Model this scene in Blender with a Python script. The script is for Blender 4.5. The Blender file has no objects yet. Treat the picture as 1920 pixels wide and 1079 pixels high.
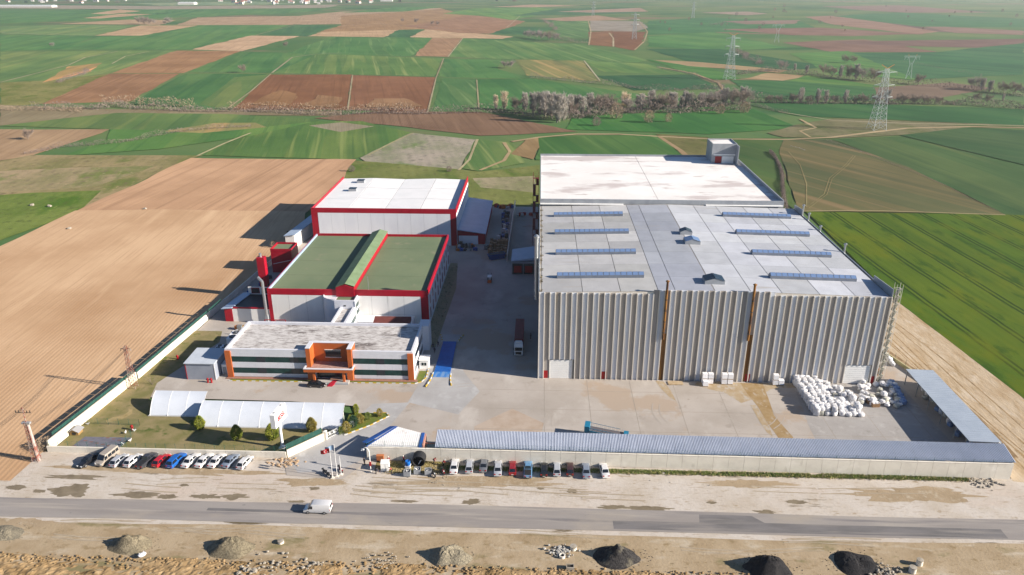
import bpy, math, random
from mathutils import Vector, Matrix, noise

random.seed(7)
sc = bpy.context.scene
COL = sc.collection
rad = math.radians

# ---------------------------------------------------------------- camera
FPX, CAMH = 1400.0, 96.0
PITCH = math.atan2(575, FPX)
YAW = math.atan(56 * math.cos(PITCH) / FPX)
cam_d = bpy.data.cameras.new('camera')
cam_d.sensor_width = 36.0
cam_d.lens = 36.0 * FPX / 1920.0
cam_d.clip_start = 1.0
cam_d.clip_end = 40000.0
cam = bpy.data.objects.new('camera', cam_d)
COL.objects.link(cam)
cam.location = (0, 0, CAMH)
cam.rotation_euler = (math.pi / 2 - PITCH, 0, YAW)
sc.camera = cam

# ---------------------------------------------------------------- sky and sun
SUN_EL, SUN_AZ = rad(23.7), rad(101.5)          # azimuth clockwise from +Y
world = bpy.data.worlds.new('World')
sc.world = world
world.use_nodes = True
_nt = world.node_tree
_sky = _nt.nodes.new('ShaderNodeTexSky')
_sky.sky_type = 'NISHITA'
_sky.sun_disc = False
_sky.sun_elevation = SUN_EL
_sky.sun_rotation = SUN_AZ
_sky.air_density = 1.0
_sky.dust_density = 0.3
_sky.ozone_density = 5.0
_nt.links.new(_sky.outputs[0], _nt.nodes['Background'].inputs[0])
_nt.nodes['Background'].inputs[1].default_value = 0.05
sun_d = bpy.data.lights.new('sun', 'SUN')
sun_d.energy = 5.0
sun_d.angle = rad(0.5)
sun_d.color = (1.0, 0.90, 0.77)
sun = bpy.data.objects.new('sun', sun_d)
COL.objects.link(sun)
sun.location = (300, -60, 200)
sun.rotation_euler = Vector((math.sin(SUN_AZ) * math.cos(SUN_EL), math.cos(SUN_AZ) * math.cos(SUN_EL),
                             math.sin(SUN_EL))).to_track_quat('Z', 'Y').to_euler()
vs = sc.view_settings
vs.view_transform = 'Standard'
vs.look = 'None'
vs.exposure = 1.14
vs.gamma = 1.0
vs.use_curve_mapping = False
sc.cycles.use_denoising = True
sc.cycles.max_bounces = 6
sc.cycles.volume_bounces = 0
sc.cycles.sample_clamp_indirect = 6

# ---------------------------------------------------------------- survey helper: photograph pixel -> place on the ground
_f = Vector((-math.sin(YAW) * math.cos(PITCH), math.cos(YAW) * math.cos(PITCH), -math.sin(PITCH)))
_r = Vector((math.cos(YAW), math.sin(YAW), 0))
_u = _r.cross(_f)
def at(px, py, z=0.0):
    d = _f + _r * ((px - 960) / FPX) - _u * ((py - 539.5) / FPX)
    return Vector((0, 0, CAMH)) + d * ((z - CAMH) / d.z)

# ---------------------------------------------------------------- materials
HAZE = 0.00009
K = (1.60, 1.50, 1.38)      # light a level sunlit surface receives here
def lin(c): return c / 12.92 if c <= .04045 else ((c + .055) / 1.055) ** 2.4
def A(h, k=1.0):            # sunlit colour seen -> base colour
    v = [lin(int(h[i:i + 2], 16) / 255) / K[i // 2] * k for i in (0, 2, 4)]
    return tuple(min(.82, max(.004, x)) for x in v)
MATS = {}
def _base(name):
    m = bpy.data.materials.new(name)
    m.use_nodes = True
    nt = m.node_tree
    return m, nt, nt.nodes['Principled BSDF']
def _c(c): return (*(A(c) if isinstance(c, str) else c), 1)
def N(nt, t, **kw):
    n = nt.nodes.new(t)
    for k, v in kw.items():
        if k in n.inputs.keys(): n.inputs[k].default_value = v
        else: setattr(n, k, v)
    return n
def mixrgb(nt, a, b, f, mode='MIX'):
    n = nt.nodes.new('ShaderNodeMix'); n.data_type = 'RGBA'; n.blend_type = mode
    for s, v in ((n.inputs[0], f), (n.inputs[6], a), (n.inputs[7], b)):
        if hasattr(v, 'is_linked'): nt.links.new(v, s)
        elif isinstance(v, (int, float)): s.default_value = v
        else: s.default_value = v
    return n.outputs[2]
def ramp(nt, src, p0, p1):
    n = nt.nodes.new('ShaderNodeMapRange'); n.clamp = True
    nt.links.new(src, n.inputs[0]); n.inputs[1].default_value = p0; n.inputs[2].default_value = p1
    return n.outputs[0]
def noise_at(nt, co, scale, detail=5, stretch=(1, 1, 1), rough=.6, rot=0):
    mp = N(nt, 'ShaderNodeMapping'); mp.inputs['Scale'].default_value = stretch
    mp.inputs['Rotation'].default_value = (0, 0, rot)
    nt.links.new(co, mp.inputs[0])
    n = N(nt, 'ShaderNodeTexNoise', Scale=scale, Detail=detail, Roughness=rough)
    nt.links.new(mp.outputs[0], n.inputs['Vector'])
    return n.outputs[0]
def coords(nt, kind):
    if kind == 'world': return nt.nodes.new('ShaderNodeNewGeometry').outputs['Position']
    return nt.nodes.new('ShaderNodeTexCoord').outputs['Object']
def mat(name, c, c2=None, rough=.75, scale=.6, lo=.4, hi=.65, var=.14, bump=0, bscale=None, metal=0, spec=.35,
        stretch=(1, 1, 1), coord='world', objcol=False, layers=(), coat=0, detail=6):
    """layers: (colour, scale, stretch, lo, hi) patches laid over in turn"""
    if name in MATS: return MATS[name]
    m, nt, b = _base(name)
    b.inputs['Roughness'].default_value = rough
    b.inputs['Metallic'].default_value = metal
    b.inputs['Specular IOR Level'].default_value = spec
    b.inputs['Coat Weight'].default_value = coat
    co = coords(nt, coord)
    col = _c(c)
    if c2 is None: c2 = tuple(x * (1 - var * 2) for x in col[:3])
    n = noise_at(nt, co, scale, detail, stretch)
    src = col
    if objcol:
        oi = nt.nodes.new('ShaderNodeObjectInfo')
        src = oi.outputs['Color']
        dark = mixrgb(nt, src, (*([1 - var * 2] * 3), 1), 1.0, 'MULTIPLY')
        out = mixrgb(nt, src, dark, ramp(nt, n, lo, hi))
    else:
        out = mixrgb(nt, col, _c(c2), ramp(nt, n, lo, hi))
    for (lc, ls, lst, l0, l1) in layers:
        out = mixrgb(nt, out, _c(lc), ramp(nt, noise_at(nt, co, ls, 6, lst), l0, l1))
    nt.links.new(out, b.inputs['Base Color'])
    if bump:
        bn = N(nt, 'ShaderNodeBump', Strength=1.0, Distance=bump)
        nt.links.new(noise_at(nt, co, bscale or scale * 4, 6, stretch), bn.inputs['Height'])
        nt.links.new(bn.outputs[0], b.inputs['Normal'])
    MATS[name] = m
    return m
def ribbed(name, c, pitch, axis=0, depth=.04, rough=.5, metal=0, c2=None, var=.1, scale=.3, objcol=False, layers=(), spec=.35):
    """sheet with fine ribs across `axis` (relief only)"""
    m = mat(name, c, c2, rough=rough, metal=metal, var=var, scale=scale, objcol=objcol, layers=layers, spec=spec)
    nt = m.node_tree; b = nt.nodes['Principled BSDF']
    co = coords(nt, 'world')
    sp = nt.nodes.new('ShaderNodeSeparateXYZ'); nt.links.new(co, sp.inputs[0])
    mu = N(nt, 'ShaderNodeMath', operation='MULTIPLY'); nt.links.new(sp.outputs[axis], mu.inputs[0]); mu.inputs[1].default_value = 2 * math.pi / pitch
    si = N(nt, 'ShaderNodeMath', operation='SINE'); nt.links.new(mu.outputs[0], si.inputs[0])
    bn = N(nt, 'ShaderNodeBump', Strength=1.0, Distance=depth); nt.links.new(si.outputs[0], bn.inputs['Height'])
    nt.links.new(bn.outputs[0], b.inputs['Normal'])
    return m
def plain(name, c, rough=.5, metal=0, spec=.4, coat=0):
    if name in MATS: return MATS[name]
    m, nt, b = _base(name)
    b.inputs['Base Color'].default_value = _c(c)
    b.inputs['Roughness'].default_value = rough; b.inputs['Metallic'].default_value = metal
    b.inputs['Specular IOR Level'].default_value = spec; b.inputs['Coat Weight'].default_value = coat
    MATS[name] = m
    return m

# ---------------------------------------------------------------- mesh building
class MB:
    def __init__(s): s.v, s.f = [], []
    def add(s, vs, fs):
        o = len(s.v); s.v += [tuple(p) for p in vs]; s.f += [tuple(i + o for i in f) for f in fs]; return s
    def box(s, x0, y0, z0, x1, y1, z1):
        return s.add([(x0, y0, z0), (x1, y0, z0), (x1, y1, z0), (x0, y1, z0), (x0, y0, z1), (x1, y0, z1), (x1, y1, z1), (x0, y1, z1)],
                     [(0, 3, 2, 1), (4, 5, 6, 7), (0, 1, 5, 4), (1, 2, 6, 5), (2, 3, 7, 6), (3, 0, 4, 7)])
    def hexa(s, bot, topv):      # 4 bottom and 4 top points, counter-clockwise seen from above
        return s.add(list(bot) + list(topv), [(3, 2, 1, 0), (4, 5, 6, 7), (0, 1, 5, 4), (1, 2, 6, 5), (2, 3, 7, 6), (3, 0, 4, 7)])
    def prism(s, pts, z0, z1):
        n = len(pts)
        return s.add([(x, y, z0) for x, y in pts] + [(x, y, z1) for x, y in pts],
                     [tuple(range(n))[::-1], tuple(range(n, 2 * n))] + [(i, (i + 1) % n, n + (i + 1) % n, n + i) for i in range(n)])
    def face(s, pts): return s.add(pts, [tuple(range(len(pts)))])
    def tube(s, p0, p1, r0, r1=None, n=8, caps=True):
        r1 = r0 if r1 is None else r1
        p0, p1 = Vector(p0), Vector(p1); d = (p1 - p0)
        if d.length < 1e-6: return s
        d.normalize(); a = d.orthogonal().normalized(); b = d.cross(a)
        vs = []
        for p, r in ((p0, r0), (p1, r1)):
            for i in range(n):
                t = 2 * math.pi * i / n; vs.append(p + a * (math.cos(t) * r) + b * (math.sin(t) * r))
        fs = [(i, (i + 1) % n, n + (i + 1) % n, n + i) for i in range(n)]
        if caps: fs += [tuple(range(n))[::-1], tuple(range(n, 2 * n))]
        return s.add(vs, fs)
    def bar(s, p0, p1, w):       # thin square bar
        return s.tube(p0, p1, w * .7, w * .7, 4)
    def lathe(s, prof, c=(0, 0, 0), n=16):   # prof: (r,z)
        vs = []
        for r, z in prof:
            for i in range(n):
                t = 2 * math.pi * i / n; vs.append((c[0] + math.cos(t) * r, c[1] + math.sin(t) * r, c[2] + z))
        fs = []
        for k in range(len(prof) - 1):
            for i in range(n):
                fs.append((k * n + i, k * n + (i + 1) % n, (k + 1) * n + (i + 1) % n, (k + 1) * n + i))
        fs.append(tuple(range((len(prof) - 1) * n, len(prof) * n)))
        return s.add(vs, fs)
    def loft(s, rings, cap=True):
        n = len(rings[0]); vs = [p for r in rings for p in r]; fs = []
        for k in range(len(rings) - 1):
            for i in range(n):
                fs.append((k * n + i, k * n + (i + 1) % n, (k + 1) * n + (i + 1) % n, (k + 1) * n + i))
        if cap: fs += [tuple(range(n))[::-1], tuple(range((len(rings) - 1) * n, len(rings) * n))]
        return s.add(vs, fs)
    def build(s, name, m, parent=None, local=False, smooth=False, origin=None):
        """coordinates are world unless local; the object sits at its own base"""
        off = Vector((0, 0, 0))
        if local: pass
        elif parent is not None: off = WLOC[parent.name]
        elif origin is not None: off = Vector(origin)
        else:
            xs = [p[0] for p in s.v]; ys = [p[1] for p in s.v]; zs = [p[2] for p in s.v]
            off = Vector(((min(xs) + max(xs)) / 2, (min(ys) + max(ys)) / 2, min(zs)))
        me = bpy.data.meshes.new(name)
        me.from_pydata([(x - off.x, y - off.y, z - off.z) for x, y, z in s.v], [], s.f)
        if smooth:
            me.polygons.foreach_set('use_smooth', [True] * len(me.polygons))
            try: me.set_sharp_from_angle(angle=rad(40))
            except Exception: pass
        me.materials.append(m)
        o = bpy.data.objects.new(name, me); COL.objects.link(o)
        if parent is not None: o.parent = parent
        elif not local: o.location = off
        WLOC[o.name] = off.copy()
        return o
WLOC = {}
def thing(name, label, cat, loc=(0, 0, 0), rz=0, group=None):
    o = bpy.data.objects.new(name, None); COL.objects.link(o)
    o.empty_display_size = .5
    o.location = loc; o.rotation_euler = (0, 0, rz)
    WLOC[o.name] = Vector(loc)
    return tag(o, label, cat, group)
def tag(o, label, cat, group=None):
    o['label'] = label; o['category'] = cat
    if group: o['group'] = group
    return o
def struct(o): o['kind'] = 'structure'; return o
def stuff(o, label=None, cat=None):
    o['kind'] = 'stuff'
    if label: o['label'] = label
    if cat: o['category'] = cat
    return o
def share(src, parent, loc=(0, 0, 0), rz=0, name=None, sc3=None, color=None):
    """another piece with the same mesh, under parent (loc relative to parent)"""
    o = bpy.data.objects.new(name or src.name.split('.')[0], src.data); COL.objects.link(o)
    o.parent = parent; o.location = loc; o.rotation_euler = (0, 0, rz)
    if sc3: o.scale = sc3
    if color: o.color = color
    return o
def copy_tree(root, loc, rz=0, label=None, scale=None, group=None):
    def rec(o, par):
        c = o.copy(); COL.objects.link(c); c.parent = par
        for ch in o.children: rec(ch, c)
        return c
    r = rec(root, None)
    r.location = loc; r.rotation_euler = (0, 0, rz)
    if scale: r.scale = scale if isinstance(scale, tuple) else (scale,) * 3
    if label: r['label'] = label
    if group: r['group'] = group
    return r
def B(name, m, parent, x0, y0, z0, x1, y1, z1): return MB().box(x0, y0, z0, x1, y1, z1).build(name, m, parent)
# ================================================================ the land
SUBZ = [0.0]
m_land = mat('meadow_land', '557a45', '7d8a52', rough=.95, scale=.004, lo=.4, hi=.62, spec=.1,
             layers=(('8f7a5c', .0016, (1, 2.2, 1), .57, .63), ('3f6b3c', .0023, (1, 2.0, 1), .56, .62)))
g = MB()
nx, ny = 40, 40
for j in range(ny + 1):
    for i in range(nx + 1):
        g.v.append((-9000 + 18000 * i / nx, -1500 + 14000 * j / ny, -.25))
for j in range(ny):
    for i in range(nx):
        a = j * (nx + 1) + i; g.f.append((a, a + 1, a + nx + 2, a + nx + 1))
struct(g.build('ground', m_land))

def field_mat(name, kind):
    m, nt, b = _base(name)
    b.inputs['Roughness'].default_value = .95; b.inputs['Specular IOR Level'].default_value = .1
    co = coords(nt, 'local')
    oi = nt.nodes.new('ShaderNodeObjectInfo'); col = oi.outputs['Color']
    add = nt.nodes.new('ShaderNodeVectorMath'); add.operation = 'ADD'      # shift the pattern per field
    sc_ = nt.nodes.new('ShaderNodeVectorMath'); sc_.operation = 'SCALE'
    cmb = nt.nodes.new('ShaderNodeCombineXYZ')
    nt.links.new(oi.outputs['Random'], cmb.inputs[0]); nt.links.new(oi.outputs['Random'], cmb.inputs[1])
    nt.links.new(cmb.outputs[0], sc_.inputs[0]); sc_.inputs['Scale'].default_value = 900
    nt.links.new(co, add.inputs[0]); nt.links.new(sc_.outputs[0], add.inputs[1])
    co = add.outputs[0]
    def mul(c, k): return mixrgb(nt, c, (*k, 1), 1.0, 'MULTIPLY')
    if kind == 'soil':
        out = mixrgb(nt, mul(col, (.80, .76, .72)), mul(col, (1.14, 1.12, 1.10)), ramp(nt, noise_at(nt, co, .018, 5), .35, .65))
        out = mixrgb(nt, out, mul(col, (.70, .66, .62)), ramp(nt, noise_at(nt, co, 1.0, 4, (.004, .35, 1)), .52, .70))
        out = mixrgb(nt, out, mul(col, (1.22, 1.2, 1.16)), ramp(nt, noise_at(nt, co, 1.0, 4, (.010, .13, 1)), .56, .74))
        rowp, rowd = 1.1, .05
    elif kind == 'furrow':
        out = mixrgb(nt, mul(col, (.80, .72, .64)), mul(col, (1.10, 1.09, 1.07)), ramp(nt, noise_at(nt, co, .018, 5), .35, .62))
        out = mixrgb(nt, out, mul(col, (.80, .75, .69)), ramp(nt, noise_at(nt, co, 1.0, 5, (.03, .9, 1)), .48, .75))
        out = mixrgb(nt, out, mul(col, (1.12, 1.12, 1.1)), ramp(nt, noise_at(nt, co, 1.0, 4, (.012, .12, 1)), .55, .72))
        out = mixrgb(nt, out, mul(col, (.52, .52, .42)), ramp(nt, noise_at(nt, co, 1.0, 6, (.06, .5, 1)), .67, .76))
        rowp, rowd = 1.15, .03
    elif kind == 'rough':
        out = mixrgb(nt, mul(col, (.72, .80, .60)), mul(col, (1.15, 1.08, 1.05)), ramp(nt, noise_at(nt, co, .03, 6), .38, .6))
        out = mixrgb(nt, out, mul(col, (.50, .72, .34)), ramp(nt, noise_at(nt, co, .02, 7, (1, 1.7, 1)), .54, .64))
        out = mixrgb(nt, out, mul(col, (.62, .60, .58)), ramp(nt, noise_at(nt, co, .22, 6), .54, .68))
        out = mixrgb(nt, out, mul(col, (1.4, 1.3, 1.3)), ramp(nt, noise_at(nt, co, .35, 6), .60, .72))
        rowp, rowd = 5.0, .05
    else:
        out = mixrgb(nt, mul(col, (.72, .80, .72)), mul(col, (1.18, 1.12, 1.0)), ramp(nt, noise_at(nt, co, .012, 5), .35, .66))
        out = mixrgb(nt, out, mul(col, (1.30, 1.12, 1.02)), ramp(nt, noise_at(nt, co, 1.0, 5, (.006, .085, 1)), .52, .76))
        out = mixrgb(nt, out, mul(col, (.66, .76, .72)), ramp(nt, noise_at(nt, co, 1.0, 4, (.006, .22, 1)), .55, .72))
        out = mixrgb(nt, out, mul(out, (1.30, 1.08, 1.10)), ramp(nt, noise_at(nt, co, 1.0, 2, (.0012, .022, 1)), .520, .535))
        out = mixrgb(nt, out, mul(out, (.78, .86, .90)), ramp(nt, noise_at(nt, co, 1.3, 2, (.0012, .020, 1)), .540, .555))
        out = mixrgb(nt, out, mul(col, (2.0, 1.45, 1.5)), ramp(nt, noise_at(nt, co, .02, 6, (.5, 1, 1)), .66, .74))
        if kind == 'stripe':
            out = mixrgb(nt, out, mul(col, (2.1, 1.42, 1.5)), ramp(nt, noise_at(nt, co, 1.0, 3, (.0025, .10, 1)), .56, .66))
        rowp, rowd = 3.0, .02
    if kind == 'wheat':
        sp = nt.nodes.new('ShaderNodeSeparateXYZ'); nt.links.new(co, sp.inputs[0])
        wob = noise_at(nt, co, .05, 3)
        ma = N(nt, 'ShaderNodeMath', operation='MULTIPLY_ADD'); nt.links.new(wob, ma.inputs[0]); ma.inputs[1].default_value = 1.6
        nt.links.new(sp.outputs[1], ma.inputs[2])
        dv = N(nt, 'ShaderNodeMath', operation='PINGPONG'); nt.links.new(ma.outputs[0], dv.inputs[0]); dv.inputs[1].default_value = 6.5
        pp = N(nt, 'ShaderNodeMath', operation='PINGPONG'); nt.links.new(dv.outputs[0], pp.inputs[0]); pp.inputs[1].default_value = 100
        d1 = N(nt, 'ShaderNodeMath', operation='SUBTRACT'); nt.links.new(dv.outputs[0], d1.inputs[0]); d1.inputs[1].default_value = .9
        d2 = N(nt, 'ShaderNodeMath', operation='ABSOLUTE'); nt.links.new(d1.outputs[0], d2.inputs[0])
        tram = ramp(nt, d2.outputs[0], .62, .2)
        out = mixrgb(nt, out, mul(col, (.22, .32, .4)), tram)
        out = mixrgb(nt, out, mul(col, (1.75, 1.12, .5)), ramp(nt, noise_at(nt, co, 1.0, 5, (.022, .05, 1)), .50, .68))
        out = mixrgb(nt, out, mul(col, (.45, .6, .5)), ramp(nt, noise_at(nt, co, 1.0, 6, (.05, .16, 1)), .54, .66))
    nt.links.new(out, b.inputs['Base Color'])
    sp = nt.nodes.new('ShaderNodeSeparateXYZ'); nt.links.new(co, sp.inputs[0])
    mu = N(nt, 'ShaderNodeMath', operation='MULTIPLY'); nt.links.new(sp.outputs[1], mu.inputs[0]); mu.inputs[1].default_value = 2 * math.pi / rowp
    si = N(nt, 'ShaderNodeMath', operation='SINE'); nt.links.new(mu.outputs[0], si.inputs[0])
    hs = N(nt, 'ShaderNodeMath', operation='MULTIPLY_ADD'); nt.links.new(noise_at(nt, co, 1.2, 5), hs.inputs[0]); hs.inputs[1].default_value = 2.5
    nt.links.new(si.outputs[0], hs.inputs[2])
    bn = N(nt, 'ShaderNodeBump', Strength=.8, Distance=rowd * .5); nt.links.new(hs.outputs[0], bn.inputs['Height'])
    nt.links.new(bn.outputs[0], b.inputs['Normal'])
    return m
FM = {k: field_mat('field_' + k, k) for k in ('soil', 'furrow', 'crop', 'stripe', 'wheat', 'rough')}
def dense(pts, step):
    out = []
    for i, p in enumerate(pts):
        q = pts[(i + 1) % len(pts)]; n = max(1, int((Vector(q) - Vector(p)).length / step))
        for k in range(n): out.append((p[0] + (q[0] - p[0]) * k / n, p[1] + (q[1] - p[1]) * k / n))
    return out
def ground_patch(name, pts, m, color=None, rows=None, z=None, wob=0.0, step=None, seed=0):
    """pts: world xy. One flat sheet, its own x axis along the crop rows"""
    if z is None:
        SUBZ[0] += .0035; z = -.23 + SUBZ[0]
    if step: pts = dense(pts, step)
    if wob:
        pts = [(x + wob * noise.noise((x * .03 + seed, y * .03, 1.7)) * 1.6 + wob * .5 * noise.noise((x * .13, y * .13, seed)),
                y + wob * noise.noise((x * .03, y * .03 + seed, 9.1)) * 1.6) for x, y in pts]
    cx = sum(p[0] for p in pts) / len(pts); cy = sum(p[1] for p in pts) / len(pts)
    ang = 0 if rows is None else rows
    ca, sa = math.cos(-ang), math.sin(-ang)
    b = MB(); b.face([((x - cx) * ca - (y - cy) * sa, (x - cx) * sa + (y - cy) * ca, 0) for x, y in pts])
    o = b.build(name, m, local=True)
    o.location = (cx, cy, z); o.rotation_euler = (0, 0, ang)
    if color: o.color = (*A(color), 1)
    return struct(o)
def ground_strip(name, L_, R_, m, color=None, z=None):
    if z is None:
        SUBZ[0] += .0035; z = -.23 + SUBZ[0]
    cx, cy = L_[0]; b = MB(); n = len(L_)
    b.add([(x - cx, y - cy, 0) for x, y in L_] + [(x - cx, y - cy, 0) for x, y in R_], [(n + i, n + i + 1, i + 1, i) for i in range(n - 1)])
    o = b.build(name, m, local=True); o.location = (cx, cy, z)
    if color: o.color = (*A(color), 1)
    return struct(o)
def rowang(a, b):
    p, q = at(*a), at(*b); return math.atan2(q.y - p.y, q.x - p.x)
ANG_L = rowang((240, 195), (345, 137))
GREEN, GREEN2, GREEN3, OLIVE = '4f8048', '5c8a48', '3f7046', '7d8a52'
TAN, BROWN, BROWN2, PINK, PURP = 'c2a07f', '9c7558', '8a6248', 'ae8a72', '77625a'
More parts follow.
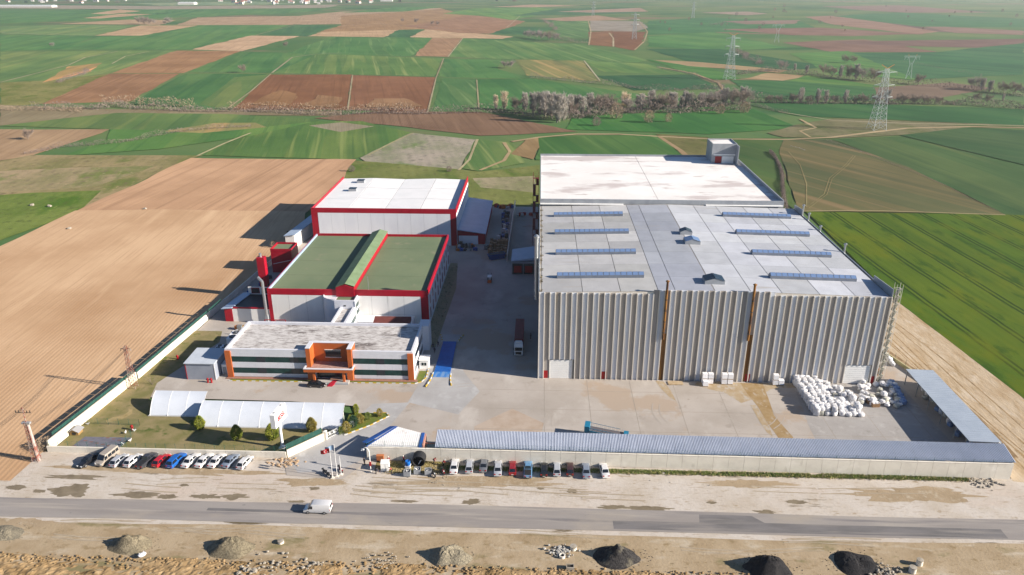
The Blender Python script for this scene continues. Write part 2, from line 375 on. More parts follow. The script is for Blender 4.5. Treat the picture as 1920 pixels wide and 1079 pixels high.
FIELDS = [
 # far left
 ('soil', 'a39683', [(0,9),(300,12),(640,9),(610,15),(300,18),(0,16)]), ('crop', '7d9a72', [(250,6),(480,3),(560,8),(300,11)]),
 ('crop', GREEN, [(0,20),(420,17),(620,17),(560,24),(380,32),(0,44)]), ('soil', TAN, [(170,26),(225,18),(265,21),(205,27)]),
 ('soil', TAN, [(155,34),(230,26),(285,27),(185,35)]), ('soil', 'b89a7c', [(112,45),(240,37),(330,38),(300,47)]),
 ('soil', 'b5977c', [(330,47),(370,33),(560,30),(640,22),(830,15),(800,30),(640,45),(540,47)]),
 ('crop', GREEN, [(640,24),(740,14),(830,13),(760,22)]), ('crop', '6a8c55', [(0,50),(110,47),(250,48),(180,67),(0,64)]),
 ('crop', GREEN, [(0,66),(180,67),(120,92),(0,96)]), ('soil', TAN, [(180,67),(262,48),(372,48),(265,67)]),
 ('crop', GREEN, [(115,93),(185,68),(270,67),(372,48),(545,47),(480,66),(355,93)]), ('crop', GREEN3, [(482,66),(552,46),(628,48),(577,68)]),
 ('soil', 'c9a688', [(358,93),(470,67),(562,68),(452,96)]), ('crop', '6b8c50', [(0,97),(240,95),(330,95),(215,135),(110,150),(0,155)]),
 ('soil', 'a87f5c', [(208,137),(330,95),(450,96),(345,137)]), ('soil', 'a67c5a', [(75,195),(205,138),(338,138),(242,190)]),
 ('rough', '8f8a54', [(0,155),(110,150),(205,138),(75,195),(0,200)]), ('stripe', 'a8945e', [(80,155),(130,125),(190,118),(170,135)]),
 ('crop', '4c7c45', [(240,196),(347,138),(502,139),(425,206)]), ('crop', '64854a', [(375,196),(440,145),(500,140),(430,205)]),
 ('crop', '4d7d46', [(350,136),(455,97),(595,101),(515,137)]), ('stripe', '5c8248', [(512,137),(596,101),(830,110),(815,143)]),
 ('stripe', '4c7c46', [(538,100),(622,69),(812,71),(772,106)]), ('soil', TAN, [(578,68),(640,50),(755,52),(722,70)]),
 ('crop', GREEN3, [(720,70),(757,53),(795,55),(775,70)]), ('soil', 'c4a384', [(770,70),(798,55),(965,69),(940,73)]),
 ('soil', 'a88467', [(776,105),(812,71),(866,72),(841,107)]), ('stripe', '557f49', [(842,107),(868,72),(1090,84),(1220,113),(1195,117),(960,111)]),
 ('soil', '8f6243', [(435,206),(505,140),(660,140),(652,206)]), ('soil', '94674a', [(654,206),(661,141),(818,145),(802,211)]),
 ('soil', 'a5825f', [(600,60),(640,48),(640,30),(830,17),(880,30),(985,40),(920,63),(800,55)]),
 ('soil', 'a07a60', [(760,50),(880,28),(985,40),(930,64),(860,62)]), ('crop', GREEN3, [(915,64),(960,50),(1040,52),(1000,66)]),
 ('stripe', '4f7d48', [(808,211),(830,146),(893,150),(898,206)]), ('crop', '4b7f45', [(898,206),(895,149),(1000,148),(1210,178),(1300,186),(1200,200)]),
 ('crop', GREEN, [(822,144),(833,111),(940,112),(935,130),(1000,148)]), ('stripe', '7a8552', [(965,112),(1093,114),(1125,153),(990,142)]),
 ('crop', '6a8f50', [(1095,114),(1215,120),(1290,140),(1130,135)]), ('crop', GREEN3, [(1118,142),(1300,140),(1350,166),(1190,170)]),
 ('crop', GREEN2, [(830,26),(890,16),(1010,14),(1060,20),(960,38),(900,30)]), ('soil', 'b2937a', [(925,13),(1000,9),(1090,11),(1000,14)]),
 ('crop', GREEN3, [(960,30),(1050,16),(1120,18),(1210,24),(1100,28)]), ('soil', 'a68a78', [(1045,22),(1200,15),(1215,22),(1110,24)]),
 ('stripe', '557f4c', [(1035,40),(1105,38),(1103,72),(1045,70)]), ('soil', '9a8f84', [(1107,39),(1200,40),(1218,52),(1190,60),(1106,58)]),
 ('soil', '8a6448', [(1104,60),(1150,58),(1150,88),(1104,84)]), ('soil', '80583f', [(1148,59),(1210,60),(1205,80),(1190,95),(1150,88)]),
 ('soil', 'a98b74', [(1010,36),(1120,29),(1180,38),(1060,40)]),
 # right, far
 ('crop', '4f8650', [(1215,40),(1330,33),(1500,40),(1560,66),(1340,60),(1215,66)]), ('crop', '5f9250', [(1215,68),(1340,60),(1480,90),(1360,95),(1215,88)]),
 ('crop', GREEN3, [(1210,92),(1350,92),(1560,126),(1480,132),(1300,118)]), ('soil', '8a6c60', [(1350,55),(1540,52),(1720,64),(1600,68),(1480,66)]),
 ('soil', '86695c', [(1465,80),(1620,74),(1760,98),(1560,98)]), ('soil', '9a7a6a', [(1510,32),(1590,28),(1760,60),(1720,65),(1560,46)]),
 ('soil', PURP, [(1590,32),(1660,40),(1800,62),(1760,60)]), ('soil', '8f7468', [(1720,48),(1920,58),(1920,66),(1790,62)]),
 ('soil', '7a6058', [(1560,78),(1920,73),(1920,81),(1830,90),(1600,84)]), ('soil', '8b7266', [(1540,12),(1690,10),(1860,24),(1700,24),(1620,20)]),
 ('crop', '4c8350', [(1560,30),(1690,24),(1920,36),(1920,52),(1720,50),(1620,38)]), ('soil', 'a08a7c', [(1310,24),(1400,22),(1440,26),(1400,29)]),
 ('soil', '90786c', [(1355,40),(1500,38),(1490,45),(1400,46)]), ('crop', '4a7f50', [(1560,100),(1760,98),(1830,90),(1920,82),(1920,140),(1700,150),(1600,130)]),
 ('crop', '63954e', [(1480,100),(1590,96),(1720,150),(1560,140)]), ('soil', 'b39774', [(1395,148),(1440,137),(1510,142),(1470,152)]),
 ('crop', '6d9a4c', [(1480,152),(1520,141),(1650,162),(1600,166)]), ('crop', '4d8149', [(1370,150),(1480,152),(1650,165),(1640,190),(1420,184)]),
 ('soil', '85705f', [(1640,165),(1780,155),(1860,165),(1760,185),(1650,186)]), ('crop', '6b8a55', [(1800,175),(1920,178),(1920,192),(1830,186)]),
 ('crop', '5a9048', [(1212,112),(1300,118),(1390,148),(1340,150),(1290,138)]), ('soil', 'ab9270', [(1225,113),(1300,116),(1480,132),(1460,137),(1290,124)]),
 # the low ground along the stream
 ('soil', '9c8c6c', [(0,197),(220,205),(640,208),(640,218),(220,214),(0,236)]), ('soil', '8f7058', [(590,222),(700,209),(900,210),(1085,247),(900,255),(760,238)]),
 ('crop', '4d8a41', [(1062,243),(1075,215),(1250,203),(1400,200),(1500,240),(1330,252)]), ('crop', '457b42', [(1400,196),(1500,190),(1640,196),(1920,205),(1920,236),(1660,224),(1500,218)]),
 # between stream and works, left
 ('crop', '64874a', [(0,236),(215,212),(420,214),(600,224),(560,234),(430,246),(200,243)]), ('soil', 'bf9d78', [(-60,243),(205,243),(190,250),(60,292),(-60,312)]),
 ('crop', '5a8a44', [(205,243),(430,246),(590,228),(600,236),(300,280),(120,292),(200,262)]), ('crop', '9b9a60', [(310,247),(400,231),(480,230),(500,239),(380,250)]),
 ('stripe', '5d8543', [(380,292),(440,262),(590,228),(680,228),(775,250),(690,290),(660,299)]), ('soil', 'a89b80', [(580,236),(640,230),(700,238),(640,248)]),
 ('rough', 'a5946a', [(-80,318),(60,291),(380,292),(355,298),(150,395),(-80,480)]), ('rough', '7d8c44', [(-80,372),(60,362),(190,358),(150,398),(-80,480)]),
 ('rough', 'b09c78', [(-80,325),(140,315),(290,312),(180,350),(-80,366)]),
 ('rough', 'aea390', [(672,297),(770,250),(892,262),(862,318),(720,325)]), ('stripe', '5f8648', [(864,316),(893,262),(960,268),(985,305),(900,322)]),
 ('rough', '86894f', [(655,300),(862,318),(900,322),(1012,310),(1012,420),(880,400),(610,360)]), ('rough', 'a89c7c', [(885,335),(1005,330),(1005,362),(900,352)]),
 ('soil', 'a98c62', [(960,290),(985,262),(1020,258),(1000,300)]), ('stripe', '4f7f3f', [(1005,300),(1012,258),(1230,252),(1275,290),(1330,300)]),
 ('rough', '928a52', [(1230,252),(1330,258),(1330,300),(1285,292)]),
 # right, near
 ('crop', '5e7d40', [(1330,262),(1470,258),(1460,285),(1475,340),(1500,400),(1400,330),(1330,300)]), ('stripe', '7b7c4e', [(1462,286),(1470,262),(1560,262),(1700,312),(1885,403),(1495,395),(1478,340)]),
 ('crop', '5f7f44', [(1560,262),(1690,256),(1990,330),(1990,420),(1885,403),(1700,312)]), ('crop', '4f7541', [(1690,254),(1810,240),(1990,246),(1990,328)]),
 ('rough', '968f62', [(1490,235),(1560,222),(1920,236),(1990,240),(1810,240),(1690,254),(1560,260),(1470,258),(1440,250)]),
 ('wheat', '54701b', [(1512,398),(1885,403),(2120,412),(2120,900),(1925,752),(1683,566)]),
]
ROWS = {'54701b': rowang((1560, 412), (1774, 559)), '7f8350': rowang((1500, 300), (1700, 396)), '5f7f44': rowang((1600, 275), (1870, 380))}
for k, (kind, colr, px) in enumerate(FIELDS):
    pts = [tuple(at(x, y)[:2]) for x, y in px]
    far = min(p[1] for p in pts)
    r = ROWS.get(colr, ANG_L if px[0][0] < 1200 else ANG_L + .25 + .3 * random.random())
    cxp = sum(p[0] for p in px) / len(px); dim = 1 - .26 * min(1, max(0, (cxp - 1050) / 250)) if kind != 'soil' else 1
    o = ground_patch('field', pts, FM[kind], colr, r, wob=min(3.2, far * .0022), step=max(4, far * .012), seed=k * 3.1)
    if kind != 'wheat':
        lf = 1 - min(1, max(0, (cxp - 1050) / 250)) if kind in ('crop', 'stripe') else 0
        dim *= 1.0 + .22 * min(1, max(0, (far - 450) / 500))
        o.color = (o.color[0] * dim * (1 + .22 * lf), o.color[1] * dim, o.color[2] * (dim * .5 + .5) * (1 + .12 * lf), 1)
# the big ploughed field west of the works
ground_patch('field', [tuple(at(*p)[:2]) for p in ((140, 398), (358, 297), (664, 300), (640, 345), (560, 410))], FM['soil'], 'd8ab84',
             rowang((300, 390), (480, 300)), wob=1.2, step=12, seed=5)
ground_patch('field', [(-300, 120)] + [tuple(at(*p)[:2]) for p in ((-60, 492), (0, 462), (140, 396), (300, 393), (575, 398))]
             + [(-90, 262), (-101, 225), (-104, 190), (-107.6, 150), (-109, 124)], FM['furrow'], 'e6bd94', rad(94.5), wob=.6, step=10, seed=8)

def ribbon(name, px, w, colr, kind='soil', wob=.5):
    P3 = [at(*p) for p in px]; L_, R_ = [], []
    fine = []
    for a, b in zip(P3, P3[1:]):
        n = max(2, int((b - a).length / 12))
        fine += [a.lerp(b, k / n) for k in range(n)]
    fine.append(P3[-1])
    for i, p in enumerate(fine):
        d = (fine[min(i + 1, len(fine) - 1)] - fine[max(i - 1, 0)]).normalized(); nr = Vector((-d.y, d.x, 0))
        ww = w / 2 * (1 + wob * noise.noise((p.x * .03, p.y * .03, 3))); L_.append((p.x + nr.x * ww, p.y + nr.y * ww)); R_.append((p.x - nr.x * ww, p.y - nr.y * ww))
    return ground_strip(name, L_, R_, FM[kind], colr)
for w, c, px in ((3.0, 'c4ab84', [(960, 266), (1010, 258), (1080, 252), (1160, 252), (1230, 256), (1330, 261), (1480, 262), (1560, 258), (1640, 248), (1700, 241), (1820, 238), (1990, 242)]),
                 (2.0, 'c2a980', [(1500, 224), (1530, 240), (1500, 246), (1520, 258)]), (1.6, 'c9b896', [(1460, 210), (1560, 226), (1700, 232), (1920, 236)]), (3.0, 'b89c74', [(1235, 256), (1275, 282), (1290, 296)]),
                 (1.4, 'b9aa86', [(424, 206), (470, 172), (508, 139)]), (1.4, 'b9aa86', [(652, 207), (661, 141)]), (1.4, 'b9aa86', [(802, 211), (818, 145), (832, 110)]), (1.2, 'b5a880', [(898, 206), (894, 150)]),
                 (2.2, 'b8ac8a', [(510, 137), (548, 108), (590, 102), (640, 100)]), (1.8, 'b8ac8a', [(480, 66), (555, 47)]), (2.0, 'c2b78e', [(210, 120), (235, 106), (280, 97)]), (2.0, 'c4b690', [(0, 155), (60, 140), (130, 122), (160, 108), (220, 97)]),
                 (1.6, 'cabb95', [(840, 107), (868, 72)]), (1.8, 'c6b898', [(950, 52), (962, 42), (975, 30)]), (2.4, 'c8b48c', [(1104, 85), (1108, 60), (1103, 40)]), (2.4, 'bfa982', [(1190, 94), (1208, 78), (1214, 60), (1200, 42)]),
                 (2.6, 'cbb894', [(1150, 88), (1150, 72), (1142, 62)]), (1.6, 'c9bd9c', [(1095, 114), (1125, 152)]), (3.2, 'c0a67c', [(1235, 126), (1300, 138), (1348, 156), (1356, 168), (1344, 174)]),
                 (.6, '96895e', [(1478, 285), (1500, 310), (1512, 345), (1512, 390)]), (.38, '96895e', [(1600, 292), (1585, 310), (1555, 335), (1545, 365), (1512, 390)]), (.38, '96895e', [(1604, 293), (1589, 311), (1560, 336), (1550, 366), (1517, 391)]),
                 (2.4, 'd6c2a0', [(1200, 176), (1235, 192)]), (1.4, 'b9ad80', [(690, 292), (735, 268), (775, 250)]), (1.6, 'c4b68c', [(860, 320), (880, 300), (895, 262)]), (2.2, 'c2a87e', [(900, 320), (945, 302), (956, 285), (945, 268)]),
                 (1.6, 'c8bb8e', [(370, 293), (420, 270), (470, 250)]), (1.2, 'a99c70', [(1500, 397), (1640, 396), (1885, 404)])):
    ribbon('field_track', px, w, c)
for c, px in (('a27850', [(470, 196), (520, 170), (560, 176), (540, 200)]), ('a67e58', [(560, 200), (600, 178), (640, 184), (640, 202)]), ('a8805c', [(680, 202), (700, 186), (760, 184), (790, 200), (740, 206)])):
    ground_patch('field', [tuple(at(x, y)[:2]) for x, y in px], FM['soil'], c, ANG_L, wob=4, step=9, seed=px[0][0])

# ---------------------------------------------------------------- dirt, road, yard
m_dirt = mat('dirt', 'e4d5c4', 'd4c2ac', rough=.95, scale=.12, lo=.4, hi=.66, spec=.15, bump=.05, bscale=1.5,
             layers=(('a98f6c', .35, (1, 2.2, 1), .60, .74), ('dfcab6', .05, (.5, 1.6, 1), .52, .66), ('c2ac94', 2.2, (.25, 1.2, 1), .56, .70), ('b09a80', .7, (.12, 1.5, 1), .62, .72), ('8f7a5c', 1.2, (.5, 2, 1), .66, .78),
                     ('7a6a50', .09, (.45, 2.4, 1), .635, .68)))
m_dirt2 = mat('earth', 'c2a074', '9c7d54', rough=.95, scale=.3, lo=.4, hi=.65, spec=.1, bump=.12, bscale=2.0,
              layers=(('d0b083', .9, (1, 1, 1), .56, .7), ('7c6440', .16, (1, 1, 1), .58, .68)))
m_track = mat('track_earth', 'd9c0a0', 'c4a680', rough=.95, scale=.25, spec=.1, bump=.15, bscale=1.2, stretch=(1, .34, 1),
              layers=(('b39468', .5, (1, .25, 1), .58, .72), ('8a6e46', .8, (1.2, .3, 1), .66, .76), ('e0caae', .2, (1, .5, 1), .55, .68)))
m_asph = mat('asphalt', 'b0a59b', 'a2978e', rough=.9, scale=.25, spec=.2, stretch=(.12, 1, 1), bump=.01, bscale=6,
             layers=(('c0b3a4', .6, (.06, 1, 1), .53, .7), ('8e8682', .5, (.05, .8, 1), .56, .68), ('b9ab9a', .12, (.4, 1, 1), .56, .7), ('77736f', 1.4, (.3, 1, 1), .68, .76)))
m_asph2 = mat('fresh_asphalt', '8c8581', '78736f', rough=.9, scale=.5, spec=.2, stretch=(.2, 1, 1), layers=(('a0968d', .8, (.06, 1, 1), .52, .66),))
m_conc = mat('yard_concrete', 'cfc1b3', 'bcae9f', rough=.9, scale=.06, spec=.2, bump=.004, bscale=6,
             layers=(('b3a596', .25, (1, 1, 1), .60, .72), ('ddd0c2', .09, (1, .6, 1), .55, .7), ('a8998a', 1.3, (.4, 1, 1), .68, .78), ('c6b09a', .035, (1, 1, 1), .56, .6)))
m_conc2 = mat('gate_concrete', 'c8c2bc', 'b8b1aa', rough=.9, scale=.1, spec=.2, layers=(('d4cec8', .3, (1, 1, 1), .55, .7),))
ground_patch('ground', [(-260, 60), (260, 60), (260, 128), (112, 136), (99, 132.4), (-36.5, 134.4), (-48, 141), (-54, 134.0), (-107.5, 134.6), (-112, 133), (-260, 126)],
             m_dirt, z=.10, step=6, wob=.05)
ground_patch('dirt_track', [(99.2, 131.5), (118, 128), (150, 128), tuple(at(1990, 805)[:2]), tuple(at(1925, 752)[:2]), tuple(at(1800, 654)[:2]), tuple(at(1683, 566)[:2]), (97, 262), (91.2, 262), (94.7, 196), (100.9, 172.4), (100.9, 140)],
             m_track, z=.105, step=4, wob=.4)
wribg = [(104.5 + 2.2 * math.sin(j * .31) - j * .52, 140 + j * 4.6) for j in range(22)]
ground_strip('gully', [(x - .5 - .35 * noise.noise((j_ * .7, 2, 0)), y) for j_, (x, y) in enumerate(wribg)], [(x + .5 + .45 * noise.noise((j_ * .6, 7, 0)), y) for j_, (x, y) in enumerate(wribg)], mat('gully_earth', 'a3845c', '8a6c48', rough=.95, scale=.9, layers=(('c2a47c', .8, (1, .5, 1), .5, .62),)), z=.129)
for k in range(7):      # wheel ruts on the eastern track
    x0 = 101 + k * 2.1 + random.uniform(-.5, .5); a = []; bb = []
    for j in range(22):
        y = 136 + j * 4.4; x = x0 + 1.3 * math.sin(y * .045 + k) - (y - 136) * (.02 if k < 3 else .075)
        w = .16 + .14 * noise.noise((k, j * .4, 0)); a.append((x - w, y)); bb.append((x + w, y))
    ground_strip('wheel_rut', a, bb, m_dirt2, z=.112 + k * .002)
ground_patch('road', [(-260, 112.9), (260, 113.7), (260, 119.0), (60, 119.3), (-20, 119.8), (-60, 119.0), (-260, 118.2)], m_asph, z=.16, step=1.5, wob=.3, seed=4)
ground_patch('road_patch', [(15, 113.9), (88, 113.9), (88, 116.4), (44, 116.6), (42, 118.6), (32, 118.7), (31.6, 116.3), (15, 116.2)], m_asph2, z=.166, step=2.5, wob=.10, seed=2)
ground_patch('road_patch', [(-64, 116.2), (-30, 116.0), (-30, 116.6), (-64, 117.0)], m_asph2, z=.166, step=2, wob=.2, seed=12)
ground_patch('yard', [(-36.6, 134.2), (99, 132.2), (100.6, 140), (100.6, 172.4), (94.4, 196), (91, 262), (0, 262), (0, 331), (-32, 331), (-90, 331), (-97, 262), (-101, 190), (-98, 168), (-103.5, 156), (-96, 158), (-60, 157.5),
             (-44.5, 156), (-40, 146), (-48, 140.8), (-54.2, 133.6), (-52, 128), (-40, 127), (-37, 132)], m_conc, z=.15, step=8, wob=.08)
ground_patch('gate_apron', [(-53.5, 134), (-50, 129), (-42, 129.5), (-37, 134.5), (-34, 147), (-31, 158), (-40, 157), (-43.5, 148), (-47.6, 141)], m_conc2, z=.156)
ground_patch('yard_patch', [(-31, 158), (-18, 153), (-14, 164), (-20, 176), (-29, 178)], m_conc2, z=.158, step=3, wob=.5, seed=3)
ground_patch('yard_patch', [(-14, 139), (0, 138.2), (2, 150), (-6, 156), (-14.5, 148)], mat('warm_concrete', 'cfb9a4', 'c2a991', rough=.9, scale=.3, spec=.2), z=.159, step=3, wob=.4, seed=13)
def blob(cx, cy, rx, ry, seed, n=48):     # star shaped ragged outline
    out = []
    for i in range(n):
        t = 2 * math.pi * i / n; f = 1 + .55 * noise.noise((math.cos(t) * 1.5, math.sin(t) * 1.5, seed)) + .4 * noise.noise((math.cos(t) * 5, math.sin(t) * 5, seed + 9))
        out.append((cx + rx * math.cos(t) * max(.35, f), cy + ry * math.sin(t) * max(.35, f)))
    return out
ground_patch('yard_patch', [(62, 139.5), (93.5, 140), (93.5, 171), (66, 171)], mat('grey_concrete', 'bfb6ad', 'b2a9a0', rough=.9, scale=.12, spec=.2, layers=(('a79d93', .5, (1, 1, 1), .6, .72), ('ccc3ba', .3, (1, 1, 1), .56, .68))), z=.1592, step=3, wob=.8, seed=21)
m_joint = mat('slab_joint', 'ab9d8e', 'b9ab9c', rough=.9, scale=.3)
for k in range(9): ground_patch('slab_joint', [(2 + k * 11, 139.2), (2.14 + k * 11, 139.2), (2.14 + k * 11, 170.8), (2 + k * 11, 170.8)], m_joint, z=.1605)
for k in range(3): ground_patch('slab_joint', [(-14, 147 + k * 9), (88, 147 + k * 9), (88, 147.14 + k * 9), (-14, 147.14 + k * 9)], m_joint, z=.161)
def wribbon(name, pts, w, m, z, seed=0):
    L_, R_ = [], []; fine = []
    for a, b in zip(pts, pts[1:]):
        a, b = Vector((*a, 0)), Vector((*b, 0)); n = max(2, int((b - a).length / 1.5)); fine += [a.lerp(b, k / n) for k in range(n)]
    for i, p in enumerate(fine):
        d = (fine[min(i + 1, len(fine) - 1)] - fine[max(i - 1, 0)]).normalized(); nr = Vector((-d.y, d.x, 0)); ww = w / 2 * (1 + .7 * noise.noise((p.x * .3 + seed, p.y * .3, 3)))
        L_.append((p.x + nr.x * ww, p.y + nr.y * ww)); R_.append((p.x - nr.x * ww, p.y - nr.y * ww))
    ground_strip(name, L_, R_, m, z=z)
m_rut = mat('tyre_rut', 'bda88c', 'c9b59a', rough=.95, scale=.5, layers=(('a8926f', 1.5, (1, 1, 1), .6, .7),))
m_dirt3 = mat('brown_dirt', 'bfa583', 'ab9270', rough=.95, scale=.25, bump=.06, bscale=2, layers=(('cfb99b', .5, (1, 1, 1), .52, .66), ('947d5c', .8, (1, 1, 1), .62, .72)))
m_yrut = mat('yard_tyre_mark', 'c3b5a6', 'cabcad', rough=.9, scale=.4, spec=.2)
for k in range(11):
    x, y, r_, a0 = random.uniform(-22, 75), random.uniform(144, 164), random.uniform(7, 22), random.uniform(0, 6.28); span = random.uniform(.3, .8)
    for j, off in enumerate((0, 1.7)):
        pts = [(x + (r_ + off) * math.cos(a0 + span * i / 9), y + (r_ + off) * .8 * math.sin(a0 + span * i / 9)) for i in range(10)]
        if all(-24 < p[0] < 90 and 140 < p[1] < 169.5 for p in pts): wribbon('tyre_mark', pts, .22, m_yrut, .1655 + .0006 * (2 * k + j), k)
kz = .1275
m_verge = mat('south_verge', 'c9b08e', 'b59b78', rough=.95, scale=.14, spec=.1, bump=.06, bscale=1.6, layers=(('a88f6a', .4, (1, 1.6, 1), .56, .68), ('d6c2a6', .2, (.6, 1.6, 1), .55, .68), ('8d7a56', .9, (.6, 1.6, 1), .62, .74), ('998a62', .11, (.6, 1.4, 1), .56, .64)))
ground_patch('verge', [(-260, 60), (260, 60), (260, 112.6), (-260, 111.7)], m_verge, z=.1035, step=2, wob=.7, seed=6)
for k, (cx, cy, rx, ry) in enumerate(((20, 110.6, 16, 2.0), (-30, 109.5, 10, 2.2), (40, 109.6, 20, 2.4), (-62, 109.8, 12, 1.6), (72, 108.5, 14, 3), (-78, 128.9, 22, 1.6), (-12, 127.4, 16, 1.7), (76, 126.5, 13, 2.4), (44, 128.6, 9, 1.2), (-100, 111.4, 8, 1.4), (-46, 126.0, 7, 1.4))):
    pts = blob(cx, cy, rx, ry, k * 5.1, 72)
    ground_patch('dirt_patch', pts, m_dirt3, z=kz + .001 * k - .03)
for k in range(15):
    x = random.uniform(-95, 75); y = random.uniform(122.2, 127.0); L = random.uniform(10, 24); amp = random.uniform(-1.4, 1.4)
    for j, off in enumerate((0, 1.6)):
        wribbon('tyre_rut', [(x + t * L, y + off + amp * math.sin(t * 1.6)) for t in [i / 8 for i in range(9)]], .26, m_rut, .1295 + .0008 * (2 * k + j), k)
for k in range(10):
    x = random.uniform(-95, 80); y = random.uniform(107.5, 111.8); L = random.uniform(10, 20)
    for j, off in enumerate((0, .9)): wribbon('tyre_rut', [(x + t * L, y + off * .9 + .5 * math.sin(t * 3 + k)) for t in [i / 8 for i in range(9)]], .24, m_rut, .134 + .0008 * (2 * k + j), k)
# rust that has run down the facade and out over the yard
m_rust = mat('rust_stain', 'b99c72', 'aa8858', rough=.9, scale=.4, spec=.2, layers=(('c6b39a', .9, (1, .5, 1), .56, .68),))
m_rust2 = mat('rust_stain_light', 'c7b090', 'bb9f78', rough=.9, scale=.5, spec=.2, layers=(('cbbba8', .7, (1, .6, 1), .5, .62),))
ground_patch('rust_stain', [(42, 171.2), (66, 171.3), (66.5, 169.2), (60, 168.4), (56, 164), (51, 161), (48, 166), (44, 167.5), (41, 169.5)], m_rust2, z=.1625, step=1.4, wob=.9, seed=1)
ground_patch('rust_stain', [(52.5, 171), (58.5, 171), (58, 164), (57, 156), (58.5, 147), (57.5, 141), (55.5, 144), (54.6, 152), (54.3, 160), (53.5, 166)], m_rust, z=.164, step=1.2, wob=.7, seed=2)
ground_patch('rust_stain', [(52, 160), (53.4, 160), (54, 151), (53.6, 146.5), (52.7, 148), (52.2, 154)], m_rust2, z=.1655, step=1.2, wob=.5, seed=3)
ground_patch('rust_stain', [(31, 171), (33, 171), (34.2, 166), (34.6, 161), (33.2, 163), (31.8, 167)], m_rust2, z=.164, step=1.0, wob=.5, seed=4)
# wet hollows in the verge
m_wet = mat('wet_mud', '9c8a6e', '87765c', rough=.45, scale=.4, spec=.4, layers=(('a8947a', .8, (.5, 1, 1), .58, .7),))
for k, (cx, cy, rx, ry) in enumerate([(-94, 121.3, 4.4, 1.7), (-100.5, 121.0, 1.2, .6), (-80, 120.6, 4.2, .8), (-74, 120.2, 2.2, .6), (-66, 120.6, 2.6, .8), (-60, 120.7, 3.0, .8), (-106, 122, 2, .7),
        (-45, 123.9, 1.0, .55), (-12.5, 120.8, 2.0, .75), (15.5, 120.3, 3.9, .62), (22.5, 120.2, 4.6, .68), (7.7, 125.0, .9, .8), (1.2, 125.6, .7, .4), (45, 119.9, 2.0, .6), (-26, 120.5, 2.5, .4), (52, 123.3, 2.0, .6), (-47.3, 119.6, 1.6, .4), (-72, 124, .9, .4), (-97, 125.8, 5.5, .7), (35.2, 122.4, 1.0, .4)]):
    pts = blob(cx, cy, rx, ry, k * 7.3)
    ground_patch('puddle', pts, m_wet, z=.1045 + .0008 * k)
# lawns
m_lawn = mat('lawn', 'a8946a', '8a8250', rough=.95, scale=.25, spec=.1, bump=.06, bscale=5, lo=.38, hi=.62, layers=(('a08f60', .12, (1, 1, 1), .54, .66), ('5c6a2c', .22, (1, 1, 1), .57, .68), ('b5a276', .4, (1, 1, 1), .66, .74)))
m_lawn2 = mat('lawn_green', '6f7f34', '86813f', rough=.95, scale=.5, spec=.1, bump=.05, bscale=6)
ground_patch('lawn', [(-106.6, 135.2), (-55, 135.0), (-48.5, 141.2), (-44, 149), (-48, 150), (-79, 148.6), (-80.5, 155.5), (-95.5, 156.5), (-97.6, 165), (-91, 189), (-93, 196), (-101, 196), (-103.8, 166)], m_lawn, z=.19, step=2, wob=.15)
ground_patch('lawn', [(-44.3, 145.5), (-44.6, 152.6), (-35.8, 152.8), (-35, 151.7), (-38.8, 147.6), (-43.4, 143.6)], m_lawn2, z=.2)
ground_patch('lawn', [(-79.4, 167.2), (-30.6, 167.4), (-29.4, 169.0), (-29, 174), (-31, 174), (-31.2, 168.8), (-79.4, 168.6)], m_lawn2, z=.2)
ground_patch('planting_bed', [(-32.3, 188), (-28.6, 188), (-27.4, 232), (-29.4, 256), (-32.0, 256)], mat('planting', 'a29a78', 'b0a284', rough=.95, scale=.5, spec=.1, bump=.1, bscale=3), z=.19)
m_bare = mat('bare_patch', 'c0a878', 'aa9260', rough=.95, scale=.6, spec=.1)
ground_patch('bare_patch', [(-100.4, 146.2), (-97.5, 147.8), (-96.4, 150.2), (-97.4, 152.2), (-98.6, 152.6), (-97.8, 151.2), (-98.3, 149.4), (-100.2, 148.6), (-101.3, 147.2)], m_bare, z=.195, step=.6, wob=.2)
ground_patch('verge_grass', [(-34, 131.0), (-30, 129.6), (-18, 129.8), (-17, 133.6), (-22, 134.0), (-34, 134.0)], mat('dry_verge', 'a9905e', '7f7c3c', rough=.95, scale=.5, spec=.1, bump=.06, bscale=4, layers=(('c5ab80', .4, (1, 1, 1), .55, .65),)), z=.125, step=1, wob=.4)
# ================================================================ main warehouse
m_blue = mat('facade_grey', (.55, .59, .67), (.48, .52, .61), rough=.8, scale=.8, stretch=(1, 1, .12), var=.1, layers=(((.60, .58, .56), 1.5, (1, 1, .05), .6, .72),))
m_taupe = mat('facade_taupe', (.33, .305, .29), (.28, .26, .245), rough=.8, scale=.8, stretch=(1, 1, .12), layers=(((.33, .28, .22), 1.2, (1, 1, .05), .6, .72),))
m_fin = mat('fin_concrete', (.66, .63, .58), (.58, .53, .46), rough=.8, scale=.7, stretch=(1, 1, .1))
m_wallc = mat('wall_concrete', 'bdb7ad', 'aaa398', rough=.85, scale=.5, stretch=(1, 1, .3))
m_rustw = mat('rusty_wall', '9a6a34', '6b4526', rough=.85, scale=1.0, stretch=(1.5, 1.5, .12), layers=(('c08a3c', 1.3, (1, 1, .08), .56, .7),))
m_rustp = mat('rusty_pipe', 'a8702c', '5a3822', rough=.7, scale=1.2, stretch=(1, 1, .3), lo=.45, hi=.6)
m_white = mat('white_paint', (.79, .79, .78), (.74, .74, .73), rough=.55, scale=.4)
m_red = mat('red_cladding', 'c8102e', 'b60f2a', rough=.45, scale=.3)
m_redd = plain('red_door', 'b4101c', .45)
m_roofs = ribbed('roof_sheet', 'ddd9d6', .55, 1, .015, rough=.5, objcol=True, var=.06, scale=.25,
                 layers=(('c4b9ab', .5, (.12, 1.2, 1), .62, .74), ('b5a894', .8, (1, 1, 1), .70, .80)))
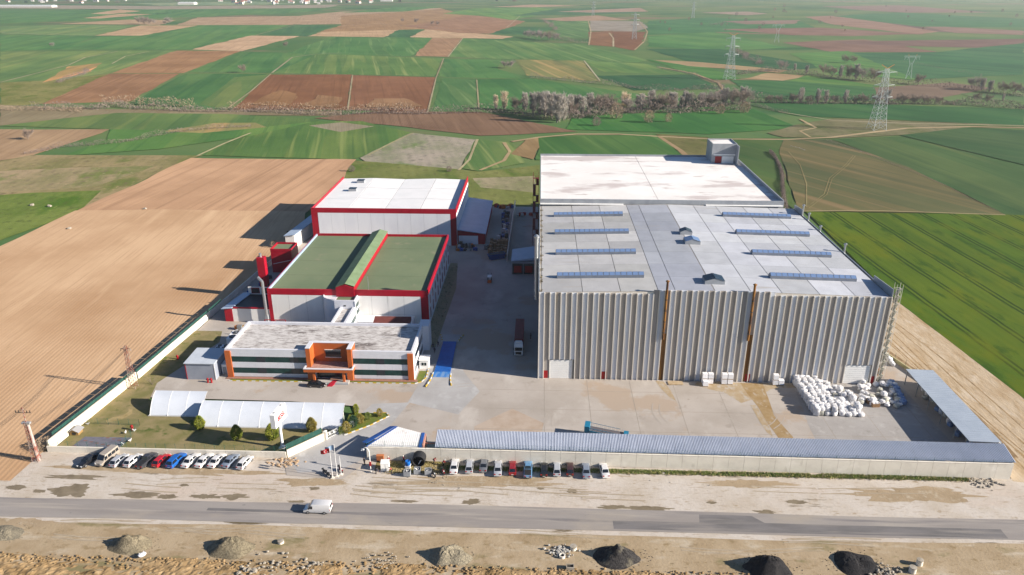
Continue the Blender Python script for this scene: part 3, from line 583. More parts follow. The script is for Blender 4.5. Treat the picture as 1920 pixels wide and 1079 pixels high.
m_seam = mat('roof_seam', 'c2b9ac', 'a3927c', rough=.85, scale=.4)
m_glassr = plain('rooflight_glass', '7f97bd', .15, spec=.6)
m_glassd = plain('dark_glass', (.012, .02, .03), .08, spec=.6)
m_glassg = mat('green_glass', (.006, .034, .034), (.012, .05, .046), rough=.1, scale=.7, spec=.35)
m_steel = plain('galvanised', (.42, .44, .46), .35, .7)
m_grey = mat('grey_metal', 'b8b8b8', 'a8a8aa', rough=.5, scale=.4)
m_dark = plain('dark_metal', (.03, .032, .036), .5)
WX0, WX1, WY0, WY1, WH = .5, 86.9, 171.5, 249.0, 24.2
wh = thing('warehouse', 'long grey ribbed warehouse with a shallow pitched roof and rows of roof lights', 'warehouse', ((WX0 + WX1) / 2, WY0, .15))
core = MB()
core.add([(WX0, WY0 + .2, 0), (WX1, WY0 + .2, 0), (WX1, WY1, 0), (WX0, WY1, 0), (WX0, WY0 + .2, WH - .3), (WX1, WY0 + .2, WH - .3), (WX1, WY1, WH - .3), (WX0, WY1, WH - .3)],
         [(0, 1, 5, 4), (1, 2, 6, 5), (2, 3, 7, 6), (3, 0, 4, 7), (4, 5, 6, 7)])
core.build('wall', m_wallc, wh)
DOORS = [(3.3, 9.3, 5.6), (78.6, 85.1, 5.5)]
REDD = [(1.72, 2.95), (16.9, 18.2), (53.75, 55.0), (85.45, 86.5)]
npair = 32; pw = (WX1 - WX0) / npair
def ftop(x): return 25.35 if 29 < x < 57.9 else 24.35
pan = {}
def panel(w, z0, z1, m, x):
    key = (round(w, 2), z0, z1, m.name)
    loc = Vector((x, WY0, 0)) - WLOC[wh.name]
    if key not in pan:
        b = MB().box(0, 0, z0, w, .2, z1); o = b.build('facade_panel', m, wh, local=True); o.location = loc; pan[key] = o
    else: share(pan[key], wh, loc)
fins = {}
def fin(x, z0, z1):
    loc = Vector((x, WY0, 0)) - WLOC[wh.name]; key = (z0, z1)
    if key not in fins:
        b = MB(); b.hexa([(-.11, -.33, z0), (.11, -.33, z0), (.14, -.002, z0), (-.14, -.002, z0)], [(-.11, -.33, z1), (.11, -.33, z1), (.14, -.002, z1), (-.14, -.002, z1)])
        o = b.build('facade_fin', m_fin, wh, local=True); o.location = loc; fins[key] = o
    else: share(fins[key], wh, loc)
for i in range(npair * 2):
    blue = i % 2 == 0
    x = WX0 + (i // 2) * pw + (0 if blue else pw * .47); w = pw * (.47 if blue else .53)
    xc = x + w / 2
    zb = 0
    for d0, d1, dz in DOORS:
        if d0 - .3 < xc < d1 + .3: zb = dz + .1
    m = m_blue if blue else m_taupe
    rusty = (not blue) and (30.5 < xc < 33.3 or 52.0 < xc < 54.0)
    panel(w - .02, zb, 13.5, m_rustw if rusty else m, x + .01)
    panel(w - .02, 13.53, ftop(xc), m, x + .01)
    zf = 0
    for d0, d1, dz in DOORS:
        if d0 - .1 < x < d1 + .1: zf = dz + .1
    fin(x, zf, ftop(x + .1))
fin(WX1 - .12, 0, 24.35)
for (x0, x1) in REDD: B('door', m_redd, wh, x0, WY0 - .06, .15, x1, WY0 - .003, 2.35)
for d0, d1, dz in DOORS:
    d = B('roller_door', m_grey, wh, d0, WY0 + .02, .15, d1, WY0 + .14, dz + .08)
    n = 9
    for k in range(n):
        z0 = .2 + k * (dz - .3) / n
        B('slat', m_white, d, d0 + .1, WY0 - .05, z0, d1 - .1, WY0 + .015, z0 + (dz - .3) / n - .06)
    for xx in (d0 - .02, d1 - .16): B('door_post', m_fin, d, xx, WY0 - .12, .15, xx + .18, WY0 + .018, dz + .1)
def roofz(x): return WH + 1.05 * (1 - abs(x - 43.7) / 43.2)
# roof deck and sheets
mb = MB()
xs = [WX0, 43.7, WX1]
for a, b_ in zip(xs, xs[1:]): mb.face([(a, WY0 + .1, roofz(a)), (b_, WY0 + .1, roofz(b_)), (b_, WY1, roofz(b_)), (a, WY1, roofz(a))])
mb.build('roof', m_seam, wh)
XE = [1.0, 11.2, 20.6, 29.9, 34.1, 43.65, 43.75, 52.6, 60.2, 69.4, 78.0, 86.5]; YE = [171.9 + i * 9.58 for i in range(9)]
for i in range(len(XE) - 1):
    if XE[i + 1] - XE[i] < 1: continue
    for j in range(8):
        a, b_ = XE[i] + .09, XE[i + 1] - .09; c, d_ = YE[j] + .04, YE[j + 1] - .04
        q = MB().hexa([(a, c, roofz(a) + .01), (b_, c, roofz(b_) + .01), (b_, d_, roofz(b_) + .01), (a, d_, roofz(a) + .01)],
                      [(a, c, roofz(a) + .06), (b_, c, roofz(b_) + .06), (b_, d_, roofz(b_) + .06), (a, d_, roofz(a) + .06)]).build('roof_sheet', m_roofs, wh)
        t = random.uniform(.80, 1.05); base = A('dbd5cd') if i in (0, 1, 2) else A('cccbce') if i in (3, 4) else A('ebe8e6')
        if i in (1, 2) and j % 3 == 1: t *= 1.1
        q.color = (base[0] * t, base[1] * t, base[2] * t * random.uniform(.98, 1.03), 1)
MB().add([(29.0, WY0 + .205, WH - .3), (WX0 + .02, WY0 + .205, WH - .3), (WX0 + .02, WY0 + .205, WH), (29.0, WY0 + .205, roofz(29.0)), (29.0, WY0 + .09, WH - .3), (WX0 + .02, WY0 + .09, WH - .3), (WX0 + .02, WY0 + .09, WH), (29.0, WY0 + .09, roofz(29.0))], [(4, 5, 6, 7), (0, 3, 2, 1), (2, 3, 7, 6)]).build('gable_wall', m_fin, wh)
MB().add([(57.9, WY0 + .205, WH - .3), (WX1 - .02, WY0 + .205, WH - .3), (WX1 - .02, WY0 + .205, WH), (57.9, WY0 + .205, roofz(57.9)), (57.9, WY0 + .09, WH - .3), (WX1 - .02, WY0 + .09, WH - .3), (WX1 - .02, WY0 + .09, WH), (57.9, WY0 + .09, roofz(57.9))], [(4, 7, 6, 5), (0, 1, 2, 3), (2, 6, 7, 3)]).build('gable_wall', m_fin, wh)
# roof lights
def rooflight(x0, x1, y):
    z0, z1 = roofz(x0) + .06, roofz(x1) + .06
    w = .95
    s = MB().hexa([(x0, y - w, z0), (x1, y - w, z1), (x1, y + w, z1), (x0, y + w, z0)], [(x0, y - w, z0 + .75), (x1, y - w, z1 + .75), (x1, y + w, z1 + .75), (x0, y + w, z0 + .75)])
    s.add([(x0, y - w, z0 + .75), (x0, y + w, z0 + .75), (x0, y, z0 + 1.35), (x1, y - w, z1 + .75), (x1, y + w, z1 + .75), (x1, y, z1 + 1.35)], [(0, 1, 2), (3, 5, 4), (0, 2, 5, 3), (1, 4, 5, 2)])
    r = s.build('roof_light', m_grey2, wh)
    n = 15
    for k in range(n):
        a, b_ = k / n + .004, (k + 1) / n - .004
        xa, xb = x0 + (x1 - x0) * a, x0 + (x1 - x0) * b_; za, zb = z0 + (z1 - z0) * a, z0 + (z1 - z0) * b_
        for sg in (-1, 1):
            p = [(xa, y + sg * (w - .03), za + .79), (xb, y + sg * (w - .03), zb + .79), (xb, y + sg * .05, zb + 1.355), (xa, y + sg * .05, za + 1.355)]
            if sg > 0: p = p[::-1]
            up = [(a_, b2, c_ + .03) for a_, b2, c_ in p]
            MB().hexa(p, up).build('pane', m_glassr, r)
m_grey2 = mat('rooflight_frame', '8f939c', '7f848f', rough=.6, scale=.5)
for y in (236.5, 218.2, 199.8, 181.8):
    rooflight(5.0, 27.5, y); rooflight(60.0, 82.0, y + .6)
def hatch(x, y, w, d, m):
    z = roofz(x)
    h = MB().box(x - w / 2, y - d / 2, z, x + w / 2, y + d / 2, z + 1.0).build('roof_hatch', m_grey, wh)
    for sx in (-1, 1):
        for sy in (-1, 1):
            xa, xb = sorted((x + sx * .05, x + sx * (w / 2 - .05))); ya, yb = sorted((y + sy * .05, y + sy * (d / 2 + .1)))
            zz = lambda xx: z + 1.75 - .7 * abs(xx - x) / (w / 2)
            MB().hexa([(xa, ya, zz(xa) - .05), (xb, ya, zz(xb) - .05), (xb, yb, zz(xb) - .05), (xa, yb, zz(xa) - .05)], [(xa, ya, zz(xa)), (xb, ya, zz(xb)), (xb, yb, zz(xb)), (xa, yb, zz(xa))]).build('hatch_pane', m, h)
    MB().add([(x - w / 2, y - d / 2, z + 1), (x + w / 2, y - d / 2, z + 1), (x, y - d / 2, z + 1.68), (x - w / 2, y + d / 2, z + 1), (x + w / 2, y + d / 2, z + 1), (x, y + d / 2, z + 1.68)],
             [(0, 1, 2), (3, 5, 4), (0, 3, 4, 1)]).build('gable', m_grey, h)
hatch(44.5, 217, 3.6, 2.6, m_glassd); hatch(44.8, 208.5, 4.4, 3.4, m_glassr); hatch(44.6, 177.8, 5.0, 3.6, m_glassd)
# flues on the front wall
for x, zt in ((30.95, 27.8), (52.2, 27.2)):
    fl = MB().tube((x + .9, WY0 - .55, 12.2), (x + .9, WY0 - .55, zt), .30, n=10).build('flue_pipe', m_rustp, wh, smooth=True)
    MB().lathe([(.5, 0), (.5, .12), (.05, .4)], (x + .9, WY0 - .55, zt + .1), 10).build('flue_cap', m_rustp, fl)
    for z in (14, 17, 20, 23): MB().tube((x + .9, WY0 - .55, z), (x + .9, WY0 - .55, z + .18), .36, n=10).build('flue_band', m_dark, fl)
sv = MB().tube((-.45, 196, 12), (-.45, 196, 30.4), .55, n=12).build('flue_pipe', m_steel, wh, smooth=True)
MB().lathe([(.75, 0), (.75, .5), (.3, .9)], (-.45, 196, 30.4), 12).build('flue_cap', m_steel, sv, smooth=True)
# side parapets, east wall vents, west gutter
for y0, y1 in ((171.75, 183.0), (240.5, 248.8)):
    MB().hexa([(WX1 - .05, y0, WH - .35), (WX1 + .15, y0, WH - .35), (WX1 + .15, y1, WH - .35), (WX1 - .05, y1, WH - .35)],
              [(WX1 - .05, y0, 26.3), (WX1 + .15, y0, 26.3), (WX1 + .15, y1, 25.6), (WX1 - .05, y1, 25.6)]).build('parapet', m_grey, wh)
B('gutter', m_steel, wh, WX0 - .25, WY0 + .1, WH - .25, WX0 - .01, WY1, WH + .35)
B('gutter', m_steel, wh, WX1 + .01, 183.1, WH - .3, WX1 + .3, 240.4, WH + .25)
for y, h in ((205, 2.2), (236, 2.0), (242, 3.0), (225, 1.2)):
    v = MB().tube((WX1 + .7, y, 18), (WX1 + .7, y, WH + h), .28, n=8).build('vent_pipe', m_steel, wh, smooth=True)
    MB().lathe([(.5, 0), (.5, .3), (.1, .5)], (WX1 + .7, y, WH + h), 8).build('vent_cap', m_steel, v)
tr = MB()
for k in range(14):
    y = 172.5 + k * 5.4 + random.uniform(-1.5, 1.5)
    for j in range(14):
        p = Vector((WX0 + .5 + random.uniform(-.25, .35), y + random.uniform(-.9, .9), WH + .1)); q = p + Vector((random.uniform(-.2, .3), random.uniform(-.3, .3), random.uniform(.1, .5))); r_ = p + Vector((random.uniform(-.3, .3), random.uniform(-.3, .3), .05))
        tr.add([p, q, r_], [(0, 1, 2)])
stuff(tr.build('gutter_weeds', mat('dry_weed', '6a5a3c', '8a7a50', rough=.9, scale=1), wh))
# lattice ladder tower on the front right corner
lt = thing('ladder_tower', 'slender steel lattice ladder tower at the right corner of the ribbed warehouse', 'ladder', (88.3, 172.4, .15))
for sx in (-1, 1):
    for sy in (-1, 1): MB().bar((88.3 + sx * .7, 172.4 + sy * .7, .15), (88.3 + sx * .7, 172.4 + sy * .7, 27.6), .07).build('post', m_fin, lt)
for k in range(14):
    z = .3 + k * 2.0
    b = MB(); c = [(87.6, 171.7), (89.0, 171.7), (89.0, 173.1), (87.6, 173.1)]
    for i in range(4):
        p, q = c[i], c[(i + 1) % 4]
        b.bar((*p, z), (*q, z), .045)
        if k < 13: b.bar((*p, z), (*q, z + 2.0), .035)
    b.build('brace', m_fin, lt)
m_mesh = mat('mesh_infill', 'c2bba8', 'a8a290', rough=.7, scale=2)
for k in range(13):
    z = .5 + k * 2.0
    MB().hexa([(87.75, 171.9, z), (88.1, 171.9, z), (88.1, 172.9, z), (87.75, 172.9, z)], [(88.5, 171.9, z + 1.9), (88.85, 171.9, z + 1.9), (88.85, 172.9, z + 1.9), (88.5, 172.9, z + 1.9)]).build('stair_flight', m_mesh, lt)

# ================================================================ white roofed store behind
m_wroof = mat('white_roof', (.74, .73, .72), (.68, .66, .64), rough=.8, scale=.05, layers=(((.50, .45, .44), .05, (.8, 1.8, 1), .53, .62), ((.40, .34, .32), .11, (.7, 1.6, 1), .62, .70), ((.42, .26, .24), .16, (.5, 1.5, 1), .68, .75)))
SX0, SX1, SY0, SY1 = .45, 83.4, 249.15, 322.5
st = thing('white_store', 'tall store with a stained white flat roof and low parapets', 'warehouse', (42, SY0, .15))
MB().box(SX0, SY0, 0, SX1, SY1, 25.4).build('wall', m_grey, st)
half = (SX0 + SX1) / 2 - .5
for a, b_ in ((SX0 + .35, half - .08), (half + .08, SX1 - .35)): B('roof', m_wroof, st, a, SY0 + .35, 25.405, b_, SY1 - .35, 25.7)
for nm, a in (('parapet', (SX0, SY0, 25.41, SX1, SY0 + .34, 26.7)), ('parapet', (SX0, SY1 - .34, 25.41, SX1, SY1, 26.5)), ('parapet', (SX0, SY0 + .345, 25.41, SX0 + .34, SY1 - .345, 26.1)), ('parapet', (SX1 - .34, SY0 + .345, 25.41, SX1, SY1 - .345, 26.95))): B(nm, m_grey, st, *a)
for a, b_ in ((.5, 29), (57, 83)): B('flashing', m_white, st, a, SY0 - .8, 24.95 if a < 1 else 25.0, b_, SY0 - .003, 25.25)
tw = MB().box(71.5, 310.5, 25.705, 81.6, 321.5, 33.2).build('roof_room', m_grey, st)
for a in ((71.5, 310.5, 33.205, 81.6, 310.8, 33.8), (71.5, 321.2, 33.205, 81.6, 321.5, 33.8), (71.5, 310.805, 33.205, 71.8, 321.195, 33.8), (81.3, 310.805, 33.205, 81.6, 321.195, 33.8)): B('room_parapet', m_grey, tw, *a)
B('room_roof', m_wroof, tw, 71.85, 310.85, 33.21, 81.25, 321.15, 33.35)
B('wing_wall', m_grey, tw, 81.2, 306.5, 25.71, 81.6, 310.45, 33.6)
B('red_door', m_redd, tw, 73.0, 310.42, 25.72, 75.6, 310.495, 28.6)
B('shutter', m_white, tw, 75.9, 310.42, 25.72, 80.6, 310.495, 28.6)
B('lintel', m_white, tw, 72.2, 310.35, 29.0, 81.15, 310.49, 29.5)
# red escape stair on its west side
m_rsteel = plain('red_steel', (.16, .022, .022), .5)
es = thing('escape_stair', 'dark red steel escape stair tower on the west side of the white store', 'stair', (-1.1, 279, .15))
for x in (-2.2, -.1):
    for y in (277, 281.5): MB().bar((x, y, .15), (x, y, 28.3), .14).build('post', m_rsteel, es)
for k in range(8):
    z = 3.4 * k + 3.0
    B('landing', m_rsteel, es, -2.3, 276.9 if k % 2 else 280.3, z, 0, 278.2 if k % 2 else 281.6, z + .12)
    y0, y1 = (278.2, 280.3) if k % 2 else (280.3, 278.2)
    x0, x1 = (-2.2, -1.2) if k % 2 else (-1.1, -.1)
    z1 = z + 3.4
    if k < 7: MB().hexa([(x0, y0, z), (x1, y0, z), (x1, y1, z1), (x0, y1, z1)], [(x0, y0, z + .2), (x1, y0, z + .2), (x1, y1, z1 + .2), (x0, y1, z1 + .2)]).build('flight', m_rsteel, es)
    MB().bar((-2.25, 276.9, z + 1.1), (-2.25, 281.6, z + 1.1), .05).build('rail', m_rsteel, es)
    MB().bar((-2.25, 276.9, z + 1.1), (-.1, 276.9, z + 1.1), .05).build('rail', m_rsteel, es)
# loading garage against the west wall
m_bluer = mat('pale_sheet', 'c9d6e6', 'bccadb', rough=.5, scale=.3)
gr = thing('loading_garage', 'white loading garage with two red shutter doors against the tall warehouse', 'garage', (-5, 246, .15))
B('wall', m_grey, gr, -9.2, 245.6, 0, -.6, 257.5, 5.0)
MB().hexa([(-9.4, 245.3, 5.05), (-.55, 245.3, 5.6), (-.55, 257.7, 5.6), (-9.4, 257.7, 5.05)], [(-9.4, 245.3, 5.25), (-.55, 245.3, 6.6), (-.55, 257.7, 6.6), (-9.4, 257.7, 5.25)]).build('roof', m_bluer, gr)
for x0 in (-8.9, -5.0):
    f = B('door_frame', m_dark, gr, x0, 245.45, .3, x0 + 3.6, 245.597, 4.2)
    B('shutter', m_redd, f, x0 + .5, 245.38, .9, x0 + 3.1, 245.447, 3.4)

# ================================================================ hall with white panels (north-west)
m_wpanel = mat('white_panel', (.76, .77, .80), (.71, .72, .76), rough=.6, scale=.3, stretch=(1, 1, .3))
m_wpanel2 = mat('cream_panel', (.76, .75, .73), (.70, .69, .67), rough=.6, scale=.3, stretch=(1, 1, .3), layers=(((.56, .55, .53), .7, (1, 1, .06), .62, .76),))
m_rooftop = mat('white_membrane', (.72, .72, .73), (.66, .67, .68), rough=.7, scale=.15)
HX0, HX1, HY0, HY1, HH = -88.0, -31.7, 275.5, 326, 14.9
hl = thing('white_hall', 'big hall with white roof, red bands and white wall panels', 'factory hall', (-60, HY0, .15))
MB().box(HX0, HY0, 0, HX1, HY1, 13.0).build('wall', m_grey, hl)
def hz(x):
    t = (x - HX0) / (HX1 - HX0) * 2; t = abs(t - math.floor(t) - .5) * 2
    return 13.9 + .4 * (1 - t)
xe = [HX0 + .35 + i * (HX1 - HX0 - .7) / 4 for i in range(5)]; ye = [HY0 + .3, HY0 + 17, HY0 + 33.5, HY1 - .3]
for i in range(4):
    for j in range(3):
        a, b_ = xe[i] + .12, xe[i + 1] - .12; c, d_ = ye[j] + .16, ye[j + 1] - .16
        MB().hexa([(a, c, 13.01), (b_, c, 13.01), (b_, d_, 13.01), (a, d_, 13.01)], [(a, c, hz(a)), (b_, c, hz(b_)), (b_, d_, hz(b_)), (a, d_, hz(a))]).build('roof_sheet', m_rooftop, hl)
B('fascia', m_red, hl, HX0, HY0 - .08, 13.02, HX1, HY0 + .28, HH)
B('fascia', m_red, hl, HX0, HY0 + .285, 13.02, HX0 + .3, HY1, HH - .2)
B('fascia', m_red, hl, HX1 - .3, HY0 + .285, 13.02, HX1, HY1, HH + .5)
B('pilaster', m_red, hl, HX0 - .04, HY0 - .1, .15, HX0 + 2.4, HY0 - .003, 13.0)
B('pilaster', m_red, hl, HX1 - 2.2, HY0 - .1, .15, HX1 + .04, HY0 - .003, 13.0)
n = 10; pwid = (HX1 - HX0 - 4.8) / n
for k in range(n): B('wall_panel', m_wpanel, hl, HX0 + 2.5 + k * pwid + .03, HY0 - .075, .15, HX0 + 2.5 + (k + 1) * pwid - .03, HY0 - .004, 12.98)
for k in range(11): B('wall_panel', m_wpanel, hl, HX1 + .004, HY0 + .3 + k * 4.5 + .03, .15, HX1 + .06, HY0 + .3 + (k + 1) * 4.5 - .03, 12.98)
for (x, y) in ((-78.0, 318), (-78.3, 304)):
    h = B('roof_hatch', m_grey, hl, x - 1.6, y - 1.2, 14.2, x + 1.6, y + 1.2, 15.2)
    for sx in (0, 1): B('hatch_pane', m_glassd, h, x - 1.55 + sx * 1.6, y - 1.25, 15.22, x - .05 + sx * 1.6, y + 1.25, 15.4)
# lean-to on its east side
MB().hexa([(HX1 + .07, 277.6, 0), (-20.9, 277.6, 0), (-20.9, 324, 0), (HX1 + .07, 324, 0)], [(HX1 + .07, 277.6, 5.9), (-20.9, 277.6, 4.4), (-20.9, 324, 4.4), (HX1 + .07, 324, 5.9)]).build('lean_to_wall', m_red, hl)
MB().hexa([(HX1 + .08, 277.1, 5.95), (-20.5, 277.1, 4.45), (-20.5, 324.4, 4.45), (HX1 + .08, 324.4, 5.95)], [(HX1 + .08, 277.1, 6.2), (-20.5, 277.1, 4.7), (-20.5, 324.4, 4.7), (HX1 + .08, 324.4, 6.2)]).build('lean_to_roof', m_bluer, hl)
B('lean_to_door', m_wpanel, hl, -31.2, 277.5, .15, -23.6, 277.59, 3.6)
# west lean-to
MB().hexa([(-98.0, 270, 5.0), (-93.6, 270, 5.5), (-88.1, 312, 5.5), (-94.0, 312, 5.0)], [(-98.0, 270, 5.25), (-93.6, 270, 5.75), (-88.1, 312, 5.75), (-94.0, 312, 5.25)]).build('west_roof', m_bluer, hl)
MB().prism([(-97.6, 270.4), (-94.0, 270.4), (-88.6, 311.7), (-93.6, 311.7)], 0, 4.98).build('west_wall', m_wpanel2, hl)

# ================================================================ hall with the green roof
m_groof = mat('green_roof', '8b9470', '7d8a68', rough=.9, scale=.06, spec=.15, layers=(('9a9878', .25, (1, 1, 1), .6, .72), ('5d5744', .35, (.6, 1.6, 1), .72, .78), ('76826a', 2.0, (.1, 1, 1), .64, .7)))
m_gridge = mat('green_ridge', '93a67c', '86996f', rough=.8, scale=.4, spec=.2)
m_bluec = mat('blue_white_cap', 'c3d4ea', 'b4c6df', rough=.5, scale=.4)
GX0, GX1, GY0, GY1, GH = -80.4, -32.4, 202.3, 255, 11.4
gh = thing('green_roofed_hall', 'hall with an olive green flat roof, red bands and a long roof lantern', 'factory hall', (-56, GY0, .15))
MB().box(GX0, GY0, 0, GX1, GY1, 10.4).build('wall', m_grey, gh)
ex = [GX0 + .5, -68, -60.1]; 
for a, b_ in ((GX0 + .55, -60.0), (-54.2, GX1 - .4)):
    for j in range(4):
        y0 = GY0 + .45 + j * 12.95
        B('roof_sheet', m_groof, gh, a, y0 + .04, 10.41, b_, y0 + 12.88, 10.62)
B('fascia', m_red, gh, GX0, GY0 - .1, 9.55, GX1, GY0 + .32, GH)
B('fascia', m_red, gh, GX1 - .32, GY0 + .325, 9.9, GX1 + .1, GY1, GH + .1)
B('parapet', m_red, gh, GX0 - .02, GY0 + .325, 10.0, GX0 + .12, GY1, GH - .1)
B('parapet_cap', m_bluec, gh, GX0 + .125, GY0 + .325, 10.41, GX0 + .5, GY1 - .4, GH - .15)
B('parapet', m_red, gh, GX0 + .13, GY1 - .36, 10.41, GX1 - .33, GY1, GH)
B('pilaster', m_red, gh, GX0 - .05, GY0 - .13, .15, GX0 + 1.0, GY0 - .003, 9.5)
B('pilaster', m_red, gh, GX1 - 2.1, GY0 - .13, .15, GX1 + .12, GY0 - .003, 9.5)
px = [GX0 + 1.05, -74.2, -68.9, -64, -54.2, -49.3, -44.5, -39.6, GX1 - 2.15]
for a, b_ in zip(px, px[1:]): B('wall_panel', m_wpanel2, gh, a + .04, GY0 - .09, .15, b_ - .04, GY0 - .004, 9.5)
for k in range(9):
    y0 = GY0 + .8 + k * 5.75
    B('wall_panel', m_wpanel, gh, GX1 + .004, y0 + .03, .15, GX1 + .07, y0 + 5.7, 9.85)
    for z0, z1 in ((1.4, 4.6), (6.0, 8.6)):
        f = B('window', m_red, gh, GX1 + .072, y0 + 2.3, z0, GX1 + .16, y0 + 3.3, z1)
        B('pane', m_glassd, f, GX1 + .162, y0 + 2.55, z0 + .3, GX1 + .18, y0 + 3.05, z1 - .3)
# lantern
lx0, lxm, lx1 = -59.6, -56.9, -54.3
ln = MB().add([(lx0, GY0 + .4, 10.4), (lx1, GY0 + .4, 10.4), (lx1, GY0 + .4, 12.35), (lxm, GY0 + .4, 13.2), (lx0, GY0 + .4, 12.1),
               (lx0, GY1 - .5, 10.4), (lx1, GY1 - .5, 10.4), (lx1, GY1 - .5, 12.35), (lxm, GY1 - .5, 13.2), (lx0, GY1 - .5, 12.1)],
              [(0, 1, 2, 3, 4), (9, 8, 7, 6, 5), (1, 6, 7, 2), (0, 4, 9, 5)]).build('lantern_wall', m_red, gh)
for j in range(6):
    ya, yb = GY0 + .1 + j * 8.72, GY0 + .1 + (j + 1) * 8.72 - .05
    for (xa, za, xb, zb) in ((lx0 - .25, 12.08, lxm - .01, 13.22), (lxm + .01, 13.22, lx1 + .1, 12.4)):
        MB().hexa([(xa, ya, za), (xb, ya, zb), (xb, yb, zb), (xa, yb, za)], [(xa, ya, za + .1), (xb, ya, zb + .1), (xb, yb, zb + .1), (xa, yb, za + .1)]).build('lantern_sheet', m_gridge, ln)
B('lantern_front', m_red, ln, lx0 - .05, GY0 - .35, 9.3, lx1 + .05, GY0 - .105, 12.1)
MB().add([(lx0 - .05, GY0 - .35, 12.105), (lx1 + .05, GY0 - .35, 12.105), (lxm, GY0 - .35, 13.05), (lx0 - .05, GY0 - .11, 12.105), (lx1 + .05, GY0 - .11, 12.105), (lxm, GY0 - .11, 13.05)],
         [(0, 1, 2), (3, 5, 4), (0, 3, 4, 1), (1, 4, 5, 2), (2, 5, 3, 0)]).build('lantern_gable', m_red, ln)
mast = MB().tube((-50.2, 203.5, 10.6), (-50.2, 203.5, 15.2), .07, n=6).build('roof_mast', m_steel, gh)
# red plant room, red chimney housing and silver flue on the west side
rb = thing('red_plant_room', 'red plant room with green roof beside the green roofed hall', 'plant room', (-90, 248, .15))
MB().box(-94.0, 244.2, 0, -86.6, 251.6, 8.2).build('wall', m_red, rb)
B('roof', m_groof, rb, -93.7, 244.5, 8.21, -86.9, 251.3, 8.35)
for a in ((-94.03, 244.15, 8.22, -86.57, 244.45, 9.0), (-94.03, 251.35, 8.22, -86.57, 251.65, 9.0), (-94.03, 244.455, 8.22, -93.75, 251.345, 9.0), (-86.85, 244.455, 8.22, -86.57, 251.345, 9.0)): B('parapet', m_red, rb, *a)
MB().tube((-93.5, 244.1, 3.4), (-87.0, 244.1, 4.9), .08, n=6).build('handrail', m_wpanel, rb)
rt = thing('red_chimney_tower', 'tall red chimney tower at the west corner of the green roofed hall', 'chimney', (-88.7, 222, .15))
MB().box(-89.9, 220.8, 0, -87.5, 223.0, 14.2).build('tower_wall', m_red, rt)
MB().tube((-88.9, 221.9, 14.0), (-88.9, 221.9, 15.4), .45, n=10).build('flue_top', m_steel, rt, smooth=True)
B('open_panel', m_dark, rt, -87.49, 221.1, 2.5, -87.45, 222.6, 4.8)
sf = thing('silver_flue', 'silver flue pipe leaning out of the red corner of the green roofed hall', 'flue', (-81.2, 201.6, .15))
MB().tube((-81.2, 201.5, 3.2), (-81.2, 201.5, 14.0), .42, n=12).build('pipe', m_steel, sf, smooth=True)
MB().tube((-81.2, 201.5, 13.9), (-82.6, 202.2, 15.0), .42, n=10).build('elbow', m_steel, sf, smooth=True)
MB().box(-81.6, 201.1, .15, -80.8, 201.9, 3.25).build('base', m_grey, sf)
# annex in front of the west corner
an = thing('west_annex', 'low white annex with a red end wall left of the green roofed hall', 'annex', (-87, 203, .15))
MB().hexa([(-92.2, 203.0, 0), (-80.5, 203.0, 0), (-80.5, 214, 0), (-92.2, 214, 0)], [(-92.2, 203.0, 4.4), (-80.5, 203.0, 4.4), (-80.5, 214, 4.4), (-92.2, 214, 4.4)]).build('wall', m_wpanel2, an)
B('end_wall', m_red, an, -94.6, 202.9, 0, -92.25, 206, 4.3)
MB().hexa([(-95.3, 202.3, 4.45), (-92.0, 202.3, 4.75), (-90.0, 215, 4.75), (-93.2, 215, 4.45)], [(-95.3, 202.3, 4.6), (-92.0, 202.3, 4.95), (-90.0, 215, 4.95), (-93.2, 215, 4.6)]).build('lean_roof', m_bluer, an)
B('flat_roof', m_dark, an, -91.8, 203.2, 4.41, -80.6, 213.8, 4.6)
B('parapet', m_red, an, -91.9, 202.95, 4.41, -80.5, 203.19, 4.9)
b = B('rear_parapet', m_wpanel2, an, -91.0, 213.9, 4.41, -80.6, 214.2, 7.0)
for k in range(3):
    x0 = -90.0 + k * 3.3
    f = B('window', m_red, b, x0, 213.82, 4.9, x0 + 2.6, 213.895, 6.8)
    B('pane', m_dark, f, x0 + .2, 213.78, 5.1, x0 + 2.4, 213.815, 6.6)
# ================================================================ office
m_off = mat('office_cladding', (.62, .63, .68), (.57, .585, .64), rough=.6, scale=.25)
m_offroof = mat('office_roof', 'ece2d8', 'b3a79e', rough=.95, scale=1.1, lo=.44, hi=.64, spec=.1, stretch=(.6, 1.5, 1), layers=(('8a7f78', .22, (.7, 1.5, 1), .55, .64), ('efe6dc', 1.8, (.6, 1.4, 1), .56, .70), ('6b625c', 1.3, (.5, 1.6, 1), .66, .76)))
m_orange = mat('orange_cladding', 'd97238', 'cf6830', rough=.5, scale=.4)
m_terra = mat('terracotta_paving', 'b5826c', 'a5745e', rough=.85, scale=1)
OX0, OX1, OY0, OY1, OH = -80.4, -31.6, 169.0, 186.0, 8.2
of = thing('office', 'two storey pale grey office with green glass bands and orange corner fins', 'office', (-56, OY0, .15))
for a in ((OX0, OY0 + .1, 0, -59.15, OY1, 7.4), (-59.145, OY0 + 3.3, 0, -47.255, OY1, 7.4), (-47.25, OY0 + .1, 0, OX1, OY1, 7.4), (-59.145, OY0 + .1, 0, -47.255, OY0 + 3.29, 3.6)): B('wall', m_off, of, *a)
for a in ((OX0 + .6, OY0 + .7, 7.41, -59.15, OY1 - .6, 7.6), (-59.145, OY0 + 3.35, 7.41, -47.255, OY1 - .6, 7.6), (-47.25, OY0 + .7, 7.41, OX1 - .6, OY1 - .6, 7.6)): B('roof', m_offroof, of, *a)
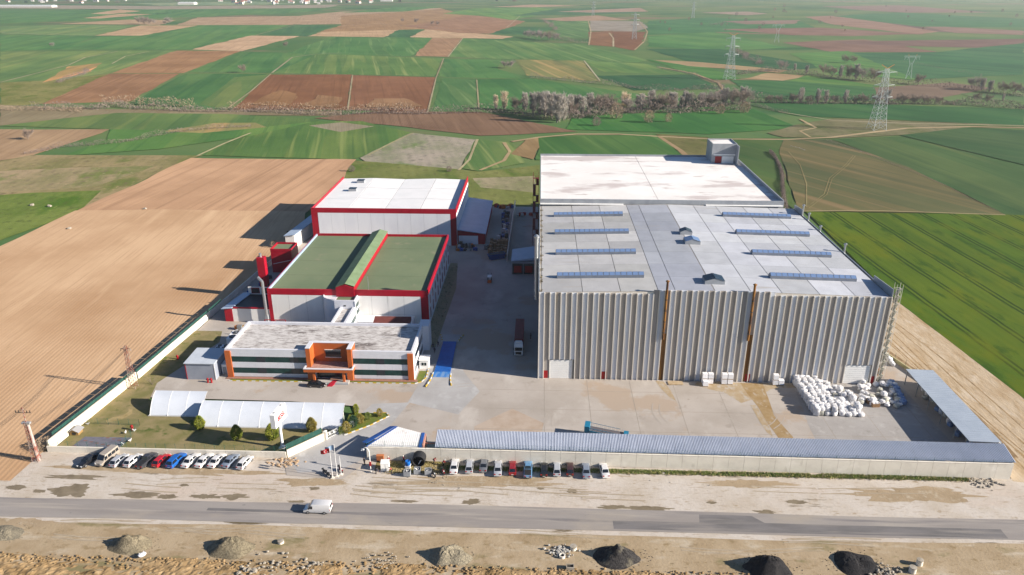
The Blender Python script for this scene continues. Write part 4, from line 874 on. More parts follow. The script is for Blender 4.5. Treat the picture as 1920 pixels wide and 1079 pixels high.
for a in ((OX0, OY0, 7.42, -59.2, OY0 + .6, OH + .15), (-47.2, OY0, 7.42, OX1, OY0 + .6, OH + .15), (OX0, OY1 - .6, 7.42, OX1, OY1, OH + .15), (OX0, OY0 + .605, 7.42, OX0 + .6, OY1 - .605, OH + .15), (OX1 - .6, OY0 + .605, 7.42, OX1, OY1 - .605, OH + .15)): B('parapet', m_off, of, *a)
# cladding panels between the glass bands and the bands themselves
for (xa, xb) in ((OX0 + 1.5, -59.2), (-47.2, OX1 - 1.5)):
    for z0, z1 in ((.4, 1.35), (3.0, 4.6), (6.25, 7.40)):
        n = max(1, round((xb - xa) / 1.9))
        for k in range(n):
            w = (xb - xa) / n; B('cladding_panel', m_off, of, xa + k * w + .015, OY0 - .02, z0, xa + (k + 1) * w - .015, OY0 + .09, z1)
    for z0, z1 in ((1.38, 2.97), (4.63, 6.22)):
        n = max(1, round((xb - xa) / 2.1)); w = (xb - xa) / n
        bnd = B('window_band', m_dark, of, xa, OY0 + .06, z0, xb, OY0 + .098, z1)
        for k in range(n):
            op = k in (3, 7)
            B('pane', m_glassg if not op else m_glassd, bnd, xa + k * w + .03, OY0 + (.03 if not op else -.02), z0 + .03, xa + (k + 1) * w - .03, OY0 + .055, z1 - .03)
for (a, b_) in ((OX0 - .02, OX0 + 1.45), (OX1 - 1.45, OX1 + .02)): B('orange_fin', m_orange, of, a, OY0 - .35, .15, b_, OY0 + .095, OH - .3)
B('plinth', m_terra, of, OX0 - .3, OY0 - 1.1, .1, OX1 + .9, OY0 + .05, .3)
for z0, z1 in ((1.4, 2.97), (4.63, 6.22)):
    for k in range(5): B('side_pane', m_glassd, of, OX1 + .003, OY0 + 2 + k * 2.7, z0, OX1 + .05, OY0 + 4.5 + k * 2.7, z1)
# entrance portal and canopy
PX0, PX1 = -59.1, -47.3
pt = MB().box(PX0, OY0 - .75, 3.9, PX0 + 1.1, OY0 + 3.2, 9.2).build('portal', m_orange, of)
for nm, m, a in (('portal_pier', m_orange, (PX1 - 1.1, OY0 - .75, 3.9, PX1, OY0 + 3.2, 9.2)), ('portal_back', m_orange, (PX0 + 1.105, OY0 + 2.6, 3.61, PX1 - 1.105, OY0 + 3.2, 9.2)),
                 ('portal_cap', m_off, (PX0 - .05, OY0 - .8, 9.205, PX0 + 1.15, OY0 + 3.5, 9.35)), ('portal_cap', m_off, (PX1 - 1.15, OY0 - .8, 9.205, PX1 + .05, OY0 + 3.5, 9.35)),
                 ('portal_cap', m_off, (PX0 + 1.16, OY0 + 2.55, 9.205, PX1 - 1.16, OY0 + 3.5, 9.35)), ('portal_window', m_glassd, (-55.0, OY0 + 2.53, 5.2, -51.0, OY0 + 2.595, 7.2)),
                 ('window_frame', m_white, (-55.15, OY0 + 2.5, 5.05, -50.85, OY0 + 2.595, 5.195)), ('window_frame', m_white, (-55.15, OY0 + 2.5, 7.205, -50.85, OY0 + 2.595, 7.35)),
                 ('side_pier', m_orange, (PX0, OY0 - 1.0, .15, PX0 + 1.5, OY0 + .05, 3.4)), ('side_pier', m_orange, (PX1 - 1.5, OY0 - 1.0, .15, PX1, OY0 + .05, 3.4)),
                 ('entrance_glass', m_glassd, (PX0 + 2.2, OY0 - .05, .5, PX1 - 2.2, OY0 + .05, 3.3))): B(nm, m, pt, *a)
B('terrace', mat('canopy_roof', 'b98f7e', 'cfa898', rough=.8, scale=1.3, lo=.45, hi=.6), of, PX0 + 1.11, OY0 - .04, 3.605, PX1 - 1.11, OY0 + 2.59, 3.86)
cn = MB().box(PX0 - .4, OY0 - 2.4, 3.45, PX1 + .4, OY0 - .05, 3.85).build('canopy', m_offroof2 if 'm_offroof2' in globals() else mat('canopy_roof', 'b98f7e', 'cfa898', rough=.8, scale=1.3, lo=.45, hi=.6), of)
for a in ((PX0 - .45, OY0 - 2.5, 3.3, PX1 + .45, OY0 - 2.405, 4.15), (PX0 - .5, OY0 - 2.4, 3.3, PX0 - .405, OY0 - .1, 4.15), (PX1 + .405, OY0 - 2.4, 3.3, PX1 + .5, OY0 - .1, 4.15)): B('canopy_fascia', m_orange, cn, *a)
for a in ((PX0 - .5, OY0 - 2.55, 4.155, PX1 + .5, OY0 - 2.0, 4.3), (PX0 - .5, OY0 - 1.995, 4.155, PX0 - .06, OY0 - .1, 4.3), (PX1 + .06, OY0 - 1.995, 4.155, PX1 + .5, OY0 - .1, 4.3)): B('canopy_rim', m_off, cn, *a)
for x in (PX0 + 1.7, PX1 - 2.4):
    B('column', m_orange, cn, x, OY0 - 2.2, .5, x + .55, OY0 - 1.65, 3.44)
sp = B('steps', mat('pale_stone', 'd8d0c6', 'cbc2b7', rough=.7, scale=.8), of, PX0 + 2.6, OY0 - 2.6, .15, PX1 - .9, OY0 - 1.11, .5)
B('step', m_grey, sp, PX0 + 5.4, OY0 - 3.0, .15, PX1 - .9, OY0 - 2.605, .34)
car_pet = MB().hexa([(-52.9, 166.38, .505), (-51.6, 166.38, .505), (-51.1, 167.8, .505), (-52.4, 167.8, .505)], [(-52.9, 166.38, .53), (-51.6, 166.38, .53), (-51.1, 167.8, .53), (-52.4, 167.8, .53)])
car_pet.hexa([(-53.4, 164.9, .16), (-52.1, 164.9, .16), (-51.6, 166.36, .16), (-52.9, 166.36, .16)], [(-53.4, 164.9, .18), (-52.1, 164.9, .18), (-51.6, 166.36, .53), (-52.9, 166.36, .53)])
tag(car_pet.build('red_carpet', plain('carpet', 'c01030', .9)), 'red carpet running from the office door down the entrance step', 'carpet')
# corridor and stair block to the hall behind
MB().box(-57.6, OY1 + .01, 0, -53.2, 198.0, 7.0).build('link_wall', m_off, of)
lk = B('link_roof', m_offroof, of, -57.0, OY1 + .01, 7.01, -54.0, 197.9, 7.15)
for a in ((-57.6, OY1 + .01, 7.02, -57.05, 197.95, 7.8), (-53.95, OY1 + .01, 7.02, -53.2, 197.95, 7.8)): B('link_parapet', m_off, lk, *a)
sb = MB().box(-59.3, 198.0, 0, -53.2, 202.15, 9.0).build('stair_block', m_off, of)
for a in ((-59.3, 198.0, 9.01, -53.2, 198.35, 9.8), (-53.55, 198.355, 9.01, -53.2, 202.1, 9.8)): B('block_parapet', m_off, sb, *a)
B('block_roof', m_groof, sb, -59.25, 198.4, 9.01, -53.6, 202.1, 9.12)
arc = [(-59.32 - 4.2 * math.sin(t), 202.15 - 3.4 * (1 - math.cos(t)) * 0 - 3.6 * math.cos(t)) for t in [i * math.pi / 2 / 10 for i in range(11)]]
MB().prism([(-59.32, 202.15)] + arc, .1, 9.2).build('round_stair', m_off, sb, smooth=True)
ring = MB()
for p, q in zip(arc, arc[1:]):
    ring.add([(p[0], p[1], 9.2), (q[0], q[1], 9.2), (q[0] + .3, q[1] + .3, 9.2), (p[0] + .1, p[1] + .35, 9.2), (p[0], p[1], 9.8), (q[0], q[1], 9.8), (q[0] + .3, q[1] + .3, 9.8), (p[0] + .1, p[1] + .35, 9.8)],
             [(4, 5, 6, 7), (0, 1, 5, 4), (2, 3, 7, 6)])
ring.build('round_rim', m_off, sb)
B('vent', m_dark, sb, -56.6, 197.93, 7.9, -55.9, 197.99, 8.3)
for z0, z1 in ((4.6, 6.0), (6.9, 8.3)):
    for k in range(2): B('side_pane', m_glassg, sb, -53.19, 198.3 + k * 1.9, z0, -53.12, 200.0 + k * 1.9, z1)
for z0, z1 in ((1.5, 2.9), (4.2, 5.6)):
    for k in range(4): B('link_pane', m_glassg, of, -53.19, 186.6 + k * 2.8, z0, -53.12, 189.1 + k * 2.8, z1)
MB().tube((-53.0, 197.9, 2), (-53.0, 197.9, 9.6), .07, n=6).build('downpipe', m_white, of)
# rear single storey range
rr = B('rear_range', m_off, of, -76, OY1 + .02, 0, -57.7, 190.6, 4.6)
B('rear_roof', m_rooftop, rr, -75.7, OY1 + .3, 4.61, -58, 190.3, 4.7)
rr2 = B('rear_range', m_wpanel2, of, -53.1, 196.0, 0, -36.5, 202.1, 3.4)
B('rear_roof', m_rooftop, rr2, -52.6, 196.4, 3.41, -37, 201.8, 3.55)
MB().hexa([(-47.0, 192.2, 5.0), (-36.4, 192.2, 5.0), (-36.4, 195.5, 5.0), (-47.0, 195.5, 5.0)], [(-47.0, 192.2, 5.2), (-36.4, 192.2, 5.2), (-36.4, 195.5, 6.1), (-47.0, 195.5, 6.1)]).build('brown_roof', mat('brown_tile', '8a4a40', '7a3f38', rough=.8, scale=1), of)
B('brown_wall', m_wpanel2, of, -46.8, 192.4, 0, -36.6, 195.3, 4.98)
for a in ((OX1 - 1.2, OY1 + .02, 0, OX1 + 1.6, 190.5, 7.6), ): B('side_block', m_off, of, *a)
ant = MB().tube((-36.4, 178, 7.6), (-36.4, 178, 10.2), .05, n=6).build('roof_mast', m_steel, of)
MB().bar((-37.2, 178, 9.6), (-35.6, 178, 9.6), .03).build('mast_arm', m_steel, ant)

# kerbs painted yellow and white
m_yel = plain('kerb_yellow', 'd9b13c', .8); m_kw = plain('kerb_white', 'e3ddd2', .8)
def kerb(name, pts, label):
    k = thing(name, label, 'kerb', (*pts[0], .15)); i = 0
    for p, q in zip(pts, pts[1:]):
        p, q = Vector((*p, 0)), Vector((*q, 0)); L = (q - p).length; n = max(1, round(L / 1.0)); d = (q - p) / n; nrm = Vector((-d.y, d.x, 0)).normalized() * .13
        for j in range(n):
            a, b_ = p + d * j, p + d * (j + .97)
            MB().hexa([(*(a - nrm)[:2], .13), (*(b_ - nrm)[:2], .13), (*(b_ + nrm)[:2], .13), (*(a + nrm)[:2], .13)], [(*(a - nrm)[:2], .31), (*(b_ - nrm)[:2], .31), (*(b_ + nrm)[:2], .31), (*(a + nrm)[:2], .31)]).build('kerb_stone', m_yel if i % 2 else m_kw, k)
            i += 1
kerb('painted_kerb', [(-79.6, 166.9), (-60.5, 167.0)], 'yellow and white painted kerb under the left half of the office front')
kerb('painted_kerb', [(-47.0, 167.0), (-31.2, 167.2), (-29.6, 168.2), (-28.7, 170.5), (-28.8, 176)], 'yellow and white kerb curving round the right corner of the office')
kerb('painted_kerb', [(-43.6, 143.2), (-38.6, 147.4), (-34.9, 151.6), (-35.7, 152.9), (-40, 152.9)], 'yellow and white kerb round the planted island inside the gate')

# prefab cabin left of the office, booth, plant
cb = thing('grey_cabin', 'large pale grey box shed with a white roof left of the office', 'shed', (-87, 168, .15))
MB().box(-90.6, 167.3, .1, -83.0, 175.2, 4.8).build('wall', mat('cabin_wall', 'aeb0b8', 'a4a7b0', rough=.6, scale=.4), cb)
MB().hexa([(-90.8, 167.0, 4.81), (-82.8, 167.0, 4.81), (-82.8, 175.4, 4.81), (-90.8, 175.4, 4.81)], [(-90.8, 167.0, 5.0), (-82.8, 167.0, 5.0), (-82.8, 175.4, 5.25), (-90.8, 175.4, 5.25)]).build('roof', mat('cabin_roof', 'dfe1e4', 'd2d5d9', rough=.6, scale=.4), cb)
B('corner_strip', m_white, cb, -83.1, 167.24, .15, -82.94, 167.297, 4.8)
B('corner_strip', m_redd, cb, -90.7, 167.24, .15, -90.5, 167.297, 4.8)
sd = thing('side_store', 'small white store between the grey shed and the office', 'shed', (-81.6, 171, .15))
MB().box(-82.7, 170.6, .1, -80.8, 176, 2.8).build('wall', m_wpanel, sd)
B('roof', m_rooftop, sd, -82.75, 170.4, 2.81, -80.75, 176.2, 2.95)
B('door', m_grey, sd, -82.4, 170.54, .15, -81.5, 170.595, 2.2)
bo = thing('weigh_booth', 'small white booth with a window right of the office', 'booth', (-30, 176.5, .15))
MB().box(-31.2, 175.2, .12, -28.7, 178.2, 2.6).build('wall', m_white, bo)
B('roof', m_white, bo, -31.35, 175.05, 2.61, -28.55, 178.35, 2.78)
B('window', m_glassd, bo, -30.6, 175.13, 1.2, -29.3, 175.195, 2.0)
B('window_bar', m_white, bo, -29.98, 175.1, 1.2, -29.9, 175.128, 2.0)
def chiller(loc, w, d, h, fx, fy, label):
    c = thing('chiller', label, 'chiller', (*loc, .15), 0, None)
    x, y = loc
    MB().box(x - w / 2, y - d / 2, .15, x + w / 2, y + d / 2, h).build('casing', m_wpanel, c)
    for i in range(fx):
        for j in range(fy):
            cx, cy = x - w / 2 + (i + .5) * w / fx, y - d / 2 + (j + .5) * d / fy
            f = MB().tube((cx, cy, h), (cx, cy, h + .18), min(w / fx, d / fy) * .4, n=12).build('fan', m_dark, c)
            MB().tube((cx, cy, h + .181), (cx, cy, h + .21), min(w / fx, d / fy) * .12, n=8).build('hub', m_grey, f)
chiller((-86.2, 189.0), 3.0, 5.2, 2.6, 1, 2, 'white rooftop style chiller with two fans behind the office corner')
chiller((-87.0, 181.0), 3.4, 4.2, 2.4, 2, 3, 'chiller with six dark fans just behind the grey box shed')
gq = thing('generator', 'yellow machine beside the low white annex behind the office', 'generator', (-79.3, 195.4, .15))
MB().box(-81, 194.6, .15, -78.2, 196.6, 1.6).build('casing', plain('machine_yellow', 'd8a818', .5), gq)
B('engine_cover', m_dark, gq, -80.6, 194.8, 1.61, -79.2, 196.4, 2.0)
MB().tube((-78.7, 195.6, 1.5), (-78.7, 195.6, 2.6), .12, n=6).build('exhaust', m_steel, gq)
fr = thing('goal_frame', 'red tube goal frame behind the office roof', 'frame', (-76, 192, .15))
for x in (-78, -75, -72): MB().tube((x, 191.6, .15), (x, 191.6, 6.2), .12, n=6).build('post', m_redd, fr)
MB().tube((-78, 191.6, 6.2), (-72, 191.6, 6.2), .12, n=6).build('crossbar', m_redd, fr)
# junk heap by the annex
mjunk = [plain('junk_%s' % n, c, .7) for n, c in (('wood', 'b08a54'), ('white', 'd8d6d0'), ('grey', '8a8a88'), ('orange', 'd07a30'), ('blue', '3a62a8'), ('dark', '4a4a48'))]
def junk(x, y, s, m, label, h=None, group=None, cat='crate'):
    o = thing('crate', label, cat, (x, y, .15), random.uniform(-.6, .6), group)
    h = h or s
    MB().box(-s / 2, -s / 2, .12, s / 2, s / 2, h).build('box', m, o, local=True)
    for k in (-1, 1): MB().box(k * s * .33 - .07, -s * .52, 0, k * s * .33 + .07, s * .52, .12).build('runner', mjunk[0], o, local=True)
    MB().box(-s * .53, -s * .53, h, s * .53, s * .53, h + .08).build('lid', m, o, local=True)
    return o
for k in range(14):
    junk(-89.5 + random.uniform(0, 9), 192.5 + random.uniform(0, 6.5), random.uniform(.5, 1.3), random.choice(mjunk[:4]), 'crate in the junk heap behind the chillers', group='junk heap behind the office')
# west yard clutter (blue drums and crates in the shade)
for k in range(12):
    junk(-97 + random.uniform(-1, 3.5) + k * .25, 214 + k * 2.2, random.uniform(.7, 1.3), random.choice(mjunk[3:]), 'crate in the shaded strip west of the green roofed hall', group='crates in the shade by the west wall')
# weighbridge
m_wbblue = mat('weighbridge_blue', '2a6fc4', '215fae', rough=.5, scale=.6)
wb = thing('weighbridge', 'blue steel weighbridge deck with pale ramps and yellow guide kerbs', 'weighbridge', (-24.9, 182, .15))
MB().hexa([(-27.0, 173.4, .16), (-22.7, 173.4, .16), (-23.0, 191.3, .16), (-26.8, 191.3, .16)], [(-27.0, 173.4, .42), (-22.7, 173.4, .42), (-23.0, 191.3, .42), (-26.8, 191.3, .42)]).build('deck', m_wbblue, wb)
MB().hexa([(-27.0, 170.4, .16), (-22.7, 170.4, .16), (-22.7, 173.38, .16), (-27.0, 173.38, .16)], [(-27.0, 170.4, .40), (-22.7, 170.4, .40), (-22.7, 173.38, .415), (-27.0, 173.38, .415)]).build('deck_plate', mat('worn_blue', '7fa3cf', '3f86d0', rough=.6, scale=.4, stretch=(2, .3, 1), lo=.45, hi=.55), wb)
for ya, yb, wa in ((170.38, 165.2, 3.0), (191.4, 196.4, 2.7)):
    pts = [(-27.0, ya), (-22.7, ya), (-24.85 + wa, yb), (-24.85 - wa, yb)]
    if yb > ya: pts = pts
    z = [.39, .39, .165, .165]
    q = [(p[0], p[1], .161) for p in pts]; t_ = [(p[0], p[1], zz) for p, zz in zip(pts, z)]
    if yb < ya: q, t_ = q[::-1], t_[::-1]
    MB().hexa(q, t_).build('ramp', m_conc2, wb)
for sx, y0, y1, bend in ((-1, 173, 165.4, -1.1), (1, 172.5, 166.4, .9), (-1, 191.2, 195.8, -1.0), (1, 191.2, 195.8, 1.2)):
    x0 = -24.85 + sx * 2.35; n = 6
    for k in range(n):
        t0, t1 = k / n, (k + .95) / n; f = lambda t: (x0 + bend * t * t * .9, y0 + (y1 - y0) * t)
        MB().tube((*f(t0), .33), (*f(t1), .33), .19, n=6).build('guide_kerb', m_yel if k % 2 else m_kw, wb)

# ================================================================ boundary walls, canopies, gate
m_bwall = mat('boundary_concrete', (.70, .66, .58), (.62, .58, .51), rough=.9, scale=.35, spec=.2, stretch=(1, 1, 1.2), layers=(((.54, .50, .43), .8, (1, 1, .25), .62, .74), ((.76, .72, .65), .15, (1, 1, 1), .55, .65)))
m_bwall2 = mat('cream_wall', (.72, .66, .55), (.66, .60, .49), rough=.9, scale=.35, spec=.2, layers=(('c4b79e', .8, (1, 1, .25), .62, .72),))
m_green = plain('fence_green', (.012, .10, .075), .5)
m_shade = mat('green_shade_cloth', (.010, .05, .042), (.014, .07, .055), rough=.8, scale=1)
def wall_run(name, label, p, q, h, t, m, pw_, cap=None):
    p, q = Vector((*p, 0)), Vector((*q, 0)); L = (q - p).length; n = max(1, round(L / pw_)); d = (q - p) / n; nr = Vector((-d.y, d.x, 0)).normalized() * t / 2
    w = thing(name, label, 'wall', (*p[:2], .0))
    for j in range(n):
        a, b_ = p + d * (j + .006), p + d * (j + .994); hh = h[0] + (h[1] - h[0]) * j / n
        MB().hexa([(*(a - nr)[:2], -.1), (*(b_ - nr)[:2], -.1), (*(b_ + nr)[:2], -.1), (*(a + nr)[:2], -.1)], [(*(a - nr)[:2], hh), (*(b_ - nr)[:2], hh), (*(b_ + nr)[:2], hh), (*(a + nr)[:2], hh)]).build('wall_panel', m, w)
        if cap:
            nr2 = nr * 1.25
            MB().hexa([(*(a - nr2)[:2], hh + .003), (*(b_ - nr2)[:2], hh + .003), (*(b_ + nr2)[:2], hh + .003), (*(a + nr2)[:2], hh + .003)], [(*(a - nr2)[:2], hh + .09), (*(b_ - nr2)[:2], hh + .09), (*(b_ + nr2)[:2], hh + .09), (*(a + nr2)[:2], hh + .09)]).build('coping', m, w)
    return w
def fence_run(label, p, q, h0, h1, step, cloth=False, mesh=True):
    p, q = Vector((*p, 0)), Vector((*q, 0)); L = (q - p).length; n = max(1, round(L / step)); d = (q - p) / n
    f = thing('wire_fence', label, 'fence', (*p[:2], h0))
    for j in range(n + 1):
        a = p + d * j; MB().bar((*a[:2], h0), (*a[:2], h1), .05).build('post', m_green, f)
    if cloth:
        for j in range(n):
            a, b_ = p + d * (j + .03), p + d * (j + .97)
            MB().hexa([(a.x - .01, a.y - .01, h0), (b_.x - .01, b_.y - .01, h0), (b_.x + .01, b_.y + .01, h0), (a.x + .01, a.y + .01, h0)], [(a.x - .01, a.y - .01, h1), (b_.x - .01, b_.y - .01, h1), (b_.x + .01, b_.y + .01, h1), (a.x + .01, a.y + .01, h1)]).build('shade_cloth', m_shade, f)
    elif mesh:
        w = MB(); k = 0
        z = h0 + .1
        while z < h1: w.bar((*p[:2], z), (*q[:2], z), .012); z += .22
        x = 0
        while x < L:
            a = p + (q - p) * (x / L); w.bar((*a[:2], h0), (*a[:2], h1), .007); x += .45
        w.build('wire_mesh', m_green, f)
    return f
wall_run('front_wall', 'long pale concrete wall along the road under the grey sheet canopy', (-36.4, 134.6), (98.6, 132.3), (3.0, 3.85), .3, m_bwall, 3.25, cap=True)
wall_run('east_wall', 'short concrete wall at the east end of the sheet canopy', (98.6, 132.5), (99.6, 139.6), (3.85, 4.9), .25, m_bwall, 3.1)
wall_run('low_wall', 'low pale wall in front of the lawn behind the left row of cars', (-107.2, 134.5), (-54.0, 134.2), (1.55, 1.6), .3, m_bwall, 4.4)
wall_run('gate_wall', 'cream wall running back from the road to the gate', (-53.85, 134.25), (-47.6, 141.0), (2.0, 2.0), .3, m_bwall2, 9)
wall_run('west_wall', 'long cream wall along the ploughed field', (-107.2, 135.0), (-103.6, 166.5), (2.5, 2.5), .35, m_bwall2, 4.0)
wall_run('west_wall', 'grey rear stretch of the field wall beside the halls', (-103.55, 167), (-96.5, 262), (2.0, 2.0), .3, m_bwall, 5.0)
fence_run('green shade cloth fence on top of the cream field wall', (-107.5, 137.4), (-103.9, 166.3), 2.5, 3.25, 3.0, cloth=True)
fence_run('green shade cloth fence on the rear field wall', (-103.8, 167.2), (-100.4, 214), 2.0, 2.7, 3.4, cloth=True)
fence_run('green wire fence on the low wall in front of the lawn', (-106.8, 134.6), (-54.4, 134.4), 1.65, 2.9, 2.2)
fence_run('green wire fence on the cream gate wall', (-54.0, 134.6), (-48.0, 141.2), 2.0, 3.3, 2.2, cloth=True)
fence_run('thin wire fence above the long road wall', (-36.4, 134.75), (98.6, 132.55), 3.1, 4.6, 4.0)
fence_run('green wire pen fence along the north side of the hen yard', (-104.6, 145.6), (-92.2, 145.4), .19, 1.9, 2.4)
fence_run('green wire pen fence along the right side of the hen yard', (-92.2, 145.4), (-91.5, 136.2), .19, 1.9, 2.4)
B('gate_pier', m_bwall, None, -47.9, 140.9, 0, -47.2, 141.7, 2.4) if False else None
gp = MB().box(-47.75, 141.0, 0, -47.0, 141.8, 2.3).add([(-47.8, 140.95, 2.3), (-46.95, 140.95, 2.3), (-46.95, 141.85, 2.3), (-47.8, 141.85, 2.3), (-47.37, 141.4, 2.55)], [(0, 1, 4), (1, 2, 4), (2, 3, 4), (3, 0, 4)]).build('gate_pier', m_bwall)
tag(gp, 'square concrete gate pier at the end of the cream wall', 'pier')
# white sliding gate
sg = thing('sliding_gate', 'white barred sliding gate standing open beside the gate pier', 'gate', (-46.8, 141.6, .15))
ga, gb = Vector((-46.9, 141.6, 0)), Vector((-42.7, 146.5, 0))
for z in (.3, 1.0, 1.75): MB().bar((*ga[:2], z), (*gb[:2], z), .06).build('rail', m_white, sg)
for k in range(19):
    p = ga + (gb - ga) * k / 18; MB().bar((*p[:2], .25), (*p[:2], 1.8), .05).build('bar', m_white, sg)
    if k % 3 == 1:
        q = ga + (gb - ga) * (k + 1) / 18; MB().tube((*(p + q)[:2] * 0, 0) if False else (p.x, p.y, 1.35), (q.x, q.y, 1.35), .22, n=8).build('ring', m_white, sg)
MB().box(-43.0, 146.4, .15, -42.2, 147.1, 1.5).build('motor_box', m_grey, sg)
# sheet canopy along the front wall
m_sheet = mat('canopy_sheet', (.42, .46, .55), (.36, .40, .49), rough=.45, scale=.3, metal=.15)
cy = thing('sheet_canopy', 'long blue grey corrugated canopy behind the road wall', 'canopy', (35, 136, 3))
x = -21.6; k = 0
src = None
def corr(w, n):
    b = MB(); pr = []
    for i in range(n * 4 + 1):
        t = i / (n * 4) * w; ph = i % 4; pr.append((t, .0 if ph in (0, 3) else .09))
    for i in range(len(pr) - 1):
        (xa, za), (xb, zb) = pr[i], pr[i + 1]
        b.add([(xa, 0, za), (xb, 0, zb), (xb, 5.0, zb + 1.25), (xa, 5.0, za + 1.25)], [(0, 1, 2, 3)])
    return b
while x < 97.3:
    hh = 3.25 + .82 * (x + 36) / 135
    yy = 134.75 - 2.3 * (x + 36) / 135
    if src is None:
        src = corr(1.97, 6).build('roof_sheet', m_sheet, cy, local=True); o = src
    else: o = share(src, cy)
    o.location = Vector((x, yy, hh)) - WLOC[cy.name]
    x += 1.98
for k in range(17):
    x = -21 + k * 7.4; MB().tube((x, 139.3 - 2.3 * (x + 36) / 135, .15), (x, 139.3 - 2.3 * (x + 36) / 135, 4.2 + .82 * (x + 36) / 135), .09, n=6).build('post', m_steel, cy)
# open shed on the east side
m_shed = ribbed('shed_sheet', 'b9c0c9', .9, 1, .02, rough=.45, c2='adb5bf')
es_ = thing('open_shed', 'open sided store with a long plain grey roof on the east boundary', 'shed', (95.5, 153, .15))
for j in range(8):
    ya, yb = 139.9 + j * 4.05, 139.9 + (j + 1) * 4.05 - .02; xa, xb = 93.5 + j * .11, 93.5 + (j + 1) * .11
    MB().hexa([(xa, ya, 4.1), (xa + 6.9, ya, 3.9), (xb + 6.9, yb, 3.9), (xb, yb, 4.1)], [(xa, ya, 4.22), (xa + 6.9, ya, 4.02), (xb + 6.9, yb, 4.02), (xb, yb, 4.22)]).build('roof_sheet', m_shed, es_)
for k in range(6):
    y = 141.0 + k * 6.1
    MB().tube((94.5, y, .15), (94.5, y, 4.08), .13, n=6).build('post', m_steel, es_); MB().tube((99.9, y, .15), (99.9, y, 3.9), .13, n=6).build('post', m_steel, es_)
    MB().bar((94.5, y, 3.95), (99.9, y, 3.75), .1).build('rafter', m_steel, es_)
B('back_wall', m_grey, es_, 100.35, 139.9, .1, 100.5, 172.0, 3.85)
wall_run('yard_wall', 'low yellowish wall along the dirt track beside the warehouse', (100.4, 172.4), (94.4, 196), (1.1, 1.1), .3, mat('yellow_wall', 'cdbf8a', 'bcae7c', rough=.9, scale=.6), 4)
fence_run('wire fence posts on the low wall beside the dirt track', (100.4, 172.4), (94.4, 196), 1.1, 2.6, 4.4, mesh=False)
# gatehouse with white corrugated roof
m_gsheet = mat('white_corrugated', (.74, .73, .72), (.66, .65, .64), rough=.6, scale=.4, layers=(('d0b8a0', .25, (1, 1, 1), .60, .68),))
gt = thing('gatehouse', 'gatehouse with a white corrugated roof and blue edges beside the gate', 'gatehouse', (-30, 137, .15))
MB().prism([(-36.0, 134.95), (-25.2, 134.8), (-25.2, 139.0), (-31, 140.6), (-35.6, 136.4)], .1, 3.05).build('wall', m_wpanel2, gt)
ga_, n = MB(), 26
def yb_(x):   # back edge of roof
    return 135.0 + (x + 36.2) / 5.4 * 6.2 if x < -30.8 else 141.2 - (x + 30.8) / 5.8 * 2.0
for i in range(n):
    xa, xb = -36.2 + i * 11.2 / n, -36.2 + (i + 1) * 11.2 / n; xm = xa + (xb - xa) * .35
    for a, b_, za, zb in ((xa, xm, .02, .02), (xm, xm + .06, .02, 0), (xm + .06, xb - .06, 0, 0), (xb - .06, xb, 0, .02)):
        ga_.add([(a, 134.55, 3.25 + za), (b_, 134.55, 3.25 + zb), (b_, max(134.6, yb_(b_)), 3.25 + zb + (yb_(b_) - 134.5) * .12), (a, max(134.6, yb_(a)), 3.25 + za + (yb_(a) - 134.5) * .12)], [(0, 1, 2, 3)])
ga_.build('roof', m_gsheet, gt)
m_bluef = plain('blue_fascia', '2f62ae', .5)
MB().hexa([(-36.5, 134.6, 2.4), (-36.2, 134.5, 2.4), (-30.7, 141.1, 3.3), (-31.1, 141.3, 3.3)], [(-36.5, 134.6, 3.3), (-36.2, 134.5, 3.3), (-30.7, 141.1, 4.1), (-31.1, 141.3, 4.1)]).build('blue_fascia', m_bluef, gt)
MB().hexa([(-37.6, 136.0, 3.3), (-36.5, 135.2, 3.5), (-31.2, 141.4, 4.0), (-32.6, 141.9, 3.6)], [(-37.6, 136.0, 3.4), (-36.5, 135.2, 3.6), (-31.2, 141.4, 4.1), (-32.6, 141.9, 3.7)]).build('blue_canopy', m_bluef, gt)
MB().hexa([(-25.0, 134.55, 3.2), (-24.4, 134.55, 3.2), (-24.4, 139.2, 3.7), (-25.0, 139.2, 3.7)], [(-25.0, 134.55, 3.45), (-24.4, 134.55, 3.45), (-24.4, 139.2, 3.95), (-25.0, 139.2, 3.95)]).build('blue_edge', m_bluef, gt)
B('salmon_wall', plain('salmon', 'd99a84', .8), gt, -24.35, 134.95, .1, -24.05, 139.3, 3.6)
B('side_wall', m_dark, gt, -24.0, 134.95, .1, -22.0, 135.4, 2.6)
B('side_beam', plain('salmon_beam', 'd99a84', .8), gt, -24.0, 136.8, 2.6, -21.9, 137.0, 2.9)
